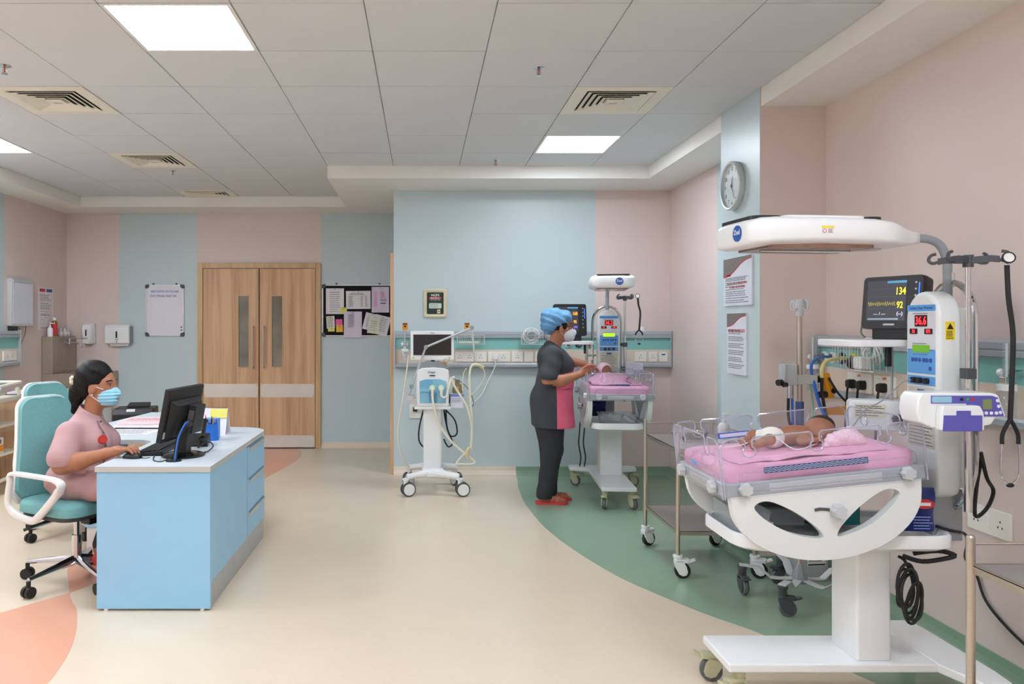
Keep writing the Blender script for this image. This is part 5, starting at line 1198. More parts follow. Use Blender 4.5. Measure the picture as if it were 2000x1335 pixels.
TUBEW = M('white_tubing', (226, 228, 226), .4)
def coil(name, lab, c, r, n, mat, rr=.0035, flat=(0, 1, 0), seed=1):
    rn = random.Random(seed); P = []
    for i in range(n * 12):
        a = 2 * PI * i / 12; q = r * (.75 + .25 * math.sin(i * .37 + seed)); P.append((c[0] + q * math.cos(a), c[1] + .02 * math.sin(i * .9) , c[2] + q * .9 * math.sin(a)))
    if flat[0]: P = [(c[0] + (p[1] - c[1]), c[1] + (p[0] - c[0]), p[2]) for p in P]
    return tag(O(name, B().tube(P, rr, 6, sm=2), mat), lab, 'tubing')
coil('tubing_coil', 'coil of white tubing in the basket behind the nurse', (WX(1038, 7.42), 7.43, 1.375), .085, 6, TUBEW, seed=2)
coil('tubing_coil', 'coiled white cables in the basket under the tall cot shelf', (XR - .1, 4.0, 1.345), .08, 5, TUBEW, .005, (1, 0, 0), 5)
adp = thing('cable_adaptor', 'black and white plug lying in the basket under the tall cot shelf', 'adaptor', (XR - .172, 4.05, 1.247)); O('black_plug', B().ell((0, 0, .032), (.028, .05, .032)), BLACK, adp); O('white_block', B().box(-.026, .026, -.12, -.04, .003, .07), WHITE, adp, bev=.01)
bag3 = tag(O('tubing_pack', B(Matrix.Translation((WX(916, 7.43), 7.435, 1.3))).prism(rrect(.2, .06, .01), 0, .02), CREAM, bev=.006), 'packed cream tubing in the basket right of the ventilator', 'tubing')
def flowmeter(T, lab):
    t = thing('flow_meter', lab, 'flow meter'); t.matrix_world = T
    O('probe', B().cyl((0, 0, .0), (0, 0, .06), .013), CHROME, t); O('meter_tube', B().cyl((0, -.03, .06), (0, .13, .06), .014), CLR, t); O('meter_core', B().cyl((0, -.02, .06), (0, .12, .06), .004), WHITE, t)
    O('valve_knob', B().cyl((-.035, 0, .06), (-.015, 0, .06), .016), WHITE, t); O('valve_block', B().cb((0, -.03, .06), (.035, .03, .035)), CHROME, t, bev=.004)
    O('bottle', B().lathe([(0, -.2), (.034, -.2), (.034, -.08), (.02, -.06), (.02, -.045), (0, -.045)], (0, 0, .06), (0, 1, 0), 22), CLR, t); O('bottle_cap', B().lathe([(0, -.07), (.036, -.07), (.036, -.045), (0, -.04)], (0, 0, .06), (0, 1, 0), 22), WHITE, t)
    return t
flowmeter(BACK(WX(791, bz), 1.29, bz - .015), 'small flow meter with clear cup left of the ventilator')
flowmeter(RIGHT(3.06, 1.29, XR - .055), 'flow meter with clear humidifier jar at the right edge of the wall rail')
flowmeter(RIGHT(4.565, 1.29, XR - .06), 'slim flow meter plugged in beside the pillar')
for px, lab in ((791, 'orange identification tag above the small flow meter'), (912, 'orange identification tag above the wire basket')):
    t = thing('orange_tag', lab, 'tag', group='orange tags above the service rail'); t.matrix_world = BACK(WX(px, YB), 1.465, YB)
    O('card', B().box(-.026, .026, -.035, .035, 0, .004), M('orange_card', (232, 150, 30), .5), t); O('dark_heading', B().box(-.022, .022, .018, .03, .004, .005), INKD, t); O('centre_mark', B().prism(ngon(.011, 12), .004, .005), BLACK, t)
fr = thing('valve_sign', 'cream framed dark green emergency valve sign on the blue wall', 'sign'); fr.matrix_world = BACK(WX(850, YB), WZ(592, YB), YB)
CRF = M('cream_frame', (226, 214, 180), .45)
O('sign_frame', B().rings([[(x * a, y * c_ + (.006 * (1 - (x / .112) ** 2) * math.copysign(1, y) if a > .9 else 0), z) for x, y in dense(rrect(.224, .27, .006, 2), 48)] for a, c_, z in ((1, 1, 0), (1, 1, .018), (.9, .94, .024), (.74, .80, .012), (.74, .80, 0))], caps=False), CRF, fr)
O('sign_face', B().box(-.085, .085, -.11, .11, .004, .011), M('dark_green_print', (24, 44, 34), .4), fr); FG = Matrix.Translation((0, 0, .0115))
O('red_band', B(FG).box(-.06, .06, .042, .06, 0, .001), REDI, fr); text('sign_text', 'MGPS', .034, WHITE, fr, FG @ Matrix.Translation((0, .078, .001))); text('sign_text', 'EMERGENCY', .017, WHITE, fr, FG @ Matrix.Translation((0, .051, .0012)))
text('sign_text', 'ISOLATION VALVE', .012, WHITE, fr, FG @ Matrix.Translation((0, .033, .001))); O('white_box', B(FG).prism(rrect(.124, .052, .01, 3, 0, -.025), 0, .001), M('sign_pale', (206, 222, 206), .5), fr)
O('sign_print', lines(FG @ Matrix.Translation((0, 0, .001)), -.05, .04, [.01, -.012, -.026, -.04], .004), INK, fr); O('seal_card', B(FG).box(.02, .05, -.1, -.062, 0, .002), CRF, fr); O('seal', B(FG).prism(ngon(.008, 12, .035, -.08), .002, .003), M('seal_brown', (130, 100, 40), .5), fr)

# ---- clock and posters on the pillar
PF = 2.058
ck = thing('wall_clock', 'round silver wall clock on the blue side of the pillar', 'clock'); ck.matrix_world = RIGHT(PF * FPX / (1437 - PPX), WZ(363, PF * FPX / (1437 - PPX)), PF)
O('rim', B().lathe([(.15, 0), (.158, .012), (.158, .04), (.152, .046), (.143, .044), (.143, .02)], n=56), ALU, ck); O('dial', B().lathe([(0, 0), (.146, 0), (.146, .024), (0, .024)], n=56), M('clock_dial', (226, 230, 232), .35), ck)
for h in range(1, 13):
    a = R(90 - 30 * h); text('numeral', str(h), .036, INKD, ck, Matrix.Translation((.112 * math.cos(a), .112 * math.sin(a), .0245)))
for nm, ang_, L_, w_ in (('hour_hand', 90 - 12.5 * 30 - 0, .06, .006), ('minute_hand', 90 - 25.5 * 6, .095, .004)):
    O(nm, B(Matrix.Translation((0, 0, .028)) @ Matrix.Rotation(R(ang_), 4, 'Z')).box(-.015, L_, -w_ / 2, w_ / 2, 0, .0015), INKD, ck)
O('hand_hub', B().cyl((0, 0, .024), (0, 0, .032), .007), INKD, ck); O('clock_glass', B().lathe([(0, .0405), (.146, .0405), (.146, .042), (0, .042)], n=48), glassy('clock_glass_mat', (250, 252, 252), .02), ck)
def wposter(lab, yc, zc, w_, h_, head, rows, badge):
    t = thing('wall_notice', lab, 'notice', group='printed notices on the pillar'); t.matrix_world = RIGHT(yc, zc, PF)
    O('notice_board', B().prism(rrect(w_, h_, .006), 0, .012), M('notice_white', (218, 224, 234), .4), t, bev=.001)
    n = 14; up = [(-w_ / 2 + w_ * i / n, h_ / 2 - .002) for i in range(n + 1)]
    wv = lambda q, o_: h_ / 2 - o_ - .055 * (1 - (1 / (1 + math.exp(-(q - .5) * 7)))) * w_ / .22
    O('header_photo', B(Matrix.Translation((0, 0, .0122))).prism(up + [(-w_ / 2 + w_ * i / n, wv(i / n, .014)) for i in range(n, -1, -1)], 0, .0006), M('header_grey_pattern', (120, 112, 108), .5, var=.5, scale=150), t)
    O('red_curve', B(Matrix.Translation((0, 0, .0122))).prism([(-w_ / 2 + w_ * i / n, wv(i / n, .014)) for i in range(n + 1)] + [(-w_ / 2 + w_ * i / n, wv(i / n, .02)) for i in range(n, -1, -1)], 0, .0008), REDI, t)
    for i, s_ in enumerate(head): text('heading', s_, head_size, REDI, t, Matrix.Translation((0, h_ / 2 - .085 * w_ / .22 - i * .025, .0124)), wide=.8)
    if badge: O('red_badge', B(Matrix.Translation((0, 0, .0122))).box(-w_ * .4, -w_ * .22, h_ * .12, h_ * .165, 0, .0008), REDI, t)
    O('print', lines(Matrix.Translation((0, 0, .0124)), -w_ * .42, w_ * .42, [h_ * r for r in rows], .0045), INK, t)
head_size = .0185
yc = PF * FPX / (1443 - PPX)
wposter('upper notice on the pillar with red heading and badge', PF * FPX / (1443 - PPX), WZ(549, yc), .44, .315, ['PROTOCOL TO BE FOLLOWED AFTER NEEDLE', 'STICK INJURY OR BLOOD EXPOSURE'], [.08, .05, .02, -.02, -.06, -.1, -.16, -.21, -.25, -.29, -.34, -.39, -.43], True)
head_size = .026
wposter('lower narrow notice on the pillar headed safe injection practices', PF * FPX / (1441.5 - PPX), WZ(671, yc), .30, .40, ['SAFE INJECTION PRACTICES'], [.22 - .028 * k for k in range(24) if k % 4 != 3], False)

# ---- instrument trolleys
TROL = M('trolley_shelf_steel', (150, 144, 140), .35, metal=.35, var=.05)
def trolley(lab, x0, x1, y0, y1, zs, ztop, group='steel instrument trolleys', wheels=True):
    t = thing('instrument_trolley', lab, 'trolley', ((x0 + x1) / 2, (y0 + y1) / 2, 0), 0, group); hx, hy = (x1 - x0) / 2, (y1 - y0) / 2
    for sx in (-1, 1):
        for sy in (-1, 1):
            O('post', B().cyl((sx * hx, sy * hy, .13), (sx * hx, sy * hy, ztop), .0125, n=14).lathe([(.0125, 0), (.009, .005), (0, .006)], (sx * hx, sy * hy, ztop), n=14), STEEL, t)
            c_ = castor(t, (sx * hx, sy * hy), .135, 170 if sy < 0 else 200, WHITE, RUBBER, .046, sy < 0)
    for z in zs:
        s_ = O('shelf', B().prism([(-hx, -hy), (hx, -hy), (hx, hy), (-hx, hy)], z, z + .003), TROL, t)
        O('shelf_lip', B().prism([(-hx, -hy), (hx, -hy), (hx, hy), (-hx, hy)], z - .022, z + .006, [[(-hx + .006, -hy + .006), (hx - .006, -hy + .006), (hx - .006, hy - .006), (-hx + .006, hy - .006)]]), STEEL, s_)
    for p0, p1 in (((-hx, hy), (hx, hy)), ((hx, -hy), (hx, hy))): O('guard_rail', B().cyl((p0[0], p0[1], ztop - .02), (p1[0], p1[1], ztop - .02), .004, n=8), STEEL, t)
    return t
trolley('steel instrument trolley standing behind the tall cot beside the pillar', 1.50, 1.95, 4.47, 5.12, (.27, .75), .845)
trolley('steel instrument trolley in the foreground by the low wall socket', 1.64, 2.18, 1.72, 2.28, (.27, .765), .85)
bottle('sanitiser_bottle', 'white pump bottle on the trolley behind the tall cot', (1.86, 4.7, .753), [(0, 0), (.034, 0), (.036, .1), (.03, .12), (.012, .128), (0, .128)], WHITE, (.013, .02), WHITE, PAPER, True)
tr2 = thing('kidney_dish', 'steel kidney dish on the trolley behind the tall cot', 'dish', (1.72, 4.9, .753)); O('dish', B().rings([[(x * s_, y * s_, z) for x, y in dense(rrect(.24, .13, .06, 6), 40)] for s_, z in ((.8, 0), (1, .045), (.98, .045), (.78, .004))]), CHROME, tr2)

# ---- stand with blender and hoses beside the pillar
sx_, sy_ = 2.03, 4.1
cs = thing('blender_stand', 'wheeled pole stand with grey gas blender and orange arm by the pillar', 'stand', (sx_, sy_, 0))
O('pole', B().cyl((0, 0, .12), (0, 0, 1.57), .0135, n=16), STEEL, cs); O('pole_hub', B().lathe([(0, .1), (.04, .1), (.042, .13), (.016, .2), (0, .2)], n=8), GREY, cs)
hkx = O('hook_head', B().lathe([(0, 1.53), (.02, 1.53), (.024, 1.6), (.02, 1.62), (0, 1.62)], n=12), LGREY, cs)
for k in range(4):
    a = R(90 * k + 30); O('hook', B().tube([(.02 * math.cos(a), .02 * math.sin(a), 1.57), (.045 * math.cos(a), .045 * math.sin(a), 1.56), (.05 * math.cos(a), .05 * math.sin(a), 1.6), (.035 * math.cos(a), .035 * math.sin(a), 1.615)], .005, 6, sm=3), LGREY, hkx)
for k in range(5):
    a = R(72 * k + 156); ca, sa = math.cos(a), math.sin(a)
    def lp(r, z, s): return (r * ca - s * sa * .02, r * sa + s * ca * .02, z)
    rs = [[lp(r, z, -1), lp(r, z, 1), lp(r, z + .008, 1), lp(r, z + .008, -1)] for r, z in ((.03, .115), (.10, .105), (.14, .105), (.2, .15), (.3, .155))]
    lg = O('spider_leg', B().rings(rs), LGREY, cs, bev=.002)
    castor(cs, (.285 * ca, .285 * sa), .155, 90 + 72 * k, DGREY, WHEELG, .042)
O('pole_grip', B().cyl((0, 0, .94), (0, 0, 1.07), .021, n=16), M('slate_blue_grip', (70, 92, 140), .6), cs)
bl = O('gas_blender', B().box(-.10, -.03, -.04, .03, 1.16, 1.27), LGREY, cs, bev=.005)
O('flow_tubes', B().cyl((-.115, -.03, 1.18), (-.115, -.03, 1.29), .009).cyl((-.09, -.035, 1.18), (-.09, -.035, 1.28), .009), CLR, bl); O('control_knob', B().cyl((-.14, -.05, 1.175), (-.115, -.04, 1.175), .017).cyl((-.115, -.06, 1.165), (-.095, -.05, 1.165), .013), BLACK, bl)
O('pole_block', B().box(-.03, .08, -.035, .03, 1.165, 1.215), ALU, cs, bev=.004); O('lower_fitting', B().cyl((-.055, -.01, 1.16), (-.055, -.01, 1.09), .016), CHROME, cs); O('clamp_screw', B().cb((.1, .0, 1.19), (.035, .03, .035)), BLACK, cs, bev=.005)
ORA = M('orange_plastic', (240, 160, 20), .45)
oa = O('orange_arm', B().tube([(.13, .0, 1.22), (.15, .0, 1.15), (.16, .0, 1.09)], .026, 10, sm=3).box(.13, .30, -.02, .02, 1.0, 1.045).box(.26, .31, -.025, .025, .95, 1.03), ORA, cs, bev=.004)
O('arm_foot', B().lathe([(0, .93), (.018, .93), (.008, .955), (0, .955)], (.285, 0, 0)), BLACK, oa); O('arm_screw', B().cyl((.13, -.02, 1.11), (.09, -.03, 1.11), .018).cyl((.17, -.03, 1.13), (.17, .0, 1.13), .014), BLACK, oa)
BC = M('blue_hose', (30, 100, 200), .4); OLH = M('yellow_hose', (226, 214, 140), .45)
for nm, m_, pts, r in (('blue_gas_hose', BC, [(.37, .375, 1.29), (.25, .25, 1.30), (.09, .05, 1.27), (.06, -.03, 1.18), (.08, -.06, 1.05), (.13, -.08, .93), (.16, -.1, .82), (.13, -.1, .66)], .008), ('yellow_gas_hose', OLH, [(.37, .16, 1.29), (.27, .08, 1.30), (.15, .0, 1.29), (.11, -.02, 1.25), (.11, -.02, 1.2)], .01),
        ('blue_gas_hose', BC, [(-.05, -.02, 1.09), (-.05, -.03, .95), (-.048, -.05, .87), (-.05, -.08, .72)], .007), ('black_gas_hose', RUBBER, [(-.07, -.02, 1.09), (-.068, -.02, .98), (-.05, -.05, .9), (-.02, -.07, .84), (.0, -.08, .70)], .008), ('black_gas_hose', RUBBER, [(.11, -.02, 1.2), (.1, -.04, 1.12), (.12, -.06, .98), (.18, -.08, .86), (.2, -.08, .68)], .008),
        ('green_oxygen_line', M('green_clear_hose', (150, 196, 176), .35), [(.055, 0, 1.18), (.06, -.02, 1.05), (.05, -.04, .95), (.09, -.06, .83), (.06, -.06, .66)], .006), ('black_lead', RUBBER, [(.14, -.03, 1.2), (.18, -.05, 1.12), (.24, -.05, 1.05), (.25, -.05, .97), (.235, -.03, .9)], .006)):
    O(nm, B().tube(pts, r, 8, sm=5), m_, cs)
jc = thing('jerry_can', 'grey chemical canister on the green floor behind the tall cot column', 'canister', (2.26, 4.475, 0), R(6))
O('can_body', B().prism(rrect(.2, .14, .03, 4), 0, .22), M('canister_grey', (176, 182, 184), .45), jc, bev=.01); O('can_neck', B().cyl((-.06, 0, .22), (-.06, 0, .25), .025), BLACK, jc); O('can_handle', B().tube([(-.02, 0, .22), (.0, 0, .255), (.06, 0, .255), (.08, 0, .22)], .01, 8, sm=3), MATS['canister_grey'], jc)
FJ = frame((0.01, -.0705, .14), (1, 0, 0), (0, 0, 1)); O('can_label', B(FJ).box(-.055, .06, -.05, .05, 0, .001), PAPER, jc); O('label_stripe', B(FJ).box(-.05, .055, -.046, -.038, .001, .0016), BLACK, jc); O('label_print', lines(FJ @ Matrix.Translation((0, 0, .0012)), -.045, .05, [.038, .026, .01, 0, -.01, -.02], .004), INKD, jc)

# ---- plugs and cables on the right wall
for y, lab, end in ((4.24, 'left black plug in the red-marked double socket', .9), (4.14, 'right black plug in the red-marked double socket', .95), (3.955, 'black plug in the socket beside the double one', .95)):
    t = thing('black_plug', lab, 'plug', (rs_ - .012, y, 1.155), group='black plugs on the right wall')
    O('plug_body', B().rings([[(x, yy * s_, zz * s_) for yy, zz in rrect(.05, .05, .012)] for x, s_ in ((0, .95), (-.02, 1), (-.035, .8), (-.038, .6))]), BLACK, t, ang=40); O('cord', B().tube([(-.03, 0, -.015), (-.035, .0, -.05), (-.035, .01, -.15), (-.03, .03, end - 1.155 - .1)], .006, 8, sm=4), RUBBER, t)
bk = (2.02, 2.95)
pts = []
for i in range(70):
    a = i * .52; pts.append((1.85 + .035 * math.sin(a * 1.0) * (1 + .4 * math.sin(i * .17)) + .0006 * i, 2.93 + .03 * math.cos(a * .7), .50 + .085 * math.cos(a) - .0013 * i))
cbl = thing('cable_bundle', 'tangled black cable bundle hanging under the tall cot tray', 'cable', (1.96, 2.93, .45)); o_ = O('looped_cord', B(Matrix.Translation((-1.96, -2.93, -.45))).tube(pts, .006, 7, sm=2), RUBBER, cbl)
O('tied_hank', B(Matrix.Translation((-1.96, -2.93, -.45))).tube([(1.86, 2.95, .59), (1.92, 2.93, .575), (2.0, 2.92, .588), (2.04, 2.92, .602), (1.98, 2.93, .616), (1.9, 2.95, .60)], .009, 8, sm=4), RUBBER, cbl)
tag(O('power_cable', B().tube([Aw(.82, -.10, .70), Aw(.86, -.13, .69), (2.15, 3.02, .655), (2.25, 3.15, .575), (2.38, 3.34, .46), (2.44, 3.36, .39), (2.445, 3.31, .29), (2.445, 3.2, .225), (2.445, 3.05, .175), (2.445, 2.8, .12)], .006, 8, sm=6), RUBBER), 'black power cable drooping from the tall cot tray past the front trolley', 'cable')
tag(O('power_cable', B().tube([Aw(.94, -.176, 1.0), Aw(.975, -.16, .9), Aw(1.03, -.12, .84), Aw(1.02, -.1, .77), Aw(.96, -.12, .745), Aw(.95, -.14, .86), Aw(.955, -.16, .98)], .007, 8, sm=6), RUBBER), 'black cable loop beside the chrome hoop of the tall cot', 'cable')
tag(O('probe_lead', B().tube([Aw(.782, -.01, 1.263), Aw(.75, .0, 1.25), Aw(.71, .03, 1.19), Aw(.68, .05, 1.16), Aw(.645, .07, 1.135), Aw(.61, .10, 1.06), Aw(.58, .12, 1.02)], .003, 6, sm=5), M('grey_lead', (150, 152, 156), .5)), 'thin grey probe lead from the tall cot control panel to the bed', 'cable')
for dx, zt0, lab in ((.207, .672, 'long black cord hanging left of the blue wall cot'), (.165, .628, 'black cord hanging beside the column of the blue wall cot')):
    tag(O('power_cable', B().tube([Bw(.8, dx, zt0), Bw(.8, dx + .012, .5), Bw(.805, dx + .017, .4), Bw(.83, dx - .005, .28), Bw(.875, dx, .187)], .006, 8, sm=5), RUBBER), lab, 'cable')

# ================================================================ people
SKIN = M('brown_skin', (172, 116, 86), .5, var=.05, scale=20, spec=.4)
SKIN2 = M('warm_brown_skin', (176, 118, 88), .5, var=.05, scale=20, spec=.4)
HAIR = M('black_hair', (10, 9, 9), .5, var=.3, scale=40, stretch=(6, 6, 1), bump=.4, bscale=90, spec=.25)
MASKB = M('blue_mask_cloth', (150, 212, 234), .7, var=.03, bump=.1, bscale=150); MASKW = M('white_mask_cloth', (222, 226, 232), .7, var=.03)
TUNP = M('pink_uniform_cotton', (186, 148, 148), .8, var=.04, scale=10, bump=.25, bscale=40); TUNPL = M('pale_pink_uniform_cotton', (214, 184, 178), .8, var=.04, scale=10)
CHAR = M('charcoal_scrub_cotton', (62, 64, 70), .85, var=.08, scale=10, bump=.25, bscale=40); HOTP = M('pink_scrub_panel', (228, 104, 136), .8, var=.05, scale=10, bump=.25, bscale=40); TROU = M('black_trouser_cotton', (44, 45, 49), .85, var=.12, scale=10, bump=.3, bscale=30)
REDR = M('red_rubber', (214, 62, 66), .5); EYEW = M('eye_white', (225, 220, 215), .3); EYEB = M('eye_dark', (24, 16, 12), .2)
def fingers(prims, base, dirs, lens, bend, r=.0085, up=(0, 0, 1)):
    for b0, d, l in zip(base, dirs, lens):
        b0 = Vector(b0); d = Vector(d).normalized(); p1 = b0 + d * l * .45; p2 = p1 + (d * .8 + Vector(bend) * .6).normalized() * l * .32; p3 = p2 + (d * .55 + Vector(bend)).normalized() * l * .26
        prims += [('c', b0, p1, r * 1.08, r, .004), ('c', p1, p2, r, r * .92, .004), ('c', p2, p3, r * .92, r * .78, .004)]

# ---- seated woman at the desk
pw_ = thing('person', 'woman in pink tunic and blue mask seated at the desk with hand on the mouse', 'person', (-.02, 0, 0))
Y0 = 4.42
pr = [('e', (-1.872, Y0, 1.17), (.098, .074, .10)), ('e', (-1.835, Y0, 1.12), (.078, .062, .088), None, .03), ('e', (-1.815, Y0, 1.055), (.055, .05, .05), None, .03), ('e', (-1.788, Y0, 1.03), (.024, .024, .02), None, .02),
      ('c', (-1.766, Y0, 1.14), (-1.75, Y0, 1.10), .009, .013, .010), ('e', (-1.755, Y0, 1.06), (.02, .026, .016), None, .015), ('c', (-1.780, Y0 - .035, 1.158), (-1.780, Y0 + .035, 1.158), .011, .011, .02),
      ('e', (-1.858, Y0 - .077, 1.115), (.022, .009, .032), (0, .2, .25), .008), ('e', (-1.858, Y0 + .077, 1.115), (.022, .009, .032), (0, .2, -.25), .008),
      ('c', (-1.905, Y0, .88), (-1.872, Y0, 1.06), .056, .05, .03), ('e', (-1.915, Y0, .80), (.09, .13, .12)), ('e', (-1.92, Y0, .66), (.1, .14, .12)), ('e', (-1.975, Y0, .60), (.11, .15, .08), (0, 0, R(-18)))]
DT = Vector((math.cos(R(18)), -math.sin(R(18)), 0)); LT = Vector((math.sin(R(18)), math.cos(R(18)), 0)); HC = Vector((-1.965, Y0, 0))
HIP = {s: HC + LT * s * .09 + Vector((0, 0, .588)) for s in (-1, 1)}; KNEE = {s: HC + LT * s * .09 + DT * .38 + Vector((0, 0, .56)) for s in (-1, 1)}
ANK = {-1: Vector((-1.842, 4.401, .19)), 1: Vector((-1.675, 4.43, .11))}
for s in (-1, 1): pr += [('c', HIP[s], KNEE[s], .075, .058), ('c', KNEE[s], ANK[s], .055, .034)]
# right arm (towards the viewer) on the mouse, left arm on the desk beyond
pr += [('c', (-1.955, 4.27, .875), (-1.955, 4.185, .715), .055, .05), ('c', (-1.955, 4.185, .712), (-1.86, 4.175, .735), .05, .047, .02), ('c', (-1.86, 4.175, .735), (-1.715, 4.195, .775), .047, .029, .02),
       ('c', (-1.715, 4.195, .777), (-1.655, 4.2, .79), .028, .026, .015), ('e', (-1.637, 4.203, .797), (.042, .036, .017), (0, .12, 0), .012)]
fingers(pr, [(-1.612, 4.174 + .0195 * i, .80) for i in range(4)], [(1, -.25 + .12 * i, .12) for i in range(4)], [.062, .075, .08, .07], (.15, 0, -1), .0086)
pr += [('c', (-1.66, 4.235, .79), (-1.625, 4.252, .778), .012, .0095, .008), ('c', (-1.625, 4.252, .778), (-1.598, 4.25, .768), .0095, .008, .004)]
pr += [('c', (-1.955, 4.57, .875), (-1.93, 4.62, .72), .055, .048), ('c', (-1.93, 4.62, .72), (-1.795, 4.525, .703), .046, .028, .02), ('e', (-1.752, 4.495, .70), (.045, .034, .017), (0, 0, -.6), .012)]
fingers(pr, [(-1.735 + .011 * i, 4.45 + .016 * i, .70) for i in range(4)], [(1, -.7 + .08 * i, -.1) for i in range(4)], [.062, .072, .075, .065], (.15, 0, -.8), .0086)
pr += [('c', (-1.775, 4.475, .70), (-1.76, 4.44, .69), .012, .008, .008)]
sdf('body', pr, SKIN, pw_, .0045, .025)
tun = [('e', (-1.915, Y0, .83), (.128, .165, .125)), ('e', (-1.905, Y0, .70), (.148, .175, .14)), ('e', (-1.98, Y0, .60), (.158, .19, .115), (0, 0, R(-18))), ('c', (-1.95, 4.275, .878), (-1.95, 4.565, .878), .064, .064, .04),
       ('c', (-1.925, Y0, .90), (-1.895, Y0, .992), .088, .068, .03)]
for s in (-1, 1): tun += [('e', (-1.835, Y0 + s * .07, .80), (.078, .075, .078), None, .04), ('c', HIP[s] + Vector((.01, 0, -.006)), HIP[s] + DT * .28 + Vector((0, 0, -.003)), .102, .088, .03)]
tun += [('c', (-1.955, 4.268, .86), (-1.952, 4.186, .752), .070, .082, .03), ('c', (-1.955, 4.572, .86), (-1.93, 4.62, .75), .070, .078, .03)]
def tpost(F, X, Y, Z):
    F = F + .0035 * np.sin(38 * (Z + .5 * X)) * np.clip((.78 - Z) * 8, 0, 1) + .003 * np.sin(60 * (X - .6 * Z) + 9 * Y) * np.clip((.8 - Z) * 6, .15, 1)
    neck = np.sqrt((X + 1.893) ** 2 + (Y - Y0) ** 2) - .052; F = np.maximum(F, -np.where(Z > .95, neck - .004, 1)); F = np.maximum(F, np.where(Z > .93, Z - .99 + (X + 1.893) * .55, -1))
    cuff = (X + 1.952) * .05 + (Y - 4.183) * -.6 + (Z - .752) * -.8           # cut the sleeve ends flat
    F = np.maximum(F, np.where((Y < 4.245) & (Z < .80) & (Z > .655) & (X < -1.84), (.728 - Z) + (Y - 4.183) * .25, -1))
    F = np.maximum(F, .502 - Z)
    return F
tu = sdf('tunic', tun, TUNP, pw_, .0055, .03, tpost)
O('front_placket', B().tube([(-1.838, Y0 - .05, .935), (-1.815, Y0 - .075, .905), (-1.772, Y0 - .105, .86), (-1.768, Y0 - .112, .80), (-1.775, Y0 - .12, .70), (-1.79, Y0 - .125, .62)], .003, 6, sm=4), M('piping_brown', (120, 84, 84), .7), tu)
b = B()
for p in ((-1.815, Y0 - .062, .93), (-1.785, Y0 - .097, .873), (-1.765, Y0 - .113, .80), (-1.77, Y0 - .12, .72)): b.ell(p, (.006, .006, .006), n=8, m=6)
O('snap_button', b, DGREY, tu)
bn = Vector((.7, -.66, .28)).normalized(); bxv = Vector((.686, .728, 0))
O('red_badge', B(frame((-1.777, 4.297, .838), bxv, bn.cross(bxv))).prism(ngon(.024, 20), -.012, .006), M('red_badge_cloth', (196, 50, 36), .6), tu)
sdf('trousers', [('c', HIP[s], KNEE[s], .084, .068) for s in (-1, 1)] + [('c', KNEE[s], ANK[s] + Vector((.01, 0, .03)), .066, .046) for s in (-1, 1)], TROU, pw_, .008, .02, lambda F, X, Y, Z: np.maximum(F, np.where(((X + 1.98) * .883 - (Y - 4.42) * .469 < .25) & (Z > .42), .503 - Z, -1)))
sdf('shoe', [('c', (-1.846, 4.401, .135), (-1.76, 4.389, .048), .036, .038), ('c', (-1.76, 4.389, .042), (-1.70, 4.38, .036), .038, .03)], REDR, pw_, .005, .02, lambda F, X, Y, Z: np.maximum(F, .003 - Z))
sdf('shoe', [('c', (-1.68, 4.43, .045), (-1.51, 4.415, .036), .038, .03), ('e', (-1.675, 4.43, .07), (.045, .038, .05))], REDR, pw_, .005, .02, lambda F, X, Y, Z: np.maximum(F, .003 - Z))
hp = [('e', (-1.880, Y0, 1.180), (.108, .086, .102)), ('e', (-1.905, Y0, 1.14), (.085, .08, .085), None, .02), ('e', (-1.965, Y0 - .005, 1.10), (.05, .055, .07), (0, .3, 0), .02), ('c', (-1.975, Y0, 1.08), (-2.0, Y0 + .01, .98), .04, .016, .03), ('c', (-1.845, Y0 - .055, 1.215), (-1.865, Y0 - .077, 1.145), .022, .012, .02), ('c', (-1.845, Y0 + .055, 1.215), (-1.865, Y0 + .077, 1.145), .022, .012, .02)]
def hcut(F, X, Y, Z):
    face = (X + 1.785) * 1.0 + (Z - 1.21) * -.62          # keep hair behind the hairline
    F = F + .002 * np.sin(90 * (Z + .6 * X))
    F = np.maximum(F, face - .008)
    return np.maximum(F, -np.where((X > -1.888) & (Z < 1.143) & (np.abs(Y - Y0) > .055), np.sqrt((X + 1.852) ** 2 + (Z - 1.105) ** 2) - .042, 1))
sdf('hair', hp, HAIR, pw_, .004, .02, hcut)
fl = B()
for k in range(5): fl.ell((-1.985, Y0 - .05 + .016 * math.cos(k * 1.257), 1.165 + .016 * math.sin(k * 1.257)), (.008, .012, .012), n=8, m=6)
O('hair_flower', fl, M('cream_flower', (240, 234, 200), .6), pw_)
def mpost(F, X, Y, Z): return np.maximum(F + .0022 * np.sin(Z * 330) * (Z < 1.10), np.maximum(Z - 1.121 + (X + 1.745) * -.03, 1.018 - Z + (X + 1.76) * .35))
sdf('face_mask', [('e', (-1.808, Y0, 1.072), (.066, .063, .065)), ('c', (-1.758, Y0, 1.11), (-1.742, Y0, 1.085), .017, .02, .02), ('e', (-1.775, Y0, 1.045), (.03, .045, .03), None, .02)], MASKB, pw_, .0035, .015, mpost)
ms_ = B()
for s in (-1, 1): ms_.tube([(-1.80, Y0 + s * .062, 1.113), (-1.835, Y0 + s * .072, 1.127), (-1.862, Y0 + s * .083, 1.14)], .002, 6, sm=3).tube([(-1.825, Y0 + s * .06, 1.045), (-1.85, Y0 + s * .072, 1.065), (-1.872, Y0 + s * .082, 1.088)], .002, 6, sm=3)
O('mask_strap', ms_, MASKW, pw_)
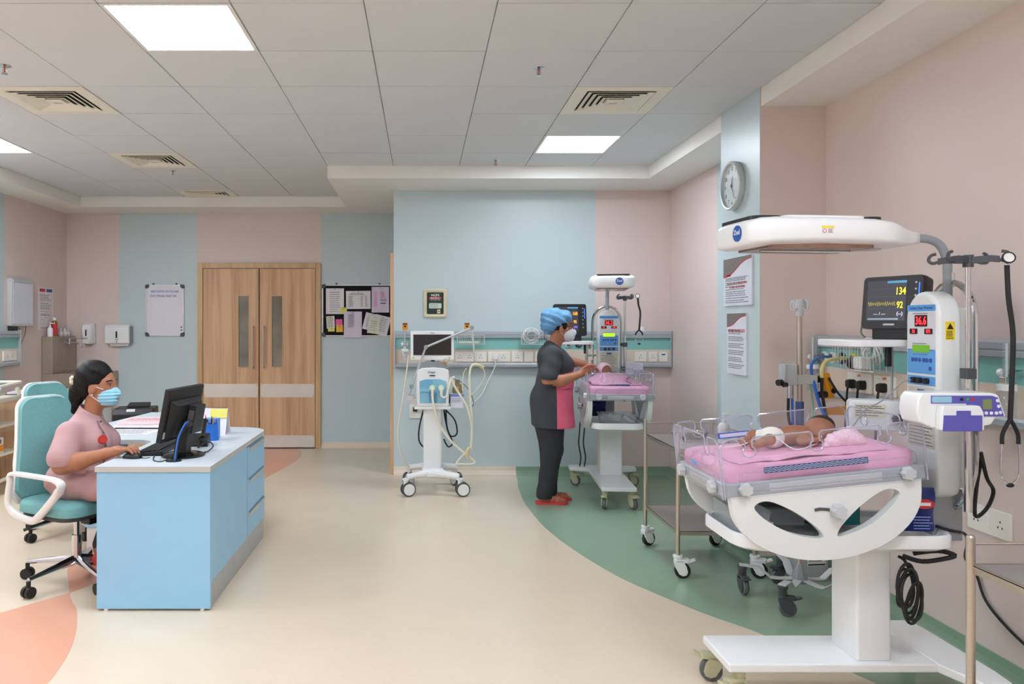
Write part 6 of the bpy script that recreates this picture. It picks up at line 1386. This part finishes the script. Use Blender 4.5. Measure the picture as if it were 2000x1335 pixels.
for s in (-1, 1):
    e_ = O('eye', B().ell((-1.781, Y0 + s * .034, 1.139), (.011, .013, .0075)), EYEW, pw_); O('iris', B().ell((-1.7725, Y0 + s * .034, 1.136), (.004, .007, .007)), EYEB, e_)
    O('eyebrow', B().tube([(-1.766, Y0 + s * .018, 1.157), (-1.767, Y0 + s * .038, 1.163), (-1.785, Y0 + s * .057, 1.157)], .0042, 6, sm=3), HAIR, pw_)
    O('eyelid', B().tube([(-1.768, Y0 + s * .02, 1.139), (-1.769, Y0 + s * .034, 1.1445), (-1.779, Y0 + s * .049, 1.141)], .003, 6, sm=3), HAIR, pw_)
O('earring', B().ell((-1.852, Y0 - .089, 1.083), (.006, .006, .006), n=10, m=6), CHROME, pw_)

# ---- standing nurse at the cot
pn = thing('person', 'nurse in charcoal and pink scrubs, blue cap and white mask bending over a baby', 'person', (0, 0, 0))
NY = 6.40
pr = [('e', (1.155, NY, 1.49), (.092, .074, .10)), ('e', (1.19, NY, 1.455), (.074, .06, .088), None, .03), ('e', (1.205, NY, 1.39), (.055, .05, .05), None, .03), ('e', (1.228, NY, 1.365), (.024, .024, .02), None, .02),
      ('c', (1.255, NY, 1.46), (1.274, NY, 1.42), .011, .015, .012), ('e', (1.255, NY, 1.39), (.02, .026, .016), None, .015), ('c', (1.239, NY - .035, 1.487), (1.239, NY + .035, 1.487), .011, .011, .02),
      ('e', (1.158, NY - .077, 1.445), (.021, .009, .032), (0, .2, .25), .008), ('e', (1.158, NY + .077, 1.445), (.021, .009, .032), (0, .2, -.25), .008),
      ('c', (1.085, NY, 1.22), (1.14, NY, 1.40), .06, .054, .03), ('e', (1.10, NY, 1.12), (.1, .14, .14)), ('e', (1.09, NY, .95), (.1, .14, .14)), ('e', (1.06, NY, .80), (.12, .16, .12))]
for s in (-1, 1):
    hip = (1.06, NY + s * .08, .78); kn = (1.08, NY + s * .075, .45); an = (1.05 + .03 * s, NY + s * .07 - .01, .08)
    pr += [('c', hip, kn, .085, .055), ('c', kn, an, .052, .035), ('c', (an[0] - .02, an[1], .045), (an[0] + .1, an[1] - .012, .035), .03, .028, .02), ('c', (an[0] + .1, an[1] - .012, .035), (an[0] + .15, an[1] - .014, .03), .032, .018, .015)]
# near (right) arm bent across the waist, palm over the guard
pr += [('c', (1.075, 6.23, 1.235), (1.02, 6.17, 1.04), .055, .048), ('c', (1.02, 6.17, 1.035), (1.13, 6.16, 1.03), .05, .045, .02), ('c', (1.13, 6.16, 1.03), (1.275, 6.20, 1.075), .045, .03, .02), ('e', (1.318, 6.21, 1.10), (.052, .022, .036), (0, -.6, .2), .015)]
fingers(pr, [(1.345 - .008 * i, 6.20 + .006 * i, 1.135 - .019 * i) for i in range(4)], [(1, .12, .42 - .05 * i) for i in range(4)], [.07, .076, .07, .055], (.5, .3, -.3), .0088)
pr += [('c', (1.31, 6.205, 1.125), (1.345, 6.18, 1.152), .012, .010, .008), ('c', (1.345, 6.18, 1.152), (1.378, 6.175, 1.16), .010, .0085, .004)]
# far (left) arm stretched to the baby's head
pr += [('c', (1.09, 6.57, 1.25), (1.24, 6.69, 1.175), .055, .047), ('c', (1.24, 6.69, 1.175), (1.413, 6.665, 1.14), .046, .03, .02), ('e', (1.45, 6.665, 1.128), (.05, .036, .02), (0, .25, 0), .015)]
fingers(pr, [(1.482, 6.64 + .019 * i, 1.118) for i in range(4)], [(1, -.1 + .08 * i, -.25) for i in range(4)], [.06, .07, .072, .062], (.4, 0, -1), .0088)
pr += [('c', (1.458, 6.635, 1.115), (1.495, 6.612, 1.095), .012, .0085, .008)]
sdf('body', pr, SKIN2, pn, .0045, .025)
tun = [('e', (1.10, NY, 1.18), (.135, .165, .13)), ('e', (1.115, NY, 1.0), (.158, .185, .17)), ('e', (1.085, NY, .84), (.168, .185, .18)), ('c', (1.09, NY - .05, .86), (1.10, NY - .055, .66), .165, .172, .04), ('c', (1.09, NY + .05, .86), (1.10, NY + .055, .66), .165, .172, .04), ('c', (1.07, 6.24, 1.235), (1.07, 6.56, 1.235), .068, .068, .04), ('c', (1.08, NY, 1.24), (1.095, NY, 1.285), .09, .075, .03)]
for s in (-1, 1): tun += [('e', (1.19, NY + s * .07, 1.14), (.075, .075, .075), None, .05)]
tun += [('c', (1.07, 6.235, 1.225), (1.025, 6.175, 1.06), .078, .082, .03), ('c', (1.085, 6.57, 1.235), (1.18, 6.645, 1.20), .075, .072, .03)]
def npost(F, X, Y, Z):
    F = F + .004 * np.sin(30 * (X + .3 * Z) + 6 * Y) * np.clip((1.0 - Z) * 4, 0, 1) + .003 * np.sin(45 * (Z + .7 * X)) * np.clip((Z - .95) * 5, 0, 1)
    nk = np.sqrt(((X - 1.135) * .85) ** 2 + (Y - NY) ** 2) - .062 + np.clip((1.30 - Z), 0, 1) * .35; F = np.maximum(F, -np.where(Z > 1.16, nk, 1))
    F = np.maximum(F, np.where((Y < 6.26) & (Z < 1.12) & (X < 1.11) & (Z > 1.0), (1.052 - Z) + (Y - 6.17) * .2, -1))
    F = np.maximum(F, .635 - Z); F = np.maximum(F, np.where((Y > 6.5) & (X > 1.2) & (Z > 1.05), X - 1.215, -1))
    return F
tu = sdf('scrub_top', tun, CHAR, pn, .0055, .03, npost)
me = tu.data; me.materials.append(HOTP)
co = np.empty(len(me.vertices) * 3); me.vertices.foreach_get('co', co); co = co.reshape(-1, 3)
lv = np.empty(len(me.loops), np.int32); me.loops.foreach_get('vertex_index', lv); fc = co[lv.reshape(-1, 4)].mean(1)
me.polygons.foreach_set('material_index', ((fc[:, 0] > 1.095) & (fc[:, 2] < 1.062 + (fc[:, 0] - 1.1) * .25) & ~((fc[:, 1] < 6.24) & (fc[:, 0] < 1.09))).astype(np.int32)); me.update()
O('pocket_welt', B().tube([(1.15, 6.217, .95), (1.215, 6.245, .957)], .004, 6), M('dark_pink_stitch', (120, 30, 60), .7), tu)
tr_p = []
for s in (-1, 1): an = (1.05 + .03 * s, NY + s * .07 - .01, .08); tr_p += [('c', (1.06, NY + s * .08, .72), (1.085, NY + s * .08, .45), .125, .085), ('c', (1.085, NY + s * .08, .45), (an[0] - .005, an[1], .07), .085, .068)]
sdf('trousers', tr_p, TROU, pn, .007, .02, lambda F, X, Y, Z: np.maximum(F + .003 * np.sin(40 * (Z + X)) * np.clip(.4 - Z, 0, .3) * 3, .045 - Z))
for s in (-1, 1):
    ax_, ay_ = 1.05 + .03 * s, NY + s * .07 - .01
    sh = O('flip_flop', B(Matrix.Translation((ax_ + .05, ay_ - .007, 0)) @ Matrix.Rotation(R(-4), 4, 'Z')).prism([(p.x, p.y) for p in spline([(-.13, 0, 0), (-.11, .036, 0), (0, .034, 0), (.08, .046, 0), (.13, .02, 0), (.13, -.02, 0), (.08, -.042, 0), (0, -.032, 0), (-.11, -.036, 0)], 4, True)], .0, .022), REDR, pn, bev=.003)
    O('thong_strap', B().tube([(ax_ + .04, ay_ - .04, .022), (ax_ + .09, ay_ - .035, .05), (ax_ + .145, ay_ - .012, .052), (ax_ + .09, ay_ + .025, .055), (ax_ + .04, ay_ + .034, .022)], .006, 6, sm=4), REDR, sh)
sdf('head_hair', [('e', (1.15, NY, 1.49), (.092, .081, .09)), ('c', (1.185, NY - .062, 1.525), (1.185, NY - .074, 1.46), .022, .014, .02), ('c', (1.185, NY + .062, 1.525), (1.185, NY + .074, 1.46), .022, .014, .02), ('e', (1.215, NY, 1.54), (.045, .06, .03))], HAIR, pn, .005, .02)
CAP = M('blue_bouffant_cap', (104, 156, 200), .8, var=.2, scale=60, bump=.9, bscale=45)
def cpost(F, X, Y, Z):
    F = F + .0035 * np.sin(55 * X + 25 * np.sin(9 * Z) + 14 * Y) + .0025 * np.sin(110 * (Z + .5 * X) + 20 * Y)
    return np.maximum(F, (X - 1.245) * .72 + (1.505 - Z) * .95 - .01)
sdf('bouffant_cap', [('e', (1.12, NY, 1.535), (.125, .105, .085), (0, .3, 0)), ('e', (1.065, NY, 1.475), (.07, .095, .075), None, .03), ('e', (1.2, NY, 1.55), (.06, .085, .05), None, .03)], CAP, pn, .0045, .03, cpost)
sdf('face_mask', [('e', (1.212, NY, 1.405), (.07, .063, .066)), ('c', (1.262, NY, 1.445), (1.278, NY, 1.415), .016, .019, .02), ('e', (1.245, NY, 1.375), (.032, .045, .03), None, .02)], MASKW, pn, .0035, .015, lambda F, X, Y, Z: np.maximum(F, np.maximum(Z - 1.452, (1.35 - Z) + (1.19 - X) * .9)))
ms_ = B()
for s in (-1, 1): ms_.tube([(1.215, NY + s * .06, 1.44), (1.185, NY + s * .072, 1.462), (1.155, NY + s * .083, 1.475)], .002, 6, sm=3).tube([(1.195, NY + s * .06, 1.375), (1.17, NY + s * .072, 1.4), (1.145, NY + s * .083, 1.418)], .002, 6, sm=3)
O('mask_strap', ms_, MASKW, pn)
gl_ = B()
for s in (-1, 1):
    gl_.tube([(1.268 - .012 * (abs(math.cos(a)) > .8), NY + s * (.034 + .024 * math.cos(a)), 1.462 + .017 * math.sin(a)) for a in [2 * PI * k / 16 for k in range(16)]], .0025, 6, closed=True); gl_.tube([(1.255, NY + s * .058, 1.468), (1.21, NY + s * .074, 1.47), (1.16, NY + s * .082, 1.462)], .0025, 6)
    e_ = O('eye', B().ell((1.236, NY + s * .034, 1.464), (.011, .013, .0075)), EYEW, pn); O('iris', B().ell((1.2445, NY + s * .034, 1.46), (.004, .007, .007)), EYEB, e_)
    O('eyebrow', B().tube([(1.252, NY + s * .018, 1.487), (1.25, NY + s * .038, 1.493), (1.235, NY + s * .057, 1.487)], .004, 6, sm=3), HAIR, pn)
gl_.tube([(1.268, NY - .01, 1.466), (1.268, NY + .01, 1.466)], .0025, 6); O('spectacles', gl_, BLACK, pn)
O('earring', B().ell((1.162, NY - .088, 1.413), (.006, .006, .006), n=10, m=6), CHROME, pn)

# ---- newborns and their covers
BSK = M('newborn_skin', (154, 104, 80), .55, var=.06, scale=30); BSKR = M('newborn_lips', (170, 70, 66), .5)
MT = .88 + .107
def bedroot(name, lab, cat, Mw, u, v, rz=0, dz=0):
    t = thing(name, lab, cat); t.matrix_world = Mw @ Matrix.Translation((u, v, MT + dz)) @ Matrix.Rotation(rz, 4, 'Z'); return t
MA_ = MAw @ TA; MB_ = Matrix.Translation((1.58, 6.1, 0)) @ Matrix.Rotation(R(85.3), 4, 'Z') @ TB
def baby_prims():
    # lies along local x, head at +x, face turned to -y
    p = [('e', (.12, .0, .052), (.056, .050, .05)), ('e', (.112, -.03, .045), (.034, .026, .034), None, .02), ('e', (.1, -.052, .04), (.008, .009, .007), None, .008), ('e', (.087, -.047, .036), (.012, .008, .009), None, .008), ('e', (.078, -.035, .034), (.014, .014, .014), None, .012), ('e', (.13, -.043, .05), (.018, .01, .01), None, .01), ('e', (.145, -.02, .03), (.013, .012, .016), None, .008),
         ('c', (.085, .0, .04), (.05, .0, .038), .022, .03, .02), ('e', (.0, .0, .04), (.075, .05, .04)), ('e', (-.07, .0, .036), (.05, .047, .036)),
         ('c', (.045, -.045, .036), (-.01, -.078, .028), .017, .014), ('c', (-.01, -.078, .028), (.035, -.098, .03), .0145, .011), ('e', (.05, -.1, .03), (.014, .01, .009), None, .008), ('c', (.045, .045, .036), (.0, .08, .028), .017, .014), ('c', (.0, .08, .028), (.05, .09, .03), .0145, .011), ('e', (.062, .09, .03), (.014, .01, .009), None, .008)]
    for i in range(4): p.append(('c', (.055, -.103 + .005 * i, .026 + .004 * i), (.07, -.102 + .006 * i, .024 + .005 * i), .0035, .003, .002)); p.append(('c', (.067, .086 + .004 * i, .03), (.08, .084 + .006 * i, .028), .0035, .003, .002))
    for s in (-1, 1): p += [('c', (-.09, s * .025, .034), (-.13, s * .065, .045), .026, .02), ('c', (-.13, s * .065, .045), (-.185, s * .04, .022), .02, .014), ('c', (-.185, s * .04, .022), (-.2, s * .045, .04), .013, .009, .01)]
    return p
ba = bedroot('newborn_baby', 'dark haired newborn lying on the pink mattress of the tall cot', 'baby', MA_, .35, .035, R(4), .006)
sdf('body', baby_prims(), BSK, ba, .003, .014)
sdf('hair', [('e', (.13, .008, .06), (.054, .048, .047))], M('newborn_hair', (40, 28, 24), .6), ba, .003, .01, lambda F, X, Y, Z: np.maximum(F, (-Y - .018) * 1.0 + (.052 - Z) * .75 - (X - .12) * .55))
sdf('nappy', [('e', (-.085, 0, .04), (.05, .056, .043)), ('c', (-.1, -.03, .034), (-.11, -.05, .04), .03, .028), ('c', (-.1, .03, .034), (-.11, .05, .04), .03, .028)], M('nappy_white', (232, 230, 224), .8), ba, .0035, .015, lambda F, X, Y, Z: np.maximum(F, -Z))
O('closed_eye', B().tube([(.118, -.0565, .045), (.122, -.0575, .043), (.128, -.056, .044)], .0012, 5).tube([(.118, -.049, .07), (.123, -.05, .07), (.128, -.047, .071)], .0012, 5), EYEB, ba); O('lips', B().ell((.0868, -.0545, .0355), (.004, .003, .0055)), BSKR, ba)
O('feeding_tube', B().tube([(.09, -.058, .034), (.07, -.075, .02), (.02, -.1, .01), (-.06, -.11, .006), (-.12, -.05, .06), (-.2, .02, .02), (-.26, .06, .01)], .0022, 6, sm=4), WHITEM, ba)
MITT = M('pink_print_cotton', (240, 206, 220), .85, var=.12, scale=90)
def roll(name, lab, T, prims, mat, vox=.004, post=None):
    t = thing(name, lab, 'cloth'); t.matrix_world = T; sdf('cloth', prims, mat, t, vox, .015, post); return t
roll('swaddle_cloth', 'printed pink and white cloth bunched beside the newborn\'s face', MA_ @ Matrix.Translation((.50, -.03, MT + .004)), [('e', (-.01, -.03, .028), (.055, .03, .028)), ('e', (.03, -.02, .04), (.035, .03, .03)), ('e', (.05, -.035, .022), (.035, .025, .022)), ('c', (-.07, -.035, .01), (.07, -.045, .008), .012, .012)], MITT, .0035, lambda F, X, Y, Z: np.maximum(F + .0025 * np.sin(160 * (X + Z) + 60 * Y), -Z))
def drape(name, lab, T, w_, h_, zf, mat, nx=40, ny=30):
    t = thing(name, lab, 'sheet'); t.matrix_world = T; vs = []; fs = []
    for j in range(ny + 1):
        for i in range(nx + 1):
            x, y = -w_ / 2 + w_ * i / nx, -h_ / 2 + h_ * j / ny; z = zf(x, y); vs.append((x + .006 * math.sin(y * 40), y + .008 * math.sin(x * 30 + 1), z))
    n1 = len(vs); vs += [(a, b_, c_ - .003) for a, b_, c_ in vs]
    for j in range(ny):
        for i in range(nx):
            a = j * (nx + 1) + i; fs += [(a, a + 1, a + nx + 2, a + nx + 1), (n1 + a, n1 + a + nx + 1, n1 + a + nx + 2, n1 + a + 1)]
    for i in range(nx): a = i; c_ = ny * (nx + 1) + i; fs += [(a, n1 + a, n1 + a + 1, a + 1), (c_, c_ + 1, n1 + c_ + 1, n1 + c_)]
    for j in range(ny): a = j * (nx + 1); c_ = a + nx; fs += [(a, a + nx + 1, n1 + a + nx + 1, n1 + a), (c_, n1 + c_, n1 + c_ + nx + 1, c_ + nx + 1)]
    O('fabric', B().add(vs, fs), mat, t, ang=80); return t
def zA(x, y): return .005 + min(1, max(0, (-.02 - y) / .05)) * (.011 * abs(math.sin(x * 14 + y * 9)) * math.exp(-((x + .08) / .12) ** 2) + .004 * abs(noise.noise(Vector((x * 18, y * 18, 3)))))
drape('loose_sheet', 'loose pink cotton sheet creased across the tall cot mattress', MA_ @ Matrix.Translation((.30, -.08, MT)), .56, .26, zA, PINKS)
def zB(x, y): return .008 + .068 * math.exp(-((x - .115) / .21) ** 4 - (y / .155) ** 4) + .012 * abs(math.sin(x * 20 + y * 12)) * math.exp(-(x / .2) ** 2) + .005 * abs(noise.noise(Vector((x * 20, y * 20, 7))))
drape('loose_sheet', 'rumpled pink sheet over the newborn in the blue wall cot', MB_ @ Matrix.Translation((.30, .0, MT)), .46, .40, zB, PINKS)
bb = bedroot('newborn_baby', 'newborn wrapped in a pink hood in the cot at the blue wall', 'baby', MB_, .485, .01, R(8), .004)
def lift(p):
    f = lambda q: (q[0], q[1], q[2] + .04 * min(1, max(0, (q[0] - .05) / .05))) if abs(q[1]) < .06 else tuple(q)
    q = .72 if p[1][0] < .06 else 1.0
    g = lambda a: (a[0], a[1], a[2] * (q if a[0] < .06 else 1))
    if p[0] == 'c': return ('c', g(f(p[1])), g(f(p[2])), p[3] * (.85 if q < 1 else 1), p[4] * (.85 if q < 1 else 1)) + tuple(p[5:])
    return ('e', g(f(p[1])), (p[2][0], p[2][1], p[2][2] * q)) + tuple(p[3:])
sdf('body', [lift(p) for p in baby_prims()], BSK, bb, .0035, .014)
def hpost(F, X, Y, Z): return np.maximum(np.maximum(F, -.002 - Z), -(np.sqrt((X - .055) ** 2 + (Y + .02) ** 2 + (Z - .085) ** 2) - .056))
sdf('towel_hood', [('e', (.125, .0, .095), (.07, .066, .066)), ('e', (.13, .0, .02), (.075, .09, .045)), ('e', (.1, .06, .03), (.06, .03, .03))], MITT, bb, .004, .015, hpost)
O('lips', B().ell((.0868, -.0545, .0735), (.004, .003, .0055)), BSKR, bb)
for k, (pts, lb_) in enumerate((([(.48, -.05, .03), (.36, -.09, .045), (.28, -.05, .055), (.18, .02, .03), (.1, .06, .012), (.08, .085, .012)], 'white monitor lead lying across the pink sheet beside the nurse'), ([(.46, .06, .03), (.34, .02, .055), (.24, .08, .04), (.14, .10, .014), (.06, .14, .01)], 'second white lead trailing over the pink sheet'), ([(.4, -.12, .03), (.3, -.14, .02), (.2, -.09, .035), (.12, -.12, .012)], 'short grey lead near the pole side of the sheet'))):
    lp_ = [(p.x, p.y, (zB(p.x - .30, p.y) + .0022) if abs(p.x - .30) < .225 and abs(p.y) < .195 else .005) for p in spline(pts, 8)]
    tag(O('monitor_lead', B(MB_ @ Matrix.Translation((0, 0, MT))).tube(lp_, .0028, 6), WHITEM if k < 2 else DGREY), lb_, 'cable')
tp2 = tag(O('marker_pen', B(MB_ @ Matrix.Translation((.055, -.03, MT + .008)) @ Matrix.Rotation(R(88), 4, 'Z')).cyl((-.06, 0, 0), (.05, 0, 0), .007, n=10).cyl((.05, 0, 0), (.065, 0, 0), .004, n=8), NAVY), 'navy pen lying on the pink mattress at the blue wall', 'pen')

# ---- small loose things
gr = thing('gauze_roll', 'small white gauze roll on the back wall rail near the corner', 'gauze roll', (WX(1255, 7.52), YB - .036, 1.418))
O('roll', B().lathe([(.0, 0), (.026, 0), (.026, .03), (.02, .045), (0, .045)], n=18), WHITEM, gr); O('loose_end', B().box(.02, .035, -.012, .012, 0, .006), PAPER, gr, bev=.002)
ad = thing('power_adaptor', 'black power adaptor on the left wall rail under the light box', 'adaptor', (XL + .036, 7.88, 1.418))
O('adaptor_block', B().box(-.03, .03, -.05, .05, 0, .045), BLACK, ad, bev=.006); O('adaptor_lead', B().tube([(0, .05, .02), (.005, .1, .03), (.0, .13, .01)], .004, 6, sm=4), BLACK, ad)
